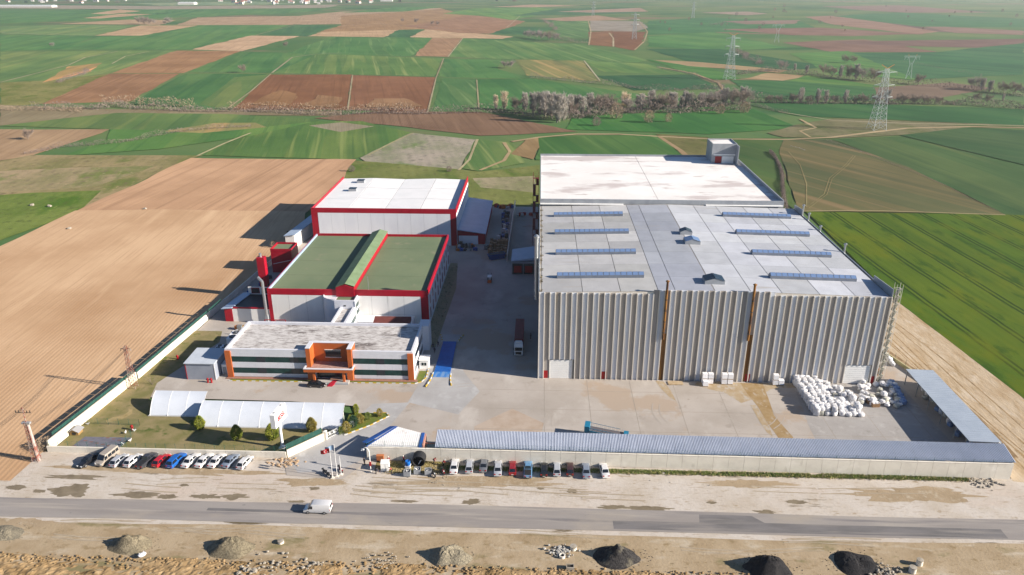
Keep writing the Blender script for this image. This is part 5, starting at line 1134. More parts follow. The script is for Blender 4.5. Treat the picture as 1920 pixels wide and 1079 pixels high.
# two arched white car canopies
def arch_canopy(label, x0, x1, y0, y1, n, hgt, skew):
    c = thing('arched_canopy', label, 'canopy', ((x0 + x1) / 2, y0, .15))
    w = (x1 - x0) / n
    def prof(t):   # front low edge rises over an arc to the rear edge
        return (y0 + (y1 - y0) * (.86 * t + .14 * t * t), .4 + hgt * math.sin(t * math.pi / 2) ** .92)
    for k in range(n):
        xa, xb = x0 + k * w, x0 + (k + 1) * w
        b = MB(); m_ = 12; cols = 6
        vs = []
        for i in range(m_ + 1):
            y, z = prof(i / m_)
            for j in range(cols + 1):
                t = j / cols; sag = .05 * math.sin(math.pi * t) * math.sin(math.pi * i / m_)
                vs.append((xa + (xb - xa) * t + skew * i / m_, y, z - sag))
        fs = [(i * (cols + 1) + j, i * (cols + 1) + j + 1, (i + 1) * (cols + 1) + j + 1, (i + 1) * (cols + 1) + j) for i in range(m_) for j in range(cols)]
        b.add(vs, fs).build('membrane', m_memb, c, smooth=True)
    for k in range(n + 1):
        xx = x0 + k * w; b = MB()
        for i in range(12):
            p, q = prof(i / 12), prof((i + 1) / 12)
            b.tube((xx + skew * i / 12, p[0], p[1] + .005), (xx + skew * (i + 1) / 12, q[0], q[1] + .005), .035, n=6)
        b.build('arch_rib', m_white, c)
        MB().tube((xx, y0, .15), (xx, y0, .6), .1, n=6).build('foot', m_white, c)
        y, z = prof(.55); MB().tube((xx + skew * .55, y, .15), (xx + skew * .55, y, z), .08, n=6).build('post', m_white, c)
    B('front_beam', m_kw, c, x0 - .4, y0 - .2, .12, x1 + .2, y0 + .1, .34)
    return c
m_memb = mat('membrane', 'f4f4f6', 'ebecef', rough=.5, scale=.3)
arch_canopy('shorter arched white membrane canopy further left on the lawn', -91.8, -79.0, 149.6, 155.8, 3, 3.1, -1.0)
arch_canopy('long arched white membrane canopy in seven bays behind the sign post', -78.6, -44.6, 145.4, 151.6, 7, 3.1, -.6)
# ================================================================ vehicles
m_tyre = plain('tyre_rubber', (.018, .018, .019), .85)
m_rim = plain('wheel_rim', (.38, .39, .41), .35, .7)
m_lamp = plain('headlamp', (.62, .64, .66), .1, spec=.7)
m_tail = plain('tail_lamp', (.30, .012, .014), .25)
m_plate = plain('number_plate', (.7, .7, .68), .5)
m_trim = plain('black_trim', (.02, .02, .022), .6)
m_cglass = plain('car_glass', (.012, .016, .022), .05, spec=.8)
def paint(name, c): return plain('paint_' + name, c, .3, .1 if name in ('silver', 'grey', 'steel') else 0, .5, .6)
PAINT = {n: paint(n, c) for n, c in dict(white=(.62, .62, .63), black=(.012, .012, .015), silver=(.42, .44, .48), grey=(.15, .16, .18), steel=(.20, .24, .31), red=(.42, .012, .022), darkred=(.24, .012, .018),
         blue=(.012, .10, .38), beige=(.33, .29, .25), lightblue=(.12, .25, .42), darkgrey=(.04, .042, .05), maroon=(.05, .02, .022)).items()}
CM = {}
SPEC = {  # length, width, height, belt, stations (t, top z, half width), cabin base t0 t1, roof t0 t1
 'sedan': (4.5, 1.76, 1.45, .92, [(0, .52, .74), (.03, .70, .82), (.26, .90, .88), (.5, .93, .88), (.80, .95, .88), (.97, .92, .82), (1, .62, .76)], (.25, .83), (.41, .69)),
 'hatch': (4.1, 1.72, 1.48, .92, [(0, .52, .74), (.03, .70, .82), (.25, .92, .86), (.5, .95, .86), (.86, .97, .86), (.98, .93, .82), (1, .60, .78)], (.23, .97), (.40, .84)),
 'estate': (4.6, 1.8, 1.66, 1.0, [(0, .55, .78), (.03, .78, .86), (.25, 1.0, .9), (.5, 1.03, .9), (.9, 1.04, .9), (.98, 1.0, .86), (1, .62, .82)], (.23, .98), (.38, .90)),
 'pickup': (4.9, 1.8, 1.68, .98, [(0, .55, .78), (.03, .78, .86), (.25, .98, .9), (.5, 1.0, .9), (.9, 1.0, .9), (.98, .98, .88), (1, .62, .84)], (.24, .60), (.36, .55)),
}
def quad_plate(p, inset, off):
    """thin pane lying on the quad p, shrunk and lifted along the normal"""
    p = [Vector(a) for a in p]; c = sum(p, Vector()) / 4; n = (p[1] - p[0]).cross(p[3] - p[0]).normalized()
    q = [c + (a - c) * (1 - inset) for a in p]
    return [tuple(a + n * .002) for a in q], [tuple(a + n * off) for a in q]
def car_meshes(kind):
    if kind in CM: return CM[kind]
    L, W, Hh, belt, stn, (c0, c1), (r0, r1) = SPEC[kind]
    out = []
    rings = []
    for t, zt, hw in stn:
        y = -L / 2 + t * L; hw *= W / 1.76; tum = .96
        zb = .22 if 0 < t < 1 else .32
        rings.append([(-hw * .9, y, zb), (-hw, y, zb + .16), (-hw, y, zt * .72), (-hw * .93, y, zt - .03), (-hw * .82, y, zt), (hw * .82, y, zt), (hw * .93, y, zt - .03), (hw, y, zt * .72), (hw, y, zb + .16), (hw * .9, y, zb)][::-1])
    out.append(('body', MB().loft(rings), 'paint', True))
    hb, ht = W * .455, W * .36
    zb, zt = belt - .05, Hh - .04
    yb0, yb1, yt0, yt1 = [-L / 2 + t * L for t in (c0, c1, r0, r1)]
    bt = [(-hb, yb0, zb), (hb, yb0, zb), (hb, yb1, zb), (-hb, yb1, zb)]; tp = [(-ht, yt0, zt), (ht, yt0, zt), (ht, yt1, zt), (-ht, yt1, zt)]
    out.append(('cabin', MB().hexa(bt, tp), 'paint', False))
    out.append(('roof', MB().hexa([(-ht - .01, yt0 - .02, zt + .002), (ht + .01, yt0 - .02, zt + .002), (ht + .01, yt1 + .02, zt + .002), (-ht - .01, yt1 + .02, zt + .002)],
                                   [(-ht + .07, yt0 + .05, zt + .05), (ht - .07, yt0 + .05, zt + .05), (ht - .07, yt1 - .05, zt + .05), (-ht + .07, yt1 - .05, zt + .05)]), 'paint', False))
    def pane(nm, q, ins=.14):
        a, b_ = quad_plate(q, ins, .018); out.append((nm, MB().hexa(a, b_), 'glass', False))
    pane('windscreen', [bt[0], bt[1], tp[1], tp[0]], .1); pane('rear_window', [bt[2], bt[3], tp[3], tp[2]], .14)
    for sx in (-1, 1):
        B0, B1 = (bt[1], bt[2]) if sx > 0 else (bt[3], bt[0]); T0, T1 = (tp[1], tp[2]) if sx > 0 else (tp[3], tp[0])
        mid = lambda a, b_, t: tuple(Vector(a).lerp(Vector(b_), t))
        for t0, t1 in ((0.0, .5), (.5, 1.0)):
            pane('side_window', [mid(B0, B1, t0), mid(B0, B1, t1), mid(T0, T1, t1), mid(T0, T1, t0)], .16)
    for sx in (-1, 1):
        x0 = sx * W * .30; out.append(('headlight', MB().box(x0 - .19, -L / 2 - .02, .52, x0 + .19, -L / 2 + .12, .68), 'lamp', False))
        out.append(('tail_light', MB().box(x0 - .17 + sx * .06, L / 2 - .10, .66, x0 + .17 + sx * .06, L / 2 + .015, .86), 'tail', False))
        out.append(('mirror', MB().box(sx * W * .5 - .08 + sx * .08, yb0 + .35, belt, sx * W * .5 + .08 + sx * .08, yb0 + .5, belt + .14), 'paint', False))
        for wy in (-L * .31, L * .29):
            out.append(('wheel', MB().tube((sx * (W / 2 - .20), wy, .31), (sx * (W / 2 - .0), wy, .31), .31, n=14), 'tyre', True))
            out.append(('>rim', MB().tube((sx * (W / 2 - .01), wy, .31), (sx * (W / 2 + .012), wy, .31), .19, n=10), 'rim', False))
    out.append(('rear_bumper', MB().box(-W * .42, L / 2 - .06, .34, W * .42, L / 2 + .035, .52), 'trim' if kind == 'pickup' else 'paint', False))
    out.append(('number_plate', MB().box(-.26, L / 2 + .037, .40, .26, L / 2 + .05, .50), 'plate', False))
    if kind == 'pickup':
        y0 = -L / 2 + .63 * L; out.append(('cargo_bed', MB().box(-W * .40, y0, 1.0, W * .40, L / 2 - .1, 1.03), 'trim', False))
    CM[kind] = out
    return out
MS = dict(glass=m_cglass, lamp=m_lamp, tail=m_tail, tyre=m_tyre, rim=m_rim, trim=m_trim, plate=m_plate)
CMESH = {}
def car(kind, colr, label, loc, rz, group):
    c = thing('parked_car', label, 'car', loc, rz, group); c.scale = (.98, 1.13, 1.02)
    if kind not in CMESH:
        CMESH[kind] = []
        for nm, mb, mk, sm in car_meshes(kind):
            o = mb.build(nm.strip('>'), MS.get(mk, m_trim), c, local=True, smooth=sm)
            CMESH[kind].append((nm, o.data, mk)); bpy.data.objects.remove(o)
    last = None
    for nm, me, mk in CMESH[kind]:
        o = bpy.data.objects.new(nm.strip('>'), me); COL.objects.link(o)
        o.parent = last if nm[0] == '>' else c
        if nm[0] != '>': last = o
        if mk == 'paint':
            o.material_slots[0].link = 'OBJECT'; o.material_slots[0].material = PAINT[colr]
    return c
GL, GR = 'cars parked behind the low wall', 'cars parked under the long wall'
R180 = math.pi
ROWL = [('sedan', 'black', 'black sedan facing out at the far left end of the left car row', 160, 0), None,
        ('hatch', 'silver', 'silver hatchback next to the grey minibus', 217, 1), ('hatch', 'white', 'white hatchback between the silver hatchback and the black pickup', 243, 1),
        ('pickup', 'darkgrey', 'dark grey pickup beside the red hatchback', 269, 1), ('hatch', 'red', 'bright red hatchback in the left car row', 296, 1), ('estate', 'blue', 'bright blue estate car with a dark roof rack beside the red hatchback', 324, 1),
        ('sedan', 'white', 'white sedan directly right of the bright blue estate', 351, 1), ('sedan', 'white', 'white sedan in the middle of the three white sedans', 376, 1), ('sedan', 'white', 'white sedan next to the silver blue saloon on the left row', 400, 1),
        ('sedan', 'steel', 'silver blue sedan second from the right end of the left row', 426, 1), ('hatch', 'white', 'white car at the right end of the left row nearest the gate', 452, 1)]
for r_ in ROWL:
    if not r_: continue
    k, c, lab, px_, back = r_
    p = at(px_ + 4, 866 + (4 if px_ > 440 else 0)); rz = rad(-11) if back else rad(-16) + R180
    car(k, c, lab, (p.x + .6, p.y - .35, .11), (rz + R180) if back else rz + R180, GL)
# (front of every car model is its -y end; a nose-in car is turned round)
ROWR = [('sedan', 'white', 'white sedan at the gate end of the right car row', 853, 884), ('hatch', 'silver', 'silver hatchback second from the gate in the right row', 881, 884), ('sedan', 'grey', 'dark silver sedan third from the gate in the right row', 908, 881),
        ('sedan', 'silver', 'silver sedan left of the dark red hatchback', 934, 888), ('hatch', 'darkred', 'dark red hatchback with a sunroof in the right row', 961, 887), ('pickup', 'lightblue', 'light blue pickup between the dark red and black cars', 990, 890),
        ('hatch', 'black', 'black hatchback right of the light blue pickup', 1020, 890), ('hatch', 'silver', 'silver white hatchback between two black cars', 1044, 889), ('hatch', 'maroon', 'black maroon hatchback left of the steel blue sedan', 1068, 889),
        ('sedan', 'steel', 'steel blue sedan second from the right end of the right row', 1098, 892), ('sedan', 'white', 'white coupe at the far right end of the right row', 1132, 891)]
for k, c, lab, x_, y_ in ROWR:
    p = at(x_, y_ - 9); car(k, c, lab, (p.x, p.y - .75, .11), R180 + rad(random.uniform(-2, 2) + (6 if x_ > 1120 else 0)), GR)
# roof rack of the blue estate
bk = car('hatch', 'black', 'black car parked across the office entrance step', (-56.0, 164.9, .16), rad(88), None)
bk['category'] = 'car'
# ---- vans
def van(label, loc, rz, pm, glassy, L, W, Hh, name):
    v = thing(name, label, 'van', loc, rz)
    w = W / 2; y0 = -L / 2
    prof = [(0, .35, .62), (.02, .9, .92), (.16, 1.10, .98), (.30, Hh - .12, .92), (.34, Hh - .02, .90), (.9, Hh, .90), (.985, Hh - .06, .90), (1, .7, .98)]
    rings = []
    for t, zt, k in prof:
        y = y0 + t * L; zb = .30
        shoulder = min(zt - .02, 1.15)
        rings.append([(-w * .93, y, zb), (-w, y, zb + .2), (-w, y, shoulder), (-w * (k if zt > 1.3 else .97), y, max(shoulder + .01, zt - .14)), (-w * (k - .08), y, zt), (w * (k - .08), y, zt), (w * (k if zt > 1.3 else .97), y, max(shoulder + .01, zt - .14)), (w, y, shoulder), (w, y, zb + .2), (w * .93, y, zb)][::-1])
    MB().loft(rings).build('body', pm, v, local=True, smooth=True)
    def P_(nm, q, ins, m=m_cglass):
        a, b_ = quad_plate(q, ins, .03); return MB().hexa(a, b_).build(nm, m, v, local=True)
    ya, yb = y0 + .165 * L, y0 + .30 * L
    P_('windscreen', [(-w * .88, ya, 1.14), (w * .88, ya, 1.14), (w * .78, yb, Hh - .16), (-w * .78, yb, Hh - .16)], .05)
    P_('rear_window', [(w * .8, L / 2 - .015, 1.25), (-w * .8, L / 2 - .015, 1.25), (-w * .78, L / 2 - .06, Hh - .3), (w * .78, L / 2 - .06, Hh - .3)], .12)
    spans = [(.20, .36)] + ([(.40, .58), (.60, .78), (.80, .95)] if glassy else [])
    for sx in (-1, 1):
        for t0, t1 in spans:
            p = [(sx * w * 1.0, y0 + t0 * L, 1.18), (sx * w * 1.0, y0 + t1 * L, 1.18), (sx * w * .93, y0 + t1 * L, Hh - .34), (sx * w * .93, y0 + (t0 + (.05 if t0 < .3 else 0)) * L, Hh - .34)]
            P_('side_window', p if sx > 0 else p[::-1], .03)
        MB().box(sx * w * .7 - .16, y0 - .01, .62, sx * w * .7 + .16, y0 + .1, .86).build('headlight', m_lamp, v, local=True)
        MB().box(sx * w * .92 - .07, L / 2 - .05, .8, sx * w * .92 + .07, L / 2 + .02, 1.25).build('tail_light', m_tail, v, local=True)
        MB().box(sx * (w + .12) - .1, y0 + .21 * L, 1.2, sx * (w + .12) + .1, y0 + .21 * L + .15, 1.5).build('mirror', m_trim, v, local=True)
        for wy in (y0 + .17 * L, y0 + .78 * L):
            wh_ = MB().tube((sx * (w - .22), wy, .34), (sx * (w + .01), wy, .34), .34, n=14).build('wheel', m_tyre, v, local=True, smooth=True)
            MB().tube((sx * (w + .005), wy, .34), (sx * (w + .03), wy, .34), .2, n=10).build('rim', m_rim, wh_, local=True)
    MB().box(-w * .9, y0 - .05, .32, w * .9, y0 + .06, .56).build('front_bumper', m_trim if not glassy else pm, v, local=True)
    MB().box(-w * .9, L / 2 - .04, .32, w * .9, L / 2 + .05, .55).build('rear_bumper', m_trim, v, local=True)
    return v
van('white delivery van driving left along the road', (-42.2, 116.9, .17), rad(-91), PAINT['white'], False, 5.3, 2.0, 2.15, 'delivery_van')
p = at(193, 866); van('grey beige minibus facing out beside the black sedan', (p.x + .8, p.y + .5, .11), rad(-13) , PAINT['beige'], True, 5.4, 1.95, 2.2, 'minibus')
# ---- lorry
lo = thing('lorry', 'white cab lorry with a dark red box trailer parked in the shade', 'lorry', (-5.0, 190, .16))
m_cargo = mat('red_tarpaulin', '8c3438', '7a2c30', rough=.6, scale=.6)
MB().box(-6.25, 186.6, 1.1, -3.75, 200.0, 3.9).build('trailer_box', m_cargo, lo)
B('trailer_bed', m_trim, lo, -6.2, 185.6, .85, -3.8, 200.0, 1.095)
cab = MB().loft([[(-6.2, 183.2, .5), (-3.8, 183.2, .5), (-3.8, 183.2, 2.0), (-6.2, 183.2, 2.0)][::-1], [(-6.2, 183.25, .5), (-3.8, 183.25, .5), (-3.8, 183.4, 3.1), (-6.2, 183.4, 3.1)][::-1], [(-6.2, 184.2, .5), (-3.8, 184.2, .5), (-3.85, 184.0, 3.6), (-6.15, 184.0, 3.6)][::-1], [(-6.2, 185.5, .5), (-3.8, 185.5, .5), (-3.85, 185.5, 3.6), (-6.15, 185.5, 3.6)][::-1]]).build('cab', PAINT['white'], lo)
B('windscreen', m_cglass, lo, -6.05, 183.1, 1.95, -3.95, 183.19, 2.9)
B('grille', m_trim, lo, -5.8, 183.1, .8, -4.2, 183.19, 1.6)
B('air_deflector', PAINT['white'], lo, -5.9, 184.6, 3.605, -4.1, 185.4, 4.0)
for sx in (-1, 1):
    x = -5 + sx * 1.05
    B('headlight', m_lamp, lo, x - .15, 183.08, .62, x + .15, 183.18, .85)
    B('mirror', m_trim, lo, -5 + sx * 1.35 - .08, 183.4, 1.9, -5 + sx * 1.35 + .08, 183.6, 2.7)
    for y in (184.1, 187.6, 195.0, 196.3, 197.6):
        w_ = MB().tube((-5 + sx * 1.2 - .15, y, .66), (-5 + sx * 1.2 + .05, y, .66), .5, n=12).build('wheel', m_tyre, lo, smooth=True)
        MB().tube((-5 + sx * 1.26 - .02, y, .66), (-5 + sx * 1.26 + .02, y, .66), .28, n=10).build('rim', m_rim, w_)
# ---- orange forklift in the shade and dark bin by the garage
fk = thing('forklift', 'small orange forklift truck in the shaded lane', 'forklift', (-16.5, 238, .16))
MB().hexa([(-17.2, 236.6, .3), (-15.8, 236.6, .3), (-15.8, 239.2, .3), (-17.2, 239.2, .3)], [(-17.1, 236.8, 1.3), (-15.9, 236.8, 1.3), (-15.9, 238.0, .9), (-17.1, 238.0, .9)]).build('body', plain('forklift_orange', 'e0681a', .5), fk)
for x in (-17.1, -15.9):
    for y in (236.9, 238.9): MB().tube((x, y, .5), (x, y, 2.3), .06, n=6).build('guard_post', m_trim, fk)
    MB().tube((x, 239.3, .2), (x, 239.3, 3.0), .08, n=6).build('mast', m_trim, fk); B('fork', m_trim, fk, x + (.2 if x < -16.5 else -.35), 239.35, .22, x + (.35 if x < -16.5 else -.2), 240.6, .3)
    for y in (237.0, 238.7): MB().tube((x - .12, y, .48), (x + .12, y, .48), .33, n=10).build('wheel', m_tyre, fk)
B('guard_roof', m_white, fk, -17.2, 236.8, 2.3, -15.8, 239.0, 2.38)
# ---- blue skip and stacks of cartons
sk_ = thing('blue_skip', 'dark blue steel skip in front of the stacked cartons', 'skip', (-15, 261, .16))
MB().hexa([(-17.4, 259.2, .2), (-12.6, 261.6, .2), (-13.4, 263.4, .2), (-18.2, 261.0, .2)], [(-18.2, 258.8, 2.2), (-12.0, 261.8, 2.2), (-12.9, 264.0, 2.2), (-19.1, 261.0, 2.2)]).build('hull', plain('skip_blue', '1f4f8c', .6), sk_)
MB().hexa([(-17.9, 259.1, 2.203), (-12.4, 261.8, 2.203), (-13.1, 263.6, 2.203), (-18.6, 260.9, 2.203)], [(-17.9, 259.1, 2.23), (-12.4, 261.8, 2.23), (-13.1, 263.6, 2.23), (-18.6, 260.9, 2.23)]).build('load', m_trim, sk_)
MB().bar((-18.2, 258.75, 2.15), (-12.0, 261.75, 2.15), .08).build('rim', plain('skip_rim', '2a5c9c', .6), sk_)
m_card = mat('cardboard', 'a9805a', '93704c', rough=.85, scale=1)
for i in range(5):
    for j in range(6):
        if random.random() < .12: continue
        x, y = -18.2 + i * 1.45 + random.uniform(-.15, .15), 264.5 + j * 2.6; h = random.uniform(1.4, 2.7)
        c = thing('carton_stack', 'brown carton on pallet among the stacked cartons behind the blue skip', 'carton', (x, y, .16), random.uniform(-.1, .1), 'cartons stacked in the back lane')
        MB().box(-.62, -.6, .14, .62, .6, h).build('carton', m_card, c, local=True)
        MB().box(-.62, -.6, 0, .62, .6, .135).build('pallet', mjunk[0], c, local=True)
        MB().box(-.06, -.605, .2, .06, .605, h + .004).build('tape', plain('tape', 'c9a77c', .5), c, local=True)
for k in range(30):
    x, y = -14.5 + random.uniform(-1.5, 1.7), 283 + k * 1.25
    junk(x, y, random.uniform(.8, 1.4), random.choice(mjunk[1:3] + [mjunk[4], mjunk[5]]), 'pallet load in the line along the back lane wall', random.uniform(.8, 2), group='pallet loads in the back lane', cat='pallet load')
for k in range(26):
    junk(-34 + random.uniform(2.5, 15), 269.5 + random.uniform(0, 6.5), random.uniform(.6, 1.4), random.choice(mjunk[1:]), 'machine part or bin in the clutter before the lean-to', random.uniform(.5, 1.8), group='clutter before the lean-to door', cat='bin')
for k in range(12):
    junk(-20 + random.uniform(0, 8), 327 + random.uniform(0, 3), random.uniform(.8, 1.8), random.choice([mjunk[1], mjunk[3], mjunk[4], plain('junk_red', 'b83a30', .7)]), 'scrap load at the sunny far end of the back lane', group='scrap at the end of the back lane', cat='scrap')
for k in range(12):
    junk(-9.5 + random.uniform(0, 8), 315 + random.uniform(0, 3), random.uniform(.7, 1.3), random.choice([mjunk[1], mjunk[3], plain('junk_red', 'b83a30', .7)]), 'orange and white goods beside the red escape stair', group='goods beside the escape stair', cat='goods')
wall_run('lane_wall', 'grey dividing wall in the back lane', (-11.4, 258), (-10.8, 331), (3.2, 3.2), .25, m_bwall, 6)
# ---- teal conveyor trailer
m_teal = plain('teal_paint', '1f86a8', .45)
tt = thing('conveyor_trailer', 'teal framed conveyor trailer parked behind the sheet canopy', 'trailer', (15.8, 144.5, .16))
ca, cb_ = Vector((11.6, 145.2, 0)), Vector((20.4, 143.8, 0)); dirn = (cb_ - ca).normalized(); nrm = Vector((-dirn.y, dirn.x, 0))
def tp(t, s, z): q = ca.lerp(cb_, t) + nrm * s; return (q.x, q.y, z)
MB().hexa([tp(0, -1.1, 1.9), tp(1, -1.1, 1.0), tp(1, 1.1, 1.0), tp(0, 1.1, 1.9)], [tp(0, -1.1, 2.1), tp(1, -1.1, 1.2), tp(1, 1.1, 1.2), tp(0, 1.1, 2.1)]).build('belt', mat('grey_belt', '6f686a', '5c5658', rough=.8, scale=1.5, stretch=(.3, 2, 1)), tt)
for s in (-1.2, 1.2):
    MB().bar(tp(0, s, 2.0), tp(1, s, 1.1), .1).build('lower_rail', m_teal, tt); MB().bar(tp(0, s, 3.0), tp(.85, s, 2.0), .07).build('upper_rail', m_teal, tt)
    for k in range(9):
        t = k / 9.5; b = MB(); b.bar(tp(t, s, 2.0 - .9 * t), tp(t + .1 * .85, s, 3.0 - 1.15 * (t + .05)), .05); b.bar(tp(t + .085, s, 3.0 - 1.1 * t), tp(t + .105, s, 1.95 - .9 * t), .05); b.build('lattice', m_teal if s < 0 else m_white, tt)
MB().hexa([tp(.09, -1.3, 1.5), tp(.93, -1.3, .8), tp(.93, -1.22, .8), tp(.09, -1.22, 1.5)], [tp(.09, -1.3, 2.3), tp(.93, -1.3, 1.4), tp(.93, -1.22, 1.4), tp(.09, -1.22, 2.3)]).build('side_plate', m_teal, tt)
MB().hexa([tp(-.05, -1.25, 1.2), tp(.08, -1.25, 1.2), tp(.08, 1.25, 1.2), tp(-.05, 1.25, 1.2)], [tp(-.05, -1.25, 3.2), tp(.08, -1.25, 3.2), tp(.08, 1.25, 3.2), tp(-.05, 1.25, 3.2)]).build('drive_housing', m_teal, tt)
MB().hexa([tp(.94, -1.2, .8), tp(1.06, -1.2, .8), tp(1.06, 1.2, .8), tp(.94, 1.2, .8)], [tp(.94, -1.2, 1.7), tp(1.06, -1.2, 1.7), tp(1.06, 1.2, 1.7), tp(.94, 1.2, 1.7)]).build('tail_housing', m_teal, tt)
for t in (.3, .45):
    for s in (-1.0, 1.0): MB().tube(tp(t, s - .12, .62), tp(t, s + .12, .62), .46, n=12).build('wheel', m_tyre, tt)
MB().bar(tp(.3, -1, .6), tp(.3, -1, 1.7), .08).build('axle_leg', m_trim, tt); MB().bar(tp(.9, 0, .16), tp(.9, 0, 1.1), .08).build('prop_leg', m_trim, tt)

# ================================================================ bags and bales
m_bag = mat('woven_bag', (.68, .68, .69), (.57, .57, .60), rough=.7, scale=1.5)
m_bag2 = mat('creamy_bag', 'dcd6c4', 'c9c1aa', rough=.7, scale=1.5)
m_bagb = mat('blue_bag', '8aa6cc', '7392bd', rough=.6, scale=1.5)
def bag_mesh(seed, sx, sy, sz, e=.38):
    import itertools
    b = MB(); n, m_ = 12, 9
    rnd = random.Random(seed)
    sgn = lambda v, p: math.copysign(abs(v) ** p, v)
    vs = []
    for i in range(m_ + 1):
        ph = -math.pi / 2 + math.pi * i / m_
        for j in range(n):
            th = 2 * math.pi * j / n
            x, y, z = sgn(math.cos(ph), e) * sgn(math.cos(th), e), sgn(math.cos(ph), e) * sgn(math.sin(th), e), sgn(math.sin(ph), e)
            k = 1 + .14 * noise.noise((x * 1.7 + seed, y * 1.7, z * 1.7))
            vs.append((x * sx / 2 * k, y * sy / 2 * k, (z * .5 + .5) * sz * (1 + .12 * noise.noise((x + seed * 2, y, 0)))))
    fs = [(i * n + j, i * n + (j + 1) % n, (i + 1) * n + (j + 1) % n, (i + 1) * n + j) for i in range(m_) for j in range(n)]
    b.add(vs, fs)
    for k in range(4):     # lifting loops at the corners
        a = math.pi / 4 + k * math.pi / 2; c = (math.cos(a) * sx * .40, math.sin(a) * sy * .40, sz * .93)
        b.tube(c, (c[0] * 1.08, c[1] * 1.08, c[2] + .16), .035, n=4); b.tube((c[0] * 1.08, c[1] * 1.08, c[2] + .16), (c[0] * .75, c[1] * .9, c[2] + .05), .035, n=4)
    return b
BAGS = []
def bag(var, m, loc, rz, label, group, s=1.0, tilt=0, name='big_bag'):
    if len(BAGS) <= var:
        while len(BAGS) <= var:
            k = len(BAGS); o = bag_mesh(k * 5.3 + 1, *[(1.25, 1.25, 1.15), (1.35, 1.2, 1.05), (1.15, 1.3, 1.25), (1.5, 1.3, .9), (1.6, 1.0, .7)][k], [.35, .45, .3, .6, .8][k]).build('big_bag', m_bag, local=True, smooth=True)
            BAGS.append(o.data); bpy.data.objects.remove(o)
    o = bpy.data.objects.new(name, BAGS[var]); COL.objects.link(o)
    o.location = loc; o.rotation_euler = (tilt, tilt * .6, rz); o.scale = (s,) * 3
    if m is not m_bag: o.material_slots[0].link = 'OBJECT'; o.material_slots[0].material = m
    return tag(o, label, 'bag', group)
for i in range(8):
    for j in range(13):
        x = 66.6 + i * 1.52 + random.uniform(-.2, .2); y = 155.9 + j * 1.38 + random.uniform(-.2, .2)
        if i > 5 and j > 9 or (i > 6 and j in (3, 8)): continue
        if x > 77.2 and y > 168: continue
        bag(random.randrange(4 if i > 3 else 3), m_bag if random.random() < .86 else m_bag2, (x, y, .16), random.uniform(-.4, .4), 'white bulk bag on the ground in the big heap before the warehouse', 'bags on the ground in the big heap', random.uniform(.95, 1.2))
        if i < 2 or (i < 4 and random.random() < .72) or random.random() < .33:
            bag(random.randrange(3), m_bag, (x + random.uniform(-.2, .2), y + random.uniform(-.2, .2), 1.28), random.uniform(-.5, .5), 'white bulk bag on the upper layer of the big heap', 'bags on the upper layer of the big heap', random.uniform(.95, 1.2), random.uniform(-.1, .1))
for k in range(62):
    t, u = random.random(), random.random()
    p = at(1605 + 80 * t + 6 * u, 722 + 40 * u + 4 * t)
    bag(random.choice((1, 3, 3, 4)), random.choice((m_bag, m_bag, m_bag2, m_bag)), (p.x, p.y, .16 + (.6 if random.random() < .3 else 0)), random.uniform(0, 3), 'slack pale sack in the loose heap right of the big heap', 'sacks in the loose heap', random.uniform(.75, 1.1), random.uniform(-.25, .25))
for k in range(7):
    p = at(1672 + k * 3.2 + random.uniform(-2, 2), 722 + k * 6.2); bag(random.choice((0, 1)), m_bagb, (p.x, p.y, .16), random.uniform(0, 3), 'blue bag along the right edge of the loose heap', 'blue bags of the loose heap', 1.15)
for (a, b_) in ((1640, 763), (1631, 757)):
    p = at(a, b_); cbx = thing('cardboard_box', 'open cardboard box at the front of the loose sack heap' if a == 1640 else 'cardboard box behind the open box in the loose heap', 'box', (p.x, p.y, .16), .1)
    for q in ((-.9, -.6, .9, -.55), (-.9, .55, .9, .6), (-.9, -.545, -.85, .545), (.85, -.545, .9, .545)): MB().box(q[0], q[1], 0, q[2], q[3], .95).build('side', m_card, cbx, local=True)
    MB().box(-.84, -.54, .02, .84, .54, .75).build('content', m_bag, cbx, local=True)
for k in range(26):   # sacks along the east side wall
    t = k / 25; p = at(1662 + 62 * t, 640 + 48 * t)
    if p.x < 88.8: p.x = 88.9
    bag(random.choice((1, 3, 4)), random.choice((m_bag, m_bag2, m_bag)), (max(89.6, min(p.x, 96.8 - t)), p.y, .16), random.uniform(0, 3), 'sack in the strip between the warehouse and the low yellowish wall', 'sacks along the low yellowish wall', random.uniform(.8, 1.15), random.uniform(-.2, .2))
for k in range(22):   # under the shed
    y = 140 + k * 1.35
    bag(random.choice((0, 1, 3)), random.choice((m_bag, m_bag2, m_bagb)), (random.uniform(96, 99.6), y, .16), random.uniform(0, 3), 'bag stored in the shade under the open shed', 'bags under the open shed', random.uniform(.9, 1.15))
p = at(1660, 715)
junk(89.8, 176.5, 1.5, plain('crate_brown', '9a6a44', .8), 'brown crate at the warehouse corner by the sack heap', 1.5)
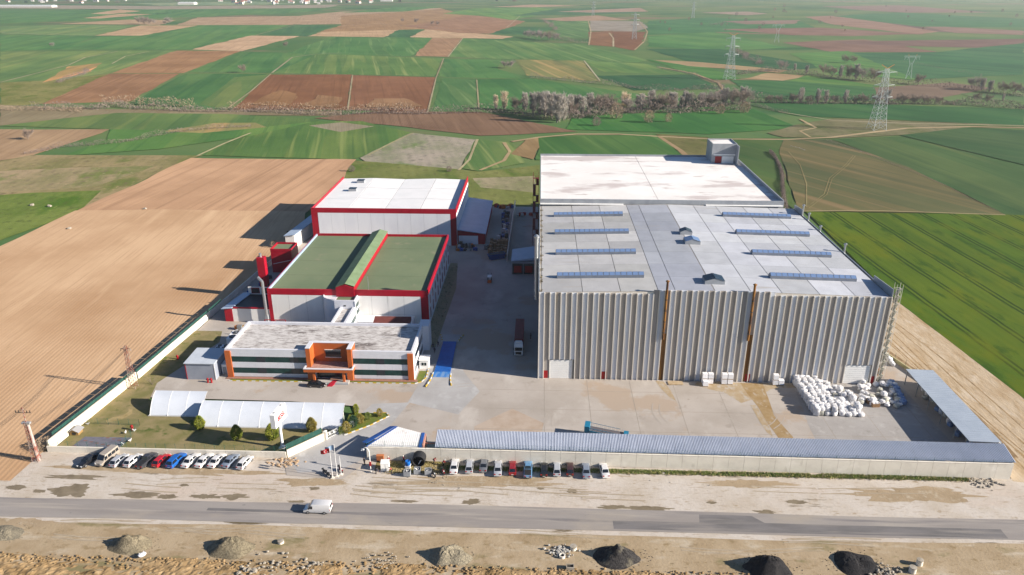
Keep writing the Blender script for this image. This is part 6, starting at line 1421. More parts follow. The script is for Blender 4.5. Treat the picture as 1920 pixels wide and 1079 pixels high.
# pallets of white sacks in blocks against the facade
m_blk = mat('wrapped_sacks', (.80, .80, .82), (.70, .70, .73), rough=.5, scale=3)
def block(x, y, z, label, group):
    o = thing('sack_pallet', label, 'pallet', (x, y, z), random.uniform(-.04, .04), group)
    r = random.Random(int(x * 10 + z)); 
    for k in range(5):
        MB().loft([[(-.66 + .05, -.56 + .05, .14 + k * .27), (.66 - .05, -.56 + .05, .14 + k * .27), (.66 - .05, .51, .14 + k * .27), (-.61, .51, .14 + k * .27)], [(-.66, -.56, .2 + k * .27), (.66, -.56, .2 + k * .27), (.66, .56, .2 + k * .27), (-.66, .56, .2 + k * .27)], [(-.66, -.56, .33 + k * .27), (.66, -.56, .33 + k * .27), (.66, .56, .33 + k * .27), (-.66, .56, .33 + k * .27)], [(-.61, -.51, .405 + k * .27), (.61, -.51, .405 + k * .27), (.61, .51, .405 + k * .27), (-.61, .51, .405 + k * .27)]]).build('sack_layer', m_blk, o, local=True)
    MB().box(-.62, -.55, 0, .62, .55, .13).build('pallet', mjunk[0], o, local=True)
for gx, lab, cells in ((43.2, 'left group of sack pallets against the facade', [(0, 0, 2), (1, 0, 2), (0, -1, 1)]), (48.2, 'middle group of sack pallets against the facade', [(0, 0, 2), (1, 0, 2)]), (61.2, 'right group of sack pallets nearest the bag heap', [(0, 0, 2), (1, 0, 1)])):
    for cx, cyy, nz in cells:
        for k in range(nz): block(gx + cx * 1.5, 170.2 + cyy * 1.3, .16 + k * 1.5, 'white wrapped sack pallet in the ' + lab, lab)
pl = thing('timber_panel', 'flat pale timber panel lying at the foot of the facade', 'panel', (35.8, 169.8, .16), rad(2))
for k in range(7): MB().box(-1.9, -.9 + k * .27, .12, 1.9, -.66 + k * .27, .2).build('plank', mat('pale_timber', 'd9bd96', 'c7a880', rough=.8, scale=1), pl, local=True)
for k in (-1.4, 0, 1.4): MB().box(k - .08, -.9, 0, k + .08, .95, .117).build('batten', mjunk[0], pl, local=True)
# ================================================================ sign, poles, gate props
m_sign = plain('sign_white', (.78, .78, .78), .4)
m_sred = plain('sign_red', (.42, .006, .016), .6); m_sgrey = plain('sign_grey', (.28, .28, .29), .5)
sg_ = thing('pylon_sign', 'tall white pylon sign with red lettering above the cream gate wall', 'sign', (-56.0, 137.8, .19), rad(83))
MB().lathe([(.34, 0), (.30, 6.6)], (0, 0, 0), 16).build('post', m_sign, sg_, local=True, smooth=True)
MB().box(-.7, -.7, -.1, .7, .7, .25).build('base', m_bwall, sg_, local=True)
MB().box(-2.7, -.55, 6.6, 2.7, .55, 9.9).build('sign_box', m_sign, sg_, local=True)
def text(s, size, loc, m, parent, ext=.02):
    cu = bpy.data.curves.new('lettering', 'FONT'); cu.body = s; cu.size = size; cu.extrude = ext; cu.offset = .035; cu.align_x = 'LEFT'; cu.resolution_u = 3
    t = bpy.data.objects.new('lettering', cu); COL.objects.link(t)
    dg = bpy.context.evaluated_depsgraph_get(); me = bpy.data.meshes.new_from_object(t.evaluated_get(dg)); bpy.data.objects.remove(t)
    me.materials.clear(); me.materials.append(m)
    o = bpy.data.objects.new('lettering', me); COL.objects.link(o); o.parent = parent; o.location = loc; o.rotation_euler = (math.pi / 2, 0, 0)
    return o
for side in (0, 1):
    fc = bpy.data.objects.new('sign_face', None); COL.objects.link(fc); fc.parent = sg_; fc.rotation_euler = (0, 0, math.pi * side)
    bpy.data.objects.remove(fc)
t = text('BESEL', 1.35, (-1.6, -.585, 7.75), m_sred, sg_); t.scale = (1, 1.15, 1)
t = text('B A S I M', .42, (-.9, -.575, 7.25), m_sgrey, sg_) if False else None
MB().box(-1.3, -.575, 7.42, 2.2, -.552, 7.52).build('sign_line', m_sred, sg_, local=True)
for k in range(3): MB().tube((-2.25 + .33 * (k % 2), -.555, 7.55 + .42 * k), (-2.25 + .33 * (k % 2), -.58, 7.55 + .42 * k), .24, n=10).build('emblem', m_sgrey, sg_, local=True)
for x in (-1.6, 1.6): MB().box(x - .15, -.12, 9.905, x + .15, .12, 10.02).build('lifting_eye', m_sgrey, sg_, local=True)
fb = thing('floodlight', 'small floodlight fitting at the foot of the pylon sign', 'floodlight', (-55.2, 136.6, .19))
MB().tube((-55.2, 136.6, .19), (-55.2, 136.6, 1.2), .06, n=6).build('stem', m_white, fb); MB().box(-55.6, 136.4, 1.2, -54.8, 136.8, 1.5).build('lamp_head', m_white, fb)
# flag poles
def flagpole(x, y, h, label, fm, crescent):
    f = thing('flagpole', label, 'flagpole', (x, y, .11))
    MB().lathe([(.065, 0), (.035, h)], (x, y, .11), 8).build('pole', m_white, f)
    MB().box(x - .35, y - .35, .1, x + .35, y + .35, .3).build('base', m_bwall, f)
    b = MB(); n = 8; vs = []
    for i in range(n + 1):
        for j in range(2): vs.append((x - .06 - i * .24, y + .12 * math.sin(i * .9), h - .1 - j * 1.15 - i * .05 - .25 * (i / n) * (1 - j)))
    fs = [(i * 2, i * 2 + 1, i * 2 + 3, i * 2 + 2) for i in range(n)]
    fl = b.add(vs, fs).build('flag', fm, f)
    md = fl.modifiers.new('thick', 'SOLIDIFY'); md.thickness = .012
    if crescent:
        c = MB(); cx, cz = x - .85, h - .85
        o_ = [(cx + .32 * math.cos(t), cz + .32 * math.sin(t)) for t in [rad(40 + i * 280 / 14) for i in range(15)]]; i_ = [(cx + .08 + .25 * math.cos(t), cz + .25 * math.sin(t)) for t in [rad(45 + i * 270 / 14) for i in range(15)]]
        for k in range(14):
            q = [o_[k], o_[k + 1], i_[k + 1], i_[k]]; c.add([(a, y - .22, b_) for a, b_ in q] + [(a, y - .20, b_) for a, b_ in q], [(0, 1, 2, 3), (7, 6, 5, 4)])
        st_ = [(cx - .0 + .42 - .0 + (.15 if i % 2 == 0 else .06) * math.cos(rad(90 + i * 36)), cz + (.15 if i % 2 == 0 else .06) * math.sin(rad(90 + i * 36))) for i in range(10)]
        c.add([(a - .0, y - .22, b_) for a, b_ in st_], [tuple(range(10))])
        c.build('crescent_and_star', m_white, fl)
flagpole(-42.1, 127.4, 7.6, 'flagpole flying the red flag with white crescent', plain('flag_red', 'c8141e', .7), True)
flagpole(-41.3, 128.0, 8.0, 'flagpole with a limp pale blue flag', plain('flag_blue', 'a9c3dc', .7), False)
fp = thing('flagpole', 'bare white flagpole right of the two flags', 'flagpole', (-40.6, 128.6, .11))
MB().lathe([(.065, 0), (.035, 4.6)], (-40.6, 128.6, .11), 8).build('pole', m_white, fp); MB().box(-40.95, 128.25, .1, -40.25, 128.95, .3).build('base', m_bwall, fp)
# curved lamp post
lp = thing('street_lamp', 'curved white street lamp with a red box at the gate corner', 'street lamp', (-34.6, 129.8, .11))
b = MB(); pts = [(-34.6, 129.8, .11), (-34.6, 129.8, 5.0)] + [(-34.6 - .75 * (1 - math.cos(t)), 129.8 + .3 * (1 - math.cos(t)), 5.0 + .95 * math.sin(t)) for t in [rad(22.5 * i) for i in range(1, 8)]]
for a, c in zip(pts, pts[1:]): b.tube(a, c, .09, n=8)
b.build('post', m_white, lp, smooth=True)
MB().box(-36.4, 130.1, 5.15, -35.8, 130.6, 5.35).build('lamp_head', m_white, lp); MB().box(-34.78, 129.62, 1.7, -34.42, 129.98, 2.7).build('red_box', m_redd, lp)
# things standing in front of the wall
wb2 = thing('white_fridge', 'white cabinet standing on the verge near the lamp', 'cabinet', (-31.7, 130.8, .12), .1)
MB().box(-.85, -.8, .1, .85, .8, 1.9).build('casing', m_white, wb2, local=True); MB().box(-.9, -.85, 1.905, .9, .85, 2.0).build('top', m_white, wb2, local=True)
for sx in (-1, 1): MB().box(sx * .7 - .08, -.7, 0, sx * .7 + .08, .7, .098).build('foot', m_trim, wb2, local=True)
MB().box(.1, -.83, .2, .14, -.805, 1.8).build('door_gap', m_sgrey, wb2, local=True)
for k, (x, y, lab) in enumerate(((-26.7, 128.9, 'white metal skip bin left of its two neighbours'), (-24.7, 129.7, 'white metal skip bin in the middle of three'), (-22.4, 129.5, 'white metal skip bin with scrap nearest the motorbikes'))):
    s = thing('metal_bin', lab, 'bin', (x, y, .12), .05 * k)
    for q in ((-.7, -.6, .7, -.54), (-.7, .54, .7, .6), (-.7, -.535, -.64, .535), (.64, -.535, .7, .535)): MB().box(q[0], q[1], .15, q[2], q[3], 1.25).build('side', m_grey, s, local=True)
    MB().box(-.64, -.535, .15, .64, .535, .8).build('content', m_trim if k != 1 else m_dark, s, local=True)
    for sx in (-1, 1): MB().box(sx * .5 - .08, -.5, 0, sx * .5 + .08, .5, .148).build('foot', m_trim, s, local=True)
    for q in range(4): MB().tube((random.uniform(-.5, .5), random.uniform(-.4, .4), .8), (random.uniform(-.5, .5), random.uniform(-.4, .4), 1.2), .05, n=5).build('scrap', m_white, s, local=True)
dr = MB().lathe([(.50, 0), (.55, .08), (.52, .45), (.55, .5), (.52, .95), (.5, 1.0), (.42, 1.0), (.42, .9)], (0, 0, 0), 16).build('blue_drum', plain('drum_blue', '1f78d0', .4), local=True, smooth=True); dr.location = (-27.0, 131.5, .9)
tag(dr, 'bright blue drum on a stand behind the white bins', 'drum')
ds = MB().box(-27.5, 131.1, .12, -26.5, 131.9, .88).box(-27.6, 131.0, .7, -26.4, 132.0, .899).build('drum_stand', m_wpanel); tag(ds, 'pale stand under the bright blue drum', 'stand')
pi = thing('drain_pipe', 'huge dark ribbed pipe section lying open towards the road', 'pipe', (-24.8, 133.6, .12))
b = MB(); n = 24
for (y0, y1, ro, ri) in ((131.9, 134.0, 1.32, 1.22),):
    vs = []
    for y, r in ((y0, ro), (y1, ro), (y1, ri), (y0, ri)):
        for i in range(n): t = 2 * math.pi * i / n; vs.append((-24.8 + r * math.cos(t), y, 1.45 + r * math.sin(t)))
    fs = [(k * n + i, k * n + (i + 1) % n, ((k + 1) % 4) * n + (i + 1) % n, ((k + 1) % 4) * n + i) for k in range(4) for i in range(n)]
    b.add(vs, fs)
b.build('barrel', m_trim, pi)
for k in range(5):
    y = 132.0 + k * .45; c = MB(); vs = []
    for yy, r in ((y, 1.323), (y + .18, 1.323), (y + .18, 1.40), (y, 1.40)):
        for i in range(n): t = 2 * math.pi * i / n; vs.append((-24.8 + r * math.cos(t), yy, 1.45 + r * math.sin(t)))
    c.add(vs, [(q * n + i, q * n + (i + 1) % n, ((q + 1) % 4) * n + (i + 1) % n, ((q + 1) % 4) * n + i) for q in range(4) for i in range(n)]); c.build('rib', m_dark, pi)
B('back_plate', m_dark, pi, -25.7, 133.7, .55, -23.9, 133.9, 2.35); MB().tube((-24.9, 132.6, .4), (-24.3, 132.4, 1.5), .12, n=6).build('prop', m_wpanel, pi)
cr = thing('orange_crate', 'orange brown crate against the wall by the gate', 'crate', (-33.4, 133.9, .12), .03)
for k in range(4): MB().box(-.75, -.35, .1 + k * .3, .75, .35, .37 + k * .3).build('board', plain('crate_orange', 'c47240', .8), cr, local=True)
MB().box(-.8, -.4, 1.3, .8, .4, 1.36).build('lid', plain('crate_lid', 'cf7c48', .8), cr, local=True)
for k in (-.6, .6): MB().box(k - .06, -.34, 0, k + .06, .34, .098).build('runner', mjunk[0], cr, local=True)

# ---- people
m_skin = plain('skin', (.42, .26, .19), .6); m_hair = plain('hair', (.02, .015, .012), .6); m_cap = plain('white_cap', (.7, .7, .68), .7)
m_jred = plain('jacket_red', 'a81428', .8); m_jnavy = plain('jacket_navy', (.03, .035, .05), .8); m_trou = plain('trousers_dark', (.02, .024, .034), .8); m_shoe = plain('shoe_black', (.012, .012, .012), .6)
def skin_obj(name, verts, edges, radii, m, parent, root=0, sub=1):
    me = bpy.data.meshes.new(name); me.from_pydata(verts, edges, [])
    o = bpy.data.objects.new(name, me); COL.objects.link(o); o.parent = parent
    me.materials.append(m)
    me.skin_vertices or me.attributes
    sk = o.modifiers.new('skin', 'SKIN'); sk.use_smooth_shade = True
    if len(me.skin_vertices) == 0:
        bpy.context.view_layer.objects.active = o
    lay = me.skin_vertices[0] if len(me.skin_vertices) else None
    if lay is None: raise RuntimeError('no skin layer')
    for i, r in enumerate(radii):
        lay.data[i].radius = r if isinstance(r, tuple) else (r, r)
        lay.data[i].use_root = (i == root)
    sb_ = o.modifiers.new('sub', 'SUBSURF'); sb_.levels = sub; sb_.render_levels = sub
    return o
POSES = {
 'stand': dict(pel=(0, 0, .95), chest=(0, -.02, 1.32), neck=(0, -.02, 1.50), head=(0, -.05, 1.66), sh=.20, el=((-.28, .02, 1.14), (.28, .02, 1.14)), ha=((-.30, -.10, .88), (.30, -.10, .88)), kn=((-.11, -.02, .50), (.11, -.02, .50)), an=((-.12, .02, .09), (.12, .02, .09))),
 'walk': dict(pel=(0, 0, .93), chest=(0, -.05, 1.30), neck=(0, -.07, 1.48), head=(0, -.11, 1.63), sh=.20, el=((-.28, .16, 1.13), (.28, -.12, 1.14)), ha=((-.28, .10, .88), (.27, -.34, .98)), kn=((-.10, -.20, .52), (.10, .06, .50)), an=((-.11, -.22, .09), (.11, .34, .14))),
 'bend': dict(pel=(0, .12, .88), chest=(0, -.16, 1.14), neck=(0, -.30, 1.26), head=(0, -.42, 1.33), sh=.20, el=((-.26, -.30, .88), (.26, -.30, .88)), ha=((-.18, -.48, .66), (.18, -.48, .66)), kn=((-.12, -.08, .48), (.12, -.08, .48)), an=((-.14, .08, .09), (.14, .08, .09))),
}
def person(label, x, y, rz, pose, jm, tm=None, cap=None, group=None):
    p = POSES[pose]; o = thing('person', label, 'person', (x, y, .125), rz, group)
    sh = [(-p['sh'], p['chest'][1] * .6 + p['neck'][1] * .4, p['neck'][2] - .08), (p['sh'], p['chest'][1] * .6 + p['neck'][1] * .4, p['neck'][2] - .08)]
    V_ = [p['pel'], p['chest'], p['neck'], p['head'], *sh, *p['el'], *p['ha'], (-.10, p['pel'][1], p['pel'][2] - .08), (.10, p['pel'][1], p['pel'][2] - .08), *p['kn'], *p['an']]
    toes = [(a[0], a[1] - .17, .05) for a in p['an']]; V_ += toes + [(p['head'][0], p['head'][1] - .01, p['head'][2] + .11)]
    E_ = [(0, 1), (1, 2), (2, 3), (1, 4), (1, 5), (4, 6), (5, 7), (6, 8), (7, 9), (0, 10), (0, 11), (10, 12), (11, 13), (12, 14), (13, 15), (14, 16), (15, 17), (3, 18)]
    fing = []; R_ = [(.15, .11), (.16, .11), .055, .085, .065, .065, .048, .048, .034, .034, .085, .085, .062, .062, .045, .045, .04, .04, .07]
    for k, s in ((8, -1), (9, 1)):       # a palm with five unequal fingers, slightly curled
        h = Vector(V_[k]); base = len(V_); V_.append(tuple(h + Vector((0, -.02, -.06)))); R_.append(.026); E_.append((k, base))
        for f, (dx, L) in enumerate(((-.03, .075), (-.01, .085), (.01, .08), (.03, .06))):
            V_.append(tuple(h + Vector((dx * .8, -.04, -.06 - L * .6)))); V_.append(tuple(h + Vector((dx * .8, -.075, -.06 - L)))); R_ += [.009, .008]; E_ += [(base, len(V_) - 2), (len(V_) - 2, len(V_) - 1)]
        V_.append(tuple(h + Vector((-s * .045, -.045, -.06)))); R_.append(.01); E_.append((base, len(V_) - 1))
    skin_obj('body', V_, E_, R_, m_skin, o)
    JV = [p['pel'], p['chest'], (p['neck'][0], p['neck'][1], p['neck'][2] - .04), *sh, *p['el'], tuple(Vector(p['ha'][0]).lerp(Vector(p['el'][0]), .12)), tuple(Vector(p['ha'][1]).lerp(Vector(p['el'][1]), .12))]
    skin_obj('jacket', JV, [(0, 1), (1, 2), (1, 3), (1, 4), (3, 5), (4, 6), (5, 7), (6, 8)], [(.185, .14), (.20, .145), .075, .085, .085, .066, .066, .052, .052], jm, o)
    TV = [p['pel'], V_[10], V_[11], *p['kn'], *[tuple(Vector(a) + Vector((0, 0, .03))) for a in p['an']]]
    skin_obj('trousers', TV, [(0, 1), (0, 2), (1, 3), (2, 4), (3, 5), (4, 6)], [(.175, .13), .11, .11, .08, .08, .066, .066], tm or m_trou, o)
    for a in p['an']: MB().loft([[(a[0] - .05, a[1] + .08, 0), (a[0] + .05, a[1] + .08, 0), (a[0] + .045, a[1] + .07, .12), (a[0] - .045, a[1] + .07, .12)], [(a[0] - .055, a[1] - .05, 0), (a[0] + .055, a[1] - .05, 0), (a[0] + .045, a[1] - .05, .12), (a[0] - .045, a[1] - .05, .12)], [(a[0] - .05, a[1] - .22, 0), (a[0] + .05, a[1] - .22, 0), (a[0] + .035, a[1] - .2, .06), (a[0] - .035, a[1] - .2, .06)]]).build('shoe', m_shoe, o, local=True)
    hx, hy, hz_ = p['head']
    MB().lathe([(.118, .0), (.125, .06), (.10, .14), (.04, .185), (.0, .19)], (hx, hy + .015, hz_ + .0), 12).build('hair' if cap is None else 'cap', cap or m_hair, o, local=True, smooth=True)
    fy = hy - .105
    MB().add([(hx - .018, fy, hz_ + .0), (hx + .018, fy, hz_ + .0), (hx, fy - .03, hz_ - .03), (hx, fy, hz_ + .05)], [(0, 1, 2), (1, 3, 2), (3, 0, 2)]).build('nose', m_skin, o, local=True)
    for s in (-1, 1):
        MB().box(hx + s * .035 - .012, fy - .004, hz_ + .035, hx + s * .035 + .012, fy + .02, hz_ + .05).build('eye', m_hair, o, local=True)
        MB().box(hx + s * .1 - .012, hy - .02, hz_ - .01, hx + s * .1 + .012, hy + .02, hz_ + .06).build('ear', m_skin, o, local=True)
    MB().box(hx - .03, fy - .002, hz_ - .06, hx + .03, fy + .02, hz_ - .048).build('mouth', plain('lip', (.3, .12, .1), .6), o, local=True)
    return o
person('person in a red jacket and pale cap standing by the wall near the orange crate', -31.4, 132.9, rad(20), 'stand', m_jred, None, m_cap)
person('person in a red jacket walking left of the big pipe', -28.2, 133.4, rad(-60), 'walk', m_jred, None, m_cap)
person('person in a dark red jacket bending down right of the big pipe', -21.7, 133.5, rad(70), 'bend', m_jred)
person('person in a red jacket bending near the first white parked car', -19.6, 132.6, rad(120), 'bend', m_jred, None, m_cap)
person('person in dark clothes standing left of the curved street lamp', -36.5, 132.4, rad(-30), 'stand', m_jnavy)
person('person in a dark jacket crouching left of the white cabinet', -33.4, 129.3, rad(100), 'bend', m_jnavy)
person('person in a red jacket bending at the right of the white cabinet', -30.2, 129.6, rad(-90), 'bend', m_jred)
person('person in navy standing at the blue edge of the gatehouse', -37.3, 138.3, rad(200), 'stand', m_jnavy)
person('person in dark clothes left of the pair beside the weighbridge', -29.2, 187.5, rad(30), 'stand', m_jnavy)
person('person in dark clothes walking right of the pair beside the weighbridge', -27.9, 188.6, rad(-20), 'walk', m_jnavy)
person('person in dark clothes in front of the weighbridge deck edge', -28.4, 184.6, rad(10), 'walk', m_jnavy)
person('person in dark clothes standing in shade right of the lorry', -1.8, 194.5, rad(60), 'stand', m_jnavy)
# ---- motorbikes
def bike(label, x, y, rz, bm, grp):
    k = thing('motorbike', label, 'motorbike', (x, y, .12), rz, grp)
    for wy in (-.68, .68):
        w_ = MB().tube((-.055, wy, .31), (.055, wy, .31), .31, n=14).build('wheel', m_tyre, k, local=True); MB().tube((-.06, wy, .31), (.06, wy, .31), .17, n=10).build('rim', m_rim, w_, local=True)
    MB().loft([[(-.09, -.35, .55), (.09, -.35, .55), (.09, -.35, .75), (-.09, -.35, .75)], [(-.15, -.1, .45), (.15, -.1, .45), (.15, -.1, .95), (-.15, -.1, .95)], [(-.13, .2, .5), (.13, .2, .5), (.1, .2, .82), (-.1, .2, .82)], [(-.08, .7, .62), (.08, .7, .62), (.08, .7, .74), (-.08, .7, .74)]]).build('body', bm, k, local=True)
    MB().box(-.13, .1, .80, .13, .75, .90).build('seat', m_trim, k, local=True); MB().box(-.14, -.2, .25, .14, .25, .52).build('engine', m_rim, k, local=True)
    MB().tube((0, -.68, .31), (0, -.42, .98), .045, n=6).build('fork', m_rim, k, local=True); MB().tube((-.36, -.36, 1.05), (.36, -.36, 1.05), .03, n=6).build('handlebar', m_trim, k, local=True)
    MB().box(-.1, -.6, .82, .1, -.46, 1.0).build('headlight', m_lamp, k, local=True); MB().box(-.12, -.95, .60, .12, -.45, .66).build('mudguard', bm, k, local=True)
    MB().box(-.2, .7, .85, .2, 1.0, 1.1).build('top_box', m_trim, k, local=True); MB().tube((.14, .1, .3), (.18, .85, .38), .05, n=6).build('exhaust', m_rim, k, local=True)
    MB().tube((-.12, .1, .3), (-.32, .15, .0), .02, n=4).build('side_stand', m_trim, k, local=True)
bike('black motorbike with a pale front left of the first parked car', -21.2, 129.0, rad(35), m_trim, None)
bike('red motorbike right beside the first white parked car', -19.3, 129.9, rad(25), plain('bike_red', 'a81820', .3), None)
bike('black motorbike at the foot of the flagpoles', -43.0, 127.9, rad(50), m_trim, None)
bike('red motorbike behind the flagpole bases', -41.0, 129.8, rad(40), plain('bike_red', 'a81820', .3), None)
bike('dark motorbike furthest left by the flagpoles', -43.9, 128.8, rad(60), plain('bike_grey', (.05, .05, .055), .4), None)
# ---- hydrants, hen house, paving
def hydrant(x, y, lab):
    h = thing('fire_hydrant', lab, 'hydrant', (x, y, .17))
    MB().lathe([(.30, 0), (.30, .1), (.22, .12), (.22, .95), (.30, 1.0), (.24, 1.2), (.05, 1.3)], (x, y, .17), 12).build('barrel', m_redd, h, smooth=True)
    for a in (0, math.pi): MB().tube((x, y, .9), (x + .42 * math.cos(a), y + .42 * math.sin(a), .9), .13, n=8).build('outlet', m_redd, h)
hydrant(-84.6, 165.9, 'left one of two red hydrants in front of the grey box shed'); hydrant(-83.7, 165.9, 'right one of two red hydrants in front of the grey box shed'); hydrant(-93.0, 143.6, 'red hydrant inside the wire hen pen'); hydrant(-98.2, 178.2, 'red hydrant on the grass near the field wall behind the lattice mast')
hh_ = thing('hen_house', 'small hut with a grey pitched roof against the cream field wall', 'hut', (-105.0, 141.8, .19))
MB().box(-106.0, 140.8, .15, -104.0, 142.6, 1.1).build('wall', mjunk[0], hh_)
for sx in (-1, 1): MB().hexa([(-105, 140.5, 1.75), (-105 + sx * 1.3, 140.5, 1.0), (-105 + sx * 1.3, 142.9, 1.0), (-105, 142.9, 1.75)][::sx], [(-105, 140.5, 1.83), (-105 + sx * 1.3, 140.5, 1.08), (-105 + sx * 1.3, 142.9, 1.08), (-105, 142.9, 1.83)][::sx]).build('roof', m_sgrey, hh_)
MB().add([(-106, 140.8, 1.1), (-104, 140.8, 1.1), (-105, 140.8, 1.7), (-106, 142.6, 1.1), (-104, 142.6, 1.1), (-105, 142.6, 1.7)], [(0, 1, 2), (5, 4, 3)]).build('gable', mjunk[0], hh_); B('hatch', m_dark, hh_, -105.4, 140.74, .3, -104.6, 140.795, .95)
pv = MB()
m_pave = mat('slate_paver', '8b8790', '77737c', rough=.8, scale=.8)
for i in range(13):
    for j in range(9):
        x0, y0 = -103.0 + i * .83 + j * .09, 136.4 + j * .44
        q = MB().box(x0 + .03, y0 + .03, .17, x0 + .80, y0 + .41, .235).build('paver', m_pave if (i * 7 + j * 3) % 11 else mat('red_paver', '9a7068', '8a6058', rough=.8, scale=.8))
        if i == 0 and j == 0: pvp = thing('paved_patch', 'patch of grey pavers on the lawn inside the hen pen', 'paving', (-98, 138, .17))
        q.parent = pvp; q.location = q.location - pvp.location
def hen(x, y, rz, m, lab, g):
    h = MB().loft([[(.0 + .02 * math.cos(t), -.26, .40 + .03 * math.sin(t)) for t in A8], [(.05 * math.cos(t), -.2, .40 + .06 * math.sin(t)) for t in A8], [(.09 * math.cos(t), -.1, .27 + .10 * math.sin(t)) for t in A8], [(.13 * math.cos(t), .04, .24 + .12 * math.sin(t)) for t in A8], [(.08 * math.cos(t), .2, .30 + .08 * math.sin(t)) for t in A8], [(.03 * math.cos(t), .32, .42 + .05 * math.sin(t)) for t in A8]])
    for s in (-1, 1): h.tube((s * .05, .03, 0), (s * .05, .04, .16), .015, n=5)
    h.add([(-.01, -.26, .39), (.01, -.26, .39), (0, -.32, .38), (0, -.2, .49)], [(0, 1, 2), (1, 3, 2), (3, 0, 2)])
    o = h.build('hen', m, local=True, smooth=True); o.location = (x, y, .19); o.rotation_euler = (0, 0, rz); o.scale = (1.6,) * 3
    tag(o, lab, 'hen', g)
A8 = [2 * math.pi * i / 8 for i in range(8)]
for k, (px_, py_) in enumerate(((149, 807), (153, 808), (151, 811), (154, 809), (165, 799), (236, 815), (253, 811), (245, 830), (231, 837), (110, 824))):
    p = at(px_, py_); hen(p.x, p.y, k * 1.3, m_white if k not in (0, 4) else m_sgrey, 'white hen pecking in the pen' if k not in (0, 4) else 'grey hen in the pen', 'hens in the pen')

# ---- utility masts
def lattice(name, label, base, h, w0, w1, arms, m, bays=9, thick=.09, top=None, group=None, rz=0):
    t = thing(name, label, 'pylon', base, rz, group)
    def cor(z, i): k = w0 + (w1 - w0) * (z / h) ** .8; s = ((-1, -1), (1, -1), (1, 1), (-1, 1))[i]; return (s[0] * k / 2, s[1] * k / 2, z)
    for i in range(4):
        b = MB()
        for k in range(bays): b.bar(cor(h * k / bays, i), cor(h * (k + 1) / bays, i), thick)
        b.build('leg', m, t, local=True)
    for k in range(bays):
        b = MB()
        for i in range(4):
            j = (i + 1) % 4; z0, z1 = h * k / bays, h * (k + 1) / bays
            b.bar(cor(z0, i), cor(z1, j), thick * .6); b.bar(cor(z0, j), cor(z1, i), thick * .6); b.bar(cor(z1, i), cor(z1, j), thick * .6)
        b.build('brace', m, t, local=True)
    for z, L in arms:
        b = MB(); k = (w0 + (w1 - w0) * (z / h) ** .8) / 2
        for s in (-1, 1):
            for q in (-1, 1): b.bar((s * k, q * k, z), (s * L, 0, z + .15 * L * .2), thick * .8); b.bar((s * k, q * k, z + .16 * L), (s * L, 0, z + .15 * L * .2), thick * .7)
            for f in (.35, .7): b.bar((s * (k + (L - k) * f), k * (1 - f), z), (s * (k + (L - k) * f), -k * (1 - f), z + .1 * L * (1 - f)), thick * .5)
        b.build('cross_arm', m, t, local=True)
        for s in (-1, 1): MB().tube((s * L, 0, z), (s * L, 0, z - .05 * h), thick * .8, n=6).build('insulator', m_sgrey, t, local=True)
    return t
m_pyl = plain('pylon_steel', (.50, .53, .54), .45, .5); m_oran = plain('pylon_orange', (.62, .24, .06), .6)
m_rmast = mat('red_rust_mast', '9c5548', 'b8a494', rough=.8, scale=1.3, lo=.45, hi=.55, coord='local')
lattice('lattice_mast', 'rusty red lattice mast on the lawn beside the field wall', (-102.4, 162.6, .19), 11.8, 1.6, .55, [(11.0, 1.3)], m_rmast, 10, .07)
pm_ = lattice('lattice_mast', 'rusty red power mast at the left corner before the ploughed field', (-107.6, 131.2, .1), 9.6, 1.3, .6, [], m_rmast, 8, .09)
MB().box(-.1, -.42, 0, .75, .42, 9.2).build('pole_shaft', m_rmast, pm_, local=True) if False else None
MB().lathe([(.42, 0), (.26, 9.4)], (.35, 0, 0), 8).build('concrete_pole', mat('pale_pole', 'cfc4b6', 'a86a58', rough=.85, scale=.8, coord='local', lo=.45, hi=.55), pm_, local=True)
MB().box(-.9, -.3, 9.3, .9, .3, 9.7).build('switch_frame', m_sgrey, pm_, local=True); MB().tube((0, 0, 9.5), (0, 0, 13.2), .1, n=6).build('top_post', m_rmast, pm_, local=True)
MB().bar((-1.7, 0, 12.0), (1.6, 0, 12.0), .09).build('cross_arm', m_trim, pm_, local=True)
for x in (-1.6, -.9, .8, 1.5): MB().tube((x, 0, 12.05), (x, 0, 12.5), .09, n=6).build('insulator', m_trim, pm_, local=True)
for x in (-.5, .3): MB().bar((x, 0, 12.0), (x * .3, 0, 13.3), .07).build('stay', m_rmast, pm_, local=True)
PG = 'transmission pylons marching across the fields'
q = at(1643, 243); t = lattice('transmission_pylon', 'nearest big steel transmission pylon with orange tips behind the warehouse', (q.x, q.y, 0), 41, 9.5, 2.0, [(22, 7.5), (30, 7.5), (38.5, 7.5)], m_pyl, 11, .20, group=PG, rz=rad(8))
for s in (-1, 1): MB().bar((0, 0, 41), (s * 4.5, 0, 43.6), .25).build('orange_tip', m_oran, t, local=True)
q = at(1367, 149); t = lattice('transmission_pylon', 'steel transmission pylon by the winding track in mid distance', (q.x, q.y, 0), 44, 10, 2.0, [(25, 7.5), (33, 7.5), (41, 7.5)], m_pyl, 11, .24, group=PG, rz=rad(6))
for s in (-1, 1): MB().bar((0, 0, 44), (s * 4.5, 0, 46), .28).build('orange_tip', m_oran, t, local=True)
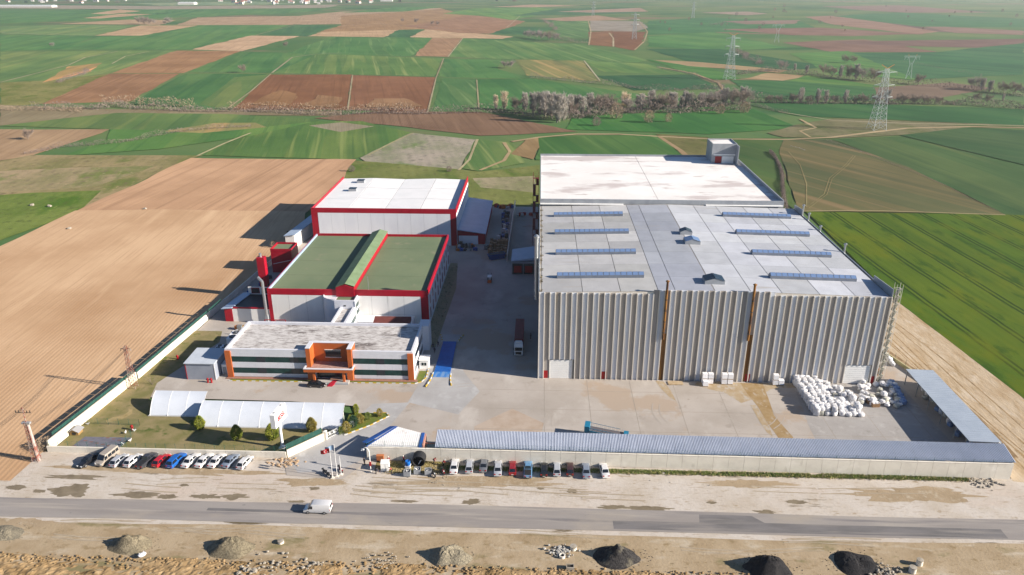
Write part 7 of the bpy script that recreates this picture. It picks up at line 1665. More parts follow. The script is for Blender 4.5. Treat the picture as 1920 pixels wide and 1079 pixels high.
def portal(px_, py_, h, label):
    q = at(px_, py_); t = thing('transmission_pylon', label, 'pylon', (q.x, q.y, 0), rad(5), PG); k = h / 25
    b = MB()
    for s in (-1, 1):
        MB().bar((s * 3.2 * k, 0, 0), (s * 1.2 * k, 0, 14 * k), .3 * k).build('leg', m_pyl, t, local=True); MB().bar((s * 1.2 * k, 0, 14 * k), (s * 3.8 * k, 0, 22 * k), .26 * k).build('upper_leg', m_pyl, t, local=True)
        MB().bar((s * 3.2 * k, 0, 0), (-s * 1.8 * k, 0, 9 * k), .18 * k).build('brace', m_pyl, t, local=True); MB().bar((s * 1.2 * k, 0, 14 * k), (-s * 3.0 * k, 0, 19 * k), .14 * k).build('brace', m_pyl, t, local=True)
        for x0 in (3.8, 7.0): MB().bar((s * x0 * k, 0, 22 * k), (s * (x0 + 1.5) * k * .97, 0, 19.4 * k), .14 * k).build('hanger', m_pyl, t, local=True)
        MB().bar((s * 3.8 * k, 0, 23 * k), (s * 4.6 * k, 0, 25 * k), .2 * k).build('orange_tip', m_oran, t, local=True)
    for z in (22, 23.2): MB().bar((-8.6 * k, 0, z * k), (8.6 * k, 0, z * k), .18 * k).build('beam', m_pyl, t, local=True)
    for i in range(12): MB().bar(((-8.4 + i * 1.4) * k, 0, 22 * k), ((-7.7 + i * 1.4) * k, 0, 23.2 * k), .10 * k).build('web', m_pyl, t, local=True)
portal(1703, 148, 25, 'portal shaped pylon right of the nearest big pylon'); portal(1456, 80, 31, 'portal shaped pylon in the far middle right')
for (px_, py_, h, lab) in ((1189, 74, 44, 'lattice pylon standing on the dark ploughed hill field'), (1299, 34, 42, 'distant lattice pylon right of the hill field'), (1112, 30, 40, 'faint distant lattice pylon above the hill field')):
    q = at(px_, py_); lattice('transmission_pylon', lab, (q.x, q.y, 0), h, 8, 2.2, [(h * .56, 7), (h * .75, 7), (h * .93, 7)], m_pyl, 8, .38, group=PG)
# cables from the corner mast to the gate
cab_ = MB(); 
for k in range(3):
    a, b_ = Vector((-106.8, 131.2, 9.4 - .25 * k)), Vector((-102.4, 162.6, 11.2 - .25 * k)); prev = a
    for i in range(1, 13):
        t_ = i / 12; p = a.lerp(b_, t_); p.z -= 1.1 * math.sin(math.pi * t_); cab_.tube(prev, p, .025, n=4, caps=False); prev = p
tag(cab_.build('power_cable', m_trim), 'thin power cables hanging between the two rusty red masts', 'cable')

# ================================================================ gravel heaps, manholes, rubble and the dug bank
def lump(b, c, r, seed):
    n, k = 7, 4; vs = []
    for i in range(k + 1):
        ph = -math.pi / 2 + math.pi * i / k
        for j in range(n): t = 2 * math.pi * j / n; q = r * (1 + .5 * noise.noise((math.cos(t) * math.cos(ph) * 1.5 + seed, math.sin(t) * 1.5, math.sin(ph) * 1.5))); vs.append((c[0] + q * math.cos(ph) * math.cos(t) * 1.2, c[1] + q * math.cos(ph) * math.sin(t), c[2] + q * math.sin(ph) * .7))
    b.add(vs, [(i * n + j, i * n + (j + 1) % n, (i + 1) * n + (j + 1) % n, (i + 1) * n + j) for i in range(k) for j in range(n)])
def mound(cx, cy, rx, ry, h, m, label, seed, cat='gravel heap', name='gravel_heap', pit=0):
    b = MB(); n, k = 40, 16; vs = []
    for i in range(k + 1):
        r = i / k
        for j in range(n):
            t = 2 * math.pi * j / n; x, y = math.cos(t) * r, math.sin(t) * r
            z = max(0, (1 - r ** 1.25)) * h * (1 + .6 * noise.noise((x * 1.5 + seed, y * 1.5, 3))) + .22 * noise.noise((x * 9, y * 9, seed)) * (1 - r) * h
            if pit: z -= pit * math.exp(-((x - .15) ** 2 + (y + .1) ** 2) * 8)
            q = 1 + .34 * noise.noise((math.cos(t) * 1.4, math.sin(t) * 1.4, seed)); vs.append((cx + x * rx * q, cy + y * ry * q, .09 + z))
    fs = [(i * n + j, i * n + (j + 1) % n, (i + 1) * n + (j + 1) % n, (i + 1) * n + j) for i in range(k) for j in range(n)]
    o = b.add([(v[0], v[1], v[2]) for v in vs], [f[::-1] for f in fs]).build(name, m, smooth=True)
    tag(o, label, cat)
    if h > .6:
        sp = MB(); r = random.Random(int(seed * 10))
        for q in range(70):
            t = r.uniform(0, 6.28); k2 = r.uniform(.85, 1.35); lump(sp, (cx + math.cos(t) * rx * k2, cy + math.sin(t) * ry * k2, .13), r.uniform(.04, .10), seed + q)
        stuff(sp.build('spilled_stones', m), 'stones spilled round the ' + label.split(' at ')[0].split(' second')[0].split(' below')[0].split(' left of')[0].split(' with')[0], 'gravel')
    return o
def gravel(name, c, c2, c3): return mat(name, c, c2, rough=.95, scale=3.5, spec=.15, bump=.25, bscale=5, lo=.4, hi=.6, layers=((c3, .35, (1, 1, 1), .55, .68),))
g1, g2, g3 = gravel('gravel_grey', 'a39478', '7d705a', 'baa888'), gravel('gravel_black', '3f3c3c', '2c2a2b', '4c4846'), gravel('gravel_pale', 'b5a68a', '8a7f6c', '9a8e78')
mound(-73.8, 106.2, 4.0, 2.5, 2.2, g1, 'grey gravel heap at the lower left of the road', 1); mound(-55.2, 106.3, 4.2, 2.6, 2.3, g1, 'grey gravel heap second from the left', 2.7)
mound(-15.4, 105.3, 3.7, 2.8, 2.3, g3, 'pale gravel heap below the middle of the road', 4.1); mound(15.2, 106.3, 4.6, 2.7, 2.3, gravel('gravel_mixed', '55504c', '3a3736', '8a806c'), 'dark and pale mixed gravel heap', 5.5)
mound(41.3, 104.6, 4.4, 3.0, 2.9, g2, 'black asphalt gravel heap left of the trampled one', 6.2); mound(57.2, 106.4, 4.2, 3.2, 1.7, g2, 'trampled black asphalt heap with a hollow', 7.9, pit=1.1)
mound(-99.5, 108.4, 3.6, 2.4, .8, g3, 'flat pale gravel heap at the far left edge', 9.4); mound(-27.5, 132.9, 1.2, .6, .35, mat('sand_heap', 'd2bb90', 'bfa67a', rough=.95, scale=2), 'little sand heap by the big pipe', 3.3)
bk_ = MB(); nx, ny = 520, 34; X0, X1, Y0, Y1 = -140, 120, 92, 106.2
for j in range(ny + 1):
    for i in range(nx + 1):
        x, y = X0 + (X1 - X0) * i / nx, Y0 + (Y1 - Y0) * j / ny
        e = 102.9 + 1.3 * noise.noise((x * .06, 3.3, 0)); s = 1 / (1 + math.exp((y - e) * 2.6))
        rough_ = abs(noise.noise((x * .5 + y * .45, y * .9, 1))) * .9 + abs(noise.noise((x * 1.3, y * 1.6, 7))) * .5 + noise.noise((x * .12, y * .2, 5)) * .5
        bk_.v.append((x, y, -.1 + s * (.12 + .62 * rough_) if s > .01 else -.1 + s * .5))
for j in range(ny):
    for i in range(nx): a = j * (nx + 1) + i; bk_.f.append((a, a + 1, a + nx + 2, a + nx + 1))
struct(bk_.build('earth_bank', m_dirt2, origin=(0, 100, 0)))
cl = MB()
for k in range(900):
    x = random.uniform(-100, 90); y = 102.7 - abs(random.gauss(0, 1.2)) + random.uniform(0, .8); lump(cl, (x, y, .25), random.uniform(.06, .26), k * 1.7)
stuff(cl.build('earth_clods', m_dirt2, smooth=False), 'clods of turned yellow earth along the bank at the bottom', 'earth')
m_rub = mat('rubble', 'c6b8a4', 'ab9c86', rough=.9, scale=1)
def rubble(x, y, n, sp, rmax, m, lab, seed, name='rubble_heap', z=.12, flat=1):
    b = MB(); r = random.Random(seed)
    for k in range(n): lump(b, (x + r.gauss(0, sp), y + r.gauss(0, sp * .6), z + r.uniform(0, .1)), r.uniform(.1, rmax), seed + k * 2.3)
    o = b.build(name, m); o['kind'] = 'stuff'; o['label'] = lab; o['category'] = 'rubble'; return o
for k, (px_, py_, n, s, r, m, lab) in enumerate(((505, 1062, 34, 2.2, .30, m_rub, 'broken pale concrete pieces left of the lower middle'), (585, 1066, 24, 1.2, .32, m_rub, 'pale rubble patch in the yellow bank'), (468, 1072, 14, 1.0, .5, m_rub, 'large broken slabs at the bottom edge'), (715, 1052, 40, 1.6, .2, m_rub, 'small pale rubble near the middle of the bank'),
     (1050, 1035, 90, 1.2, .28, mat('white_rubble', 'd0c8bc', 'b5ac9e', rough=.9, scale=1), 'white stones beside the concrete rings'), (1700, 880, 40, 2.0, .35, m_rub, 'litter of stones under the right end of the wall'), (1845, 905, 60, 1.5, .35, m_rub, 'rubble at the foot of the wall corner on the right'), (540, 868, 50, 1.6, .4, mat('earth_rubble', 'cfae8a', 'b3906c', rough=.95, scale=1), 'earthy rubble by the corner of the low wall'), (1660, 1075, 60, 1.5, .3, m_rub, 'pale stones at the bottom right'), (815, 898, 26, 2.2, .11, m_rub, 'small litter on the verge below the bins'), (890, 858, 40, 4.0, .12, m_rub, 'stones along the foot of the wall'), (1240, 870, 40, 6.0, .12, m_rub, 'scattered stones in the wall side grass'))):
    p = at(px_, py_); rubble(p.x, p.y, n, s, r, m, lab, k * 31 + 5, z=.3 if py_ > 1030 else .12)
def ring_(px_, py_, r, h, lab, closed):
    p = at(px_, py_); c = thing('concrete_ring', lab, 'concrete ring', (p.x, p.y, .12))
    MB().lathe([(r, 0), (r, h), (r * .72, h), (r * .72, .1)], (p.x, p.y, .12), 20).build('ring', m_bwall, c)
    if closed: MB().lathe([(r * 1.05, h + .01), (r * 1.05, h + .14), (.05, h + .18)], (p.x, p.y, .12), 20).build('cover', m_rub, c)
    else: MB().lathe([(r * .7, .1), (r * .7, h * .6)], (p.x, p.y, .12), 16).build('hollow', m_dark, c)
ring_(1075, 1031, .62, .6, 'round concrete manhole with a lid by the white stones', True); ring_(1054, 1046, .55, .5, 'open concrete manhole ring by the white stones', False); ring_(1723, 1060, .55, 1.0, 'upper white concrete ring at the lower right', True); ring_(1710, 1074, .6, 1.0, 'lower white concrete ring at the lower right', True); ring_(527, 1019, .55, .4, 'pale round stone cover on the dirt left of middle', True)
p = at(1069, 1068); cbx = thing('concrete_box', 'square concrete drain box at the bottom near the manholes', 'drain box', (p.x, p.y, .3)); 
for q in ((-.7, -.5, .7, -.36), (-.7, .36, .7, .5), (-.7, -.355, -.56, .355), (.56, -.355, .7, .355)): MB().box(q[0], q[1], -.2, q[2], q[3], .55).build('side', m_rub, cbx, local=True)
MB().box(-.56, -.355, -.2, .56, .355, .3).build('inside', m_trim, cbx, local=True)
p = at(267, 1046); sk2 = bag(4, m_bag, (p.x, p.y, .4), 1.0, 'white sack lying on the earth bank at the lower left', None, .9, .2)
# ================================================================ vegetation
def twig_mat(name, c, c2): return mat(name, c, c2, rough=.9, scale=.25, spec=.1, lo=.35, hi=.65)
m_bark = mat('bark', 'b5a692', '8f8070', rough=.9, scale=1, coord='local')
m_tw_pale, m_tw_brown, m_tw_tan = twig_mat('twig_pale', (.47, .43, .39), (.36, .325, .295)), twig_mat('twig_brown', (.28, .225, .19), (.20, .16, .135)), twig_mat('twig_tan', (.72, .60, .44), (.58, .47, .35))
m_scrub, m_scrub_g, m_ever = twig_mat('scrub_twig', (.27, .215, .19), (.17, .135, .12)), twig_mat('scrub_tan', (.34, .26, .18), (.24, .18, .13)), twig_mat('evergreen', (.05, .11, .06), (.035, .08, .045))
def tri_leaf(b, p, s, d, wd=.16):
    d = Vector(d); d.normalize(); a = d.orthogonal().normalized(); a.rotate(Matrix.Rotation(random.uniform(0, 6.28), 3, d))
    p = Vector(p); b.add([p - a * s * wd, p + a * s * wd, p + d * s], [(0, 1, 2)])
def bare_tree(name, label, h, w, shape, tw, ntw, group):
    t = thing(name, label, 'tree', (0, 0, 0), 0, group)
    b = MB(); cr = MB(); rnd = random
    multi = shape == 'poplar'
    stems = [(rnd.uniform(-.12, .12) * w, rnd.uniform(-.12, .12) * w) for _ in range(4 if multi else 1)]
    tips = []
    for (sx, sy) in stems:
        lean = Vector((sx * 1.5, sy * 1.5, 0)); top = Vector((sx, sy, 0)) + lean + Vector((0, 0, h * (.92 if multi else .55)))
        b.tube((sx, sy, 0), top, h * .018, h * .004, 6)
        n = 14 if multi else 12
        for k in range(n):
            f = .04 + .88 * k / n if multi else .16 + .78 * k / n
            p = Vector((sx, sy, 0)).lerp(top, f); a = rnd.uniform(0, 6.28)
            L = (w * .42 * (1 - abs(f - .45)) if multi else w * .55 * rnd.uniform(.7, 1.05)); up = L * (1.3 if multi else .75) * rnd.uniform(.7, 1.2)
            q = p + Vector((math.cos(a) * L, math.sin(a) * L, up)); q.z = min(q.z, h * .97)
            b.tube(p, q, h * .006, h * .0015, 4); tips += [(p, q)] * 2
            for _ in range(3):
                m1 = p.lerp(q, rnd.uniform(.3, .8)); q2 = m1 + Vector((rnd.uniform(-1, 1), rnd.uniform(-1, 1), rnd.uniform(.2, 1.2))) * L * .5
                b.tube(m1, q2, h * .003, h * .001, 3); tips.append((m1, q2))
    b.build('trunk', m_bark, t, local=True)
    for k in range(ntw):
        p, q = rnd.choice(tips); c = p.lerp(q, rnd.uniform(.25, 1.1)); d = (q - p).normalized() + Vector((rnd.uniform(-.6, .6), rnd.uniform(-.6, .6), rnd.uniform(.2, 1.2)))
        c += Vector((rnd.gauss(0, 1), rnd.gauss(0, 1), rnd.gauss(0, 1))) * w * .045
        tri_leaf(cr, c, h * rnd.uniform(.05, .13), d, .045)
    cr.build('crown', tw, t, local=True)
    return t
def bush(name, label, h, w, m, n, cat='bush', group=None, cone=False, leaf=.09):
    t = thing(name, label, cat, (0, 0, 0), 0, group); b = MB(); cr = MB()
    for k in range(5 if not cone else 1):
        a = random.uniform(0, 6.28); b.tube((0, 0, 0), ((0 if cone else math.cos(a) * w * .3), (0 if cone else math.sin(a) * w * .3), h * .7), h * .02, h * .006, 5)
    b.build('stem', m_bark, t, local=True)
    for k in range(n):
        u, v = random.random(), random.uniform(0, 6.28); z = random.random()
        if cone: rr = w / 2 * (math.sin(math.pi * min(1, z * .86 + .14)) ** .75) * (.88 + .2 * noise.noise((math.cos(v) * 2, math.sin(v) * 2, z * 5))) * random.uniform(.72, 1.0)
        else: rr = w / 2 * math.sqrt(max(.02, 1 - (z * 1.6 - .6) ** 2 if z > .37 else .9 * (.5 + z))) * (.85 + .4 * noise.noise((math.cos(v) * 1.7 + w, math.sin(v) * 1.7, z * 3))) * random.uniform(.45, 1)
        p = (math.cos(v) * rr, math.sin(v) * rr, z * h + .02 * h)
        tri_leaf(cr, p, leaf * h * random.uniform(.6, 1.4), (math.cos(v) * .6 + random.uniform(-.5, .5), math.sin(v) * .6 + random.uniform(-.5, .5), random.uniform(.1, 1.2)))
    cr.build('foliage', m, t, local=True)
    return t
m_tw_brown2 = twig_mat('twig_greybrown', (.32, .275, .25), (.23, .195, .18))
TP = [bare_tree('bare_tree', 'x', 20, 9, 'poplar', m_tw_pale, 4200, 'x'), bare_tree('bare_tree', 'x', 20, 8, 'poplar', m_tw_tan, 2600, 'x'), bare_tree('bare_tree', 'x', 11, 11, 'round', m_tw_brown, 4200, 'x'), bare_tree('bare_tree', 'x', 11, 12, 'round', m_tw_brown2, 3600, 'x')]
BP = [bush('bush', 'x', 4, 6, m_scrub, 1300), bush('bush', 'x', 4, 5, m_scrub_g, 1100), bush('evergreen_tree', 'x', 8, 7, m_ever, 1800, 'tree')]
PW = [1.0, 1.0, 1.0, 1.0]
used = set()
def plant(protos, i, px_, py_, top_px, label, group, ws=1.0):
    """base pixel and the pixel height of the plant in the photograph give place and size"""
    p = at(px_, py_); src = protos[i]
    d = _f.dot(Vector((p.x, p.y, -CAMH))); hgt = top_px * d / FPX / math.cos(PITCH)
    h0 = {0: 20, 1: 20, 2: 11, 3: 11}[i] if protos is TP else (4, 4, 8)[i]
    s = hgt * (.86 if protos is TP else 1) / h0; rz = random.uniform(0, 6.28)
    o = src if src.name not in used else None
    if o is None: o = copy_tree(src, (p.x, p.y, 0), rz)
    else: used.add(src.name); o.location = (p.x, p.y, 0); o.rotation_euler = (0, 0, rz)
    o.scale = (s * ws, s * ws, s); o['label'] = label
    if group: o['group'] = group
    elif 'group' in o.keys(): del o['group']
    return o
nord = -1; ORD = 'first second third fourth fifth sixth seventh eighth ninth tenth eleventh twelfth thirteenth fourteenth fifteenth sixteenth seventeenth'.split()
G1 = 'bare trees along the stream behind the brown field'; L1p = 'pale bare poplar in the grove along the stream'
for (x, y, h) in ((930, 206, 30), (946, 205, 36), (985, 208, 36), (1000, 212, 40), (1012, 214, 44), (1022, 218, 48), (1034, 222, 50), (1046, 230, 58), (1056, 226, 50), (1068, 216, 40), (1080, 214, 38), (1092, 215, 36), (1104, 213, 40)): nord += 1; plant(TP, 1 if x < 960 else 0, x, y, h, ORD[nord] + ' pale bare poplar from the left in the grove along the stream', G1)
for (x, y, h) in ((965, 208, 28), (1115, 212, 32), (1128, 212, 36), (1140, 211, 36), (1150, 212, 30), (1072, 217, 26)): plant(TP, 2, x, y, h, 'brown bare round tree in the stream grove', G1)
for (x, y, h) in ((1168, 206, 36), (1176, 206, 32)): plant(TP, 1, x, y, h, 'thin pale tree standing above the brown thicket', G1)
for x in range(1186, 1410, 9): plant(TP, random.choice((0, 0, 3, 2)), x + random.uniform(-3, 3), 207 - (x - 1186) * .05 + random.uniform(-3, 3), random.uniform(22, 36), 'bare tree in the long pale wood right of the grove', 'trees of the long pale wood', 1.1)
for (x, y) in ((1225, 207), (1232, 207), (1238, 206), (1304, 206)): plant(BP, 2, x, y, 18, 'dark evergreen in the long pale wood', 'evergreens in the long pale wood')
for (x, y, h, lab) in ((1118, 236, 14, 'dark bush alone in the green field right of the grove'), (1155, 223, 26, 'grey bush at the edge of the green field'), (1216, 230, 20, 'pale bush in the green field'), (1253, 229, 14, 'low bush in the green field under the wood'), (1350, 214, 16, 'bush at the far end of the green field'), (1395, 212, 18, 'brown bush by the curved ditch')): plant(BP, 0 if 'dark' in lab else 1, x, y, h, lab, None)
G2 = 'trees along the second stream on the right'
nord = -1
for (x, h) in ((1440, 16), (1462, 16), (1484, 20), (1500, 30), (1516, 16), (1532, 28), (1548, 26), (1566, 16), (1584, 26), (1602, 14), (1618, 20), (1645, 20), (1662, 28), (1690, 22), (1712, 20), (1735, 18), (1756, 16)):
    nord = (nord + 1) % 17
    plant(TP, 0 if h > 24 else 2, x, 193 + (x - 1440) * .008, h, ORD[nord] + ' bare tree from the left in the line above the long green field', G2)
for (x, y, h) in ((1345, 118, 0),): pass
for k, (x, y, h) in enumerate(((1470, 133, 22), (1490, 133, 14), (1512, 138, 16), (1545, 140, 20), (1560, 143, 20), (1575, 146, 24), (1590, 148, 28), (1605, 149, 30), (1620, 150, 26), (1636, 152, 26), (1585, 118, 16), (1600, 118, 14), (1825, 168, 28), (1840, 170, 24), (1855, 172, 22), (1880, 174, 22), (1900, 176, 24), (1915, 178, 20), (1720, 158, 20), (1880, 190, 14), (1850, 192, 16), (1830, 190, 16))):
    plant(TP, random.choice((0, 3, 2)), x, y, h, 'bare tree in the far thickets on the right', 'trees of the far right thickets')
for (x, y, h, lab) in ((457, 136, 15, 'lone round tree in the green strip'), (535, 88, 10, 'lone round tree by the pale far strip'), (97, 88, 9, 'lone tree far left among green fields'), (52, 262, 22, 'lone bare tree in the tan field at the left edge')): plant(TP, 2 if h > 9 else 3, x, y, h, lab, None)
for k, (x, y, h) in enumerate(((262, 45, 14), (270, 46, 16), (280, 46, 12), (290, 45, 10), (310, 46, 8), (318, 45, 14), (755, 42, 8), (780, 44, 10), (810, 47, 8), (820, 48, 8), (985, 70, 14), (995, 72, 16), (1005, 73, 18), (1018, 75, 18), (1030, 76, 18), (1040, 76, 16), (955, 128, 16), (948, 127, 14))):
    plant(TP, random.choice((2, 3)), x, y, h, 'bare tree in a small far copse among the fields', 'trees of the far copses')
for k in range(34):   # scattered specks of trees in the far right plain
    x, y = random.uniform(1230, 1910), random.uniform(8, 60); plant(BP, random.randrange(2), x, y, random.uniform(2.5, 5), 'tiny lone tree in the far right plain', 'lone trees of the far plain')
# shaded shrubs near the works
plant(BP, 2, 542, 447, 12, 'green shrub behind the red plant room', None); plant(BP, 1, 514, 464, 12, 'yellowish shrub left of the red plant room', None)
plant(BP, 0, 842, 322, 9, 'low scrub behind the white roofed hall', None); plant(BP, 1, 85, 842, 20, 'leafless grey bush at the corner of the field wall', None, 1.5); plant(BP, 0, 660, 322, 10, 'dark scrub at the tan field corner', None)
# hedges and scrub strips: twig masses
def scrub(pxs, width, hgt, m, dens, label, name='hedge'):
    pts = [at(*p) for p in pxs]; b = MB()
    for p, q in zip(pts, pts[1:]):
        L = (q - p).length; n = int(L * dens * 1.6)
        for k in range(n):
            t = random.random(); c = p.lerp(q, t); nn = noise.noise((c.x * .05, c.y * .05, 2)); nr = Vector((-(q - p).y, (q - p).x, 0)).normalized()
            hh = hgt * max(.15, .75 + .9 * nn) ; z = random.random() ** 1.3 * hh
            off = random.gauss(0, .33) * width * (1.1 - .6 * z / max(hh, .1)) + 1.2 * width * noise.noise((c.x * .02, c.y * .02, 8))
            tri_leaf(b, (c.x + nr.x * off, c.y + nr.y * off, z), min(hgt, 6) * random.uniform(.14, .34), (random.uniform(-1, 1), random.uniform(-1, 1), random.uniform(.2, 1.2)), .11)
    return stuff(b.build(name, m, origin=(pts[0].x, pts[0].y, 0)), label, 'hedge')
scrub([(0, 206), (80, 208), (150, 212)], 7, 5, m_scrub_g, 9, 'reedy tan scrub at the left end of the stream')
scrub([(60, 204), (190, 206), (215, 200), (330, 208), (420, 210), (560, 214), (650, 216), (780, 214), (900, 212), (960, 214)], 7, 5.5, m_scrub, 12, 'dark scrub along the stream left of the grove')
scrub([(190, 198), (250, 196), (330, 199), (370, 200)], 7, 8, m_scrub_g, 12, 'tall tan scrub on the stream below the green strips')
scrub([(430, 204), (500, 206), (600, 208), (700, 207), (790, 210)], 5, 6, m_scrub_g, 9, 'brown scrub under the ploughed hill fields')
scrub([(960, 214), (1010, 222), (1070, 222), (1150, 214), (1260, 212), (1400, 204)], 8, 9, m_scrub, 24, 'dark undergrowth below the grove and the pale wood')
scrub([(1410, 192), (1500, 194), (1600, 195), (1700, 195), (1800, 196), (1920, 206)], 9, 8, m_scrub, 18, 'dark scrub along the long green field')
scrub([(1400, 196), (1425, 200), (1450, 208), (1480, 212)], 4, 3, m_scrub, 14, 'dark ditch edge curving under the long green field')
scrub([(1000, 145), (1060, 152), (1120, 158), (1200, 167), (1260, 170), (1350, 168)], 6, 5, m_scrub, 9, 'hedge climbing over the fields above the grove')
scrub([(1235, 128), (1300, 142), (1345, 156), (1352, 166)], 4, 3, m_scrub, 10, 'winding ditch below the mid pylon')
scrub([(1370, 95), (1400, 108), (1430, 122)], 9, 7, m_scrub, 8, 'scrub patch right of the mid pylon')
scrub([(40, 290), (120, 276), (210, 270), (270, 262), (330, 248), (400, 242), (470, 238)], 4, 3.2, m_scrub, 16, 'purple brown hedge across the left green field')
scrub([(110, 156), (140, 145), (170, 133)], 7, 5, m_scrub, 8, 'scrub in the gully on the left')
scrub([(0, 62), (80, 66), (160, 68), (250, 68)], 4, 3, m_scrub, 3, 'far hedge line at the left'); scrub([(340, 136), (500, 138), (830, 144)], 2.5, 1.6, m_scrub, 6, 'thin hedge between the far strips')
scrub([(380, 97), (560, 98), (840, 107), (960, 110), (1190, 116)], 2.5, 1.6, m_scrub, 4, 'thin hedge line above the striped strips')
scrub([(290, 28), (330, 24), (380, 22)], 10, 7, m_ever, 4, 'dark far copse at the upper left')
scrub([(1040, 72), (1070, 78), (1105, 82)], 9, 6, m_scrub, 5, 'scrub bank below the hill copse'); scrub([(1020, 40), (1034, 48), (1044, 58)], 8, 6, m_scrub, 4, 'dark scrub in the hill gully')
scrub([(1480, 66), (1540, 78), (1600, 85), (1700, 100)], 4, 2.5, m_scrub, 3, 'dark ditch across the far right plain'); scrub([(1640, 112), (1720, 120), (1820, 140), (1920, 144)], 4, 2.5, m_scrub, 4, 'dark ditch in the right plain')
scrub([(1330, 48), (1360, 44), (1400, 46)], 8, 6, m_scrub, 3, 'far scrub patch right of the hill'); scrub([(1560, 36), (1640, 46), (1730, 54)], 5, 3, m_scrub, 2, 'far dark field edge')
scrub([(1445, 285), (1455, 300), (1466, 330), (1470, 360), (1472, 398)], 1.6, 2.2, m_scrub, 70, 'blossoming hedge curving behind the warehouse')
scrub([(1482, 274), (1500, 278), (1510, 283)], 1.2, 1.0, m_tw_pale, 30, 'pile of pale brushwood in the olive field')
scrub([(1548, 264), (1600, 280), (1680, 310), (1780, 352), (1870, 398)], 1.3, .9, m_scrub, 28, 'dark ridge between the olive and green fields')
scrub([(1655, 262), (1740, 278), (1830, 292), (1920, 308)], 1.2, .7, m_ever, 16, 'dark grass edge in the right green fields')
scrub([(600, 222), (700, 212), (780, 214)], 3, 1.6, m_scrub, 8, 'low scrub along the brown field'); scrub([(858, 320), (930, 314), (1000, 318)], 3, 1.0, m_scrub_g, 10, 'dry weeds behind the works')
scrub([(1380, 140), (1440, 134), (1500, 140), (1560, 147), (1640, 155), (1720, 160), (1800, 166), (1860, 176), (1920, 182)], 9, 6, m_scrub, 9, 'grey brown scrub of the far right thickets')
scrub([(640, 50), (720, 46), (800, 52), (860, 58)], 5, 4, m_scrub, 3, 'far scrub line in the pink ploughed hills')
# weeds along the front wall
def weeds(x0, x1, y0, y1, n, m, h, label):
    b = MB()
    for k in range(n):
        x, y = random.uniform(x0, x1), random.uniform(y0, y1)
        if noise.noise((x * .35, y * .5, 4)) < -.45: continue
        tri_leaf(b, (x, y, .1), h * random.uniform(.5, 1.4), (random.uniform(-1, 1), random.uniform(-1, 1), random.uniform(.3, 1.3)))
    stuff(b.build('weeds', m), label, 'grass')
m_weed, m_weedd = twig_mat('weed_green', (.14, .22, .045), (.22, .24, .07)), twig_mat('weed_dry', (.50, .41, .24), (.42, .35, .19))
weeds(-19, 90, 131.2, 132.6, 21000, m_weed, .34, 'green weeds along the foot of the long wall'); weeds(-19, 92, 130.9, 132.6, 4500, m_weedd, .4, 'dry weeds along the foot of the long wall')
weeds(-32, -18, 129.2, 133.6, 1800, m_weedd, .3, 'dry grass among the bins and the pipe'); weeds(-79.2, -31, 167.3, 168.7, 3500, m_weed, .22, 'grass strip along the office front'); weeds(-53.4, -48.2, 133.4, 139.6, 0, m_weed, .3, '') if False else None
weeds(-106, -56, 135.4, 148, 6000, m_weedd, .13, 'dry lawn grass in front of the canopies'); weeds(-106, -90, 137, 148, 5000, m_weed, .16, 'green grass in the hen pen')
weeds(-31.9, -28.8, 190, 252, 700, twig_mat('dark_weed', '4a5030', '3a3c26'), .5, 'dark plants along the green roofed hall')
# golden conifers on the lawn
m_gold = twig_mat('golden_conifer', (.42, .42, .06), (.14, .20, .04)); m_rusty = twig_mat('rusty_conifer', (.42, .32, .08), (.2, .2, .06))
for k, (px_, py_, h, w, m, lab) in enumerate(((376, 806, 3.3, 2.5, m_gold, 'golden conifer at the left end of the row before the long canopy'), (445, 825, 3.5, 2.7, m_gold, 'golden conifer second from left before the long canopy'), (512, 825, 3.9, 3.1, m_gold, 'golden conifer beside the sign post'), (585, 810, 3.4, 2.5, m_rusty, 'rusty tinted conifer right of the sign post'))):
    p = at(px_, py_); t = bush('conifer', lab, h, w, m, 5200, 'tree', 'conifers on the front lawn', True, .085); t.location = (p.x, p.y, .19)
for k, (px_, py_, h, w, m, lab) in enumerate(((650, 812, 2.6, 2.6, m_rusty, 'olive shrub nearest the gate in the planted island'), (663, 802, 2.8, 2.6, m_ever, 'dark shrub in the middle of the planted island'), (676, 795, 2.4, 2.2, m_rusty, 'olive shrub right of the middle in the planted island'), (690, 788, 1.8, 2.0, m_weed, 'low green shrub in the planted island'), (712, 782, 2.0, 1.8, m_rusty, 'brownish shrub at the tip of the planted island'), (668, 778, 2.6, 1.6, m_gold, 'bright yellow green shrub beside the long canopy end'), (640, 815, 1.8, 1.6, m_weed, 'small shrub beside the sliding gate'))):
    p = at(px_, py_); t = bush('shrub', lab, h, w, m, 2200, 'shrub'); t.location = (p.x, p.y, .19)
p = at(1080, 862); t = bush('brush_pile', 'pile of dry brushwood under the wall behind the dark cars', 1.2, 3.2, twig_mat('brushwood', 'a8806a', '7c5c48'), 900, 'brushwood', None, False, .3); t.location = (p.x, p.y, .1)
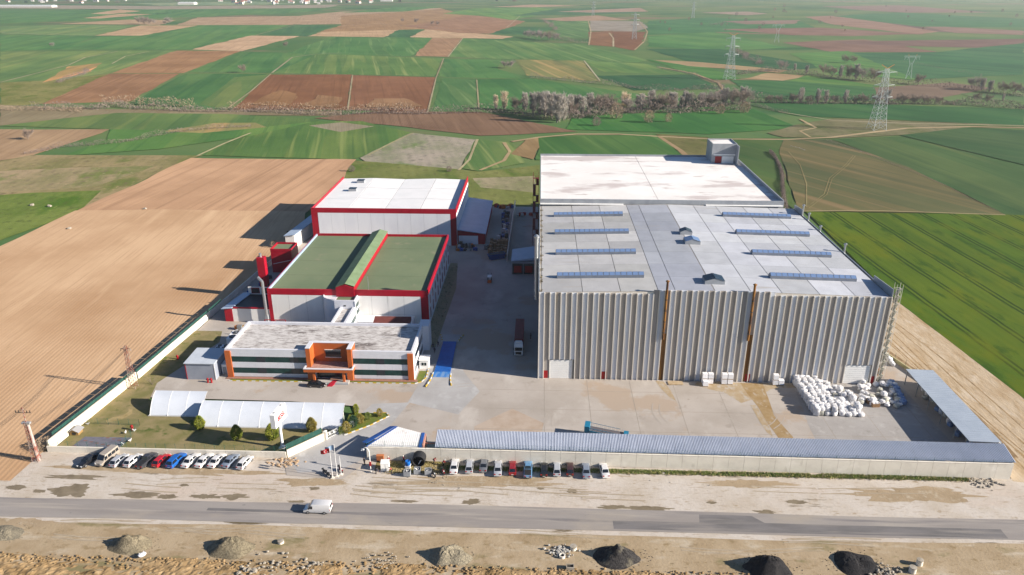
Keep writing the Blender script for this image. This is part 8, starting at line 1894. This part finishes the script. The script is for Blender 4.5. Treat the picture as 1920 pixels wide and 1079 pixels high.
# leafless climbers
def twiggy(label, x, y, h, n, name='bare_shrub'):
    t = thing(name, label, 'shrub', (x, y, .12)); b = MB(); c = MB()
    for k in range(n):
        p = Vector((x, y, .12)); d = Vector((random.uniform(-1, 1), random.uniform(-.2, .2), random.uniform(.6, 1.2))).normalized()
        for s in range(5):
            q = p + d * h * .25; (b if s < 2 else c).tube(p, q, .03 - s * .004, n=4); p = q; d = (d + Vector((random.uniform(-.5, .5), random.uniform(-.2, .2), random.uniform(-.2, .3)))).normalized()
    b.build('stem', m_tw_brown, t); c.build('twigs', m_tw_brown, t)
twiggy('leafless shrub spread against the long wall near the first cars', -17.6, 132.6, 2.2, 7); twiggy('leafless shrub against the long wall at its right half', 60.5, 131.6, 1.4, 4); twiggy('small leafless tree on the lawn beside the lattice mast', -98.4, 164.2, 2.6, 8)
q = at(35, 862); twiggy('tangle of dry branches at the foot of the corner mast', q.x + 1, q.y, 1.2, 9)

# ================================================================ far town
m_hw, m_hr, m_hr2 = plain('far_wall', (.62, .60, .57), .8), plain('far_roof', (.34, .14, .09), .8), plain('far_grey_roof', (.40, .40, .42), .7)
def house(px_, py_, w, d, h, rm, label, group):
    p = at(px_, py_); t = thing('house', label, 'house', (p.x, p.y, -.2), random.uniform(-.5, .5), group)
    MB().box(-w / 2, -d / 2, 0, w / 2, d / 2, h).build('wall', m_hw, t, local=True)
    e = .5; MB().add([(-w / 2 - e, -d / 2 - e, h), (w / 2 + e, -d / 2 - e, h), (w / 2 + e, d / 2 + e, h), (-w / 2 - e, d / 2 + e, h), (-w / 2 - e, 0, h + d * .3), (w / 2 + e, 0, h + d * .3)], [(0, 1, 5, 4), (2, 3, 4, 5), (0, 4, 3), (1, 2, 5), (3, 2, 1, 0)]).build('roof', rm, t, local=True)
    for s in (-1, 1):
        MB().box(s * w * .25 - w * .08, -d / 2 - .06, h * .3, s * w * .25 + w * .08, -d / 2 - .003, h * .75).build('window', m_glassd, t, local=True)
for k in range(75):
    x = random.choice((random.uniform(0, 240), random.uniform(390, 700), random.uniform(400, 640))); y = random.uniform(-4, 6.5) + (2 if x > 380 else 0)
    house(x, y, random.uniform(9, 24), random.uniform(9, 14), random.uniform(5, 11), random.choice((m_hr, m_hr, m_hr2)), 'small pale house in the hazy town on the horizon', 'houses of the far town')
def longshed(px_, py_, w, d, h, lab):
    p = at(px_, py_); t = thing('far_shed', lab, 'shed', (p.x, p.y, -.2), .05)
    MB().box(-w / 2, -d / 2, 0, w / 2, d / 2, h).build('wall', m_hw, t, local=True); MB().add([(-w / 2, -d / 2, h), (w / 2, -d / 2, h), (w / 2, d / 2, h), (-w / 2, d / 2, h), (-w / 2, 0, h + 2), (w / 2, 0, h + 2)], [(0, 1, 5, 4), (2, 3, 4, 5), (0, 4, 3), (1, 2, 5)]).build('roof', plain('far_white', (.72, .73, .75), .5), t, local=True)
longshed(40, 14, 260, 40, 7, 'very long white shed at the far left horizon'); longshed(352, 9, 70, 40, 9, 'white far shed left of the town centre'); longshed(725, 3, 60, 30, 9, 'small white far shed right of the town')
for k in range(30):
    x, y = random.uniform(0, 1000), random.uniform(-6, 6); plant(BP, random.randrange(3), x, y, random.uniform(2.5, 4.5), 'hazy tree among the far town houses', 'trees of the far town', 2.0)

# small pale stones and litter in the fields
for (px_, py_, lab) in ((60, 386, 'white stone in the rough grass left'), (93, 388, 'second smaller white stone in the rough grass'), (272, 393, 'grey concrete lump on the tan field track'), (130, 430, 'tiny pale stone near the field edge')):
    p = at(px_, py_); b = MB(); lump(b, (p.x, p.y, .3), 1.0 if px_ < 120 else .8, px_); tag(b.build('stone', m_rub), lab, 'stone')

# ================================================================ haze
m, nt, b_ = _base('haze_air')
nt.nodes.remove(b_)
pvn = nt.nodes.new('ShaderNodeVolumePrincipled'); pvn.inputs['Color'].default_value = (.92, .96, 1.0, 1); pvn.inputs['Density'].default_value = HAZE; pvn.inputs['Anisotropy'].default_value = .42
nt.links.new(pvn.outputs[0], nt.nodes['Material Output'].inputs['Volume'])
hz_o = MB().box(-9500, -1700, -1.5, 9500, 12800, 130).build('haze', m)
stuff(hz_o, 'pale blue haze in the air over the plain', 'haze')
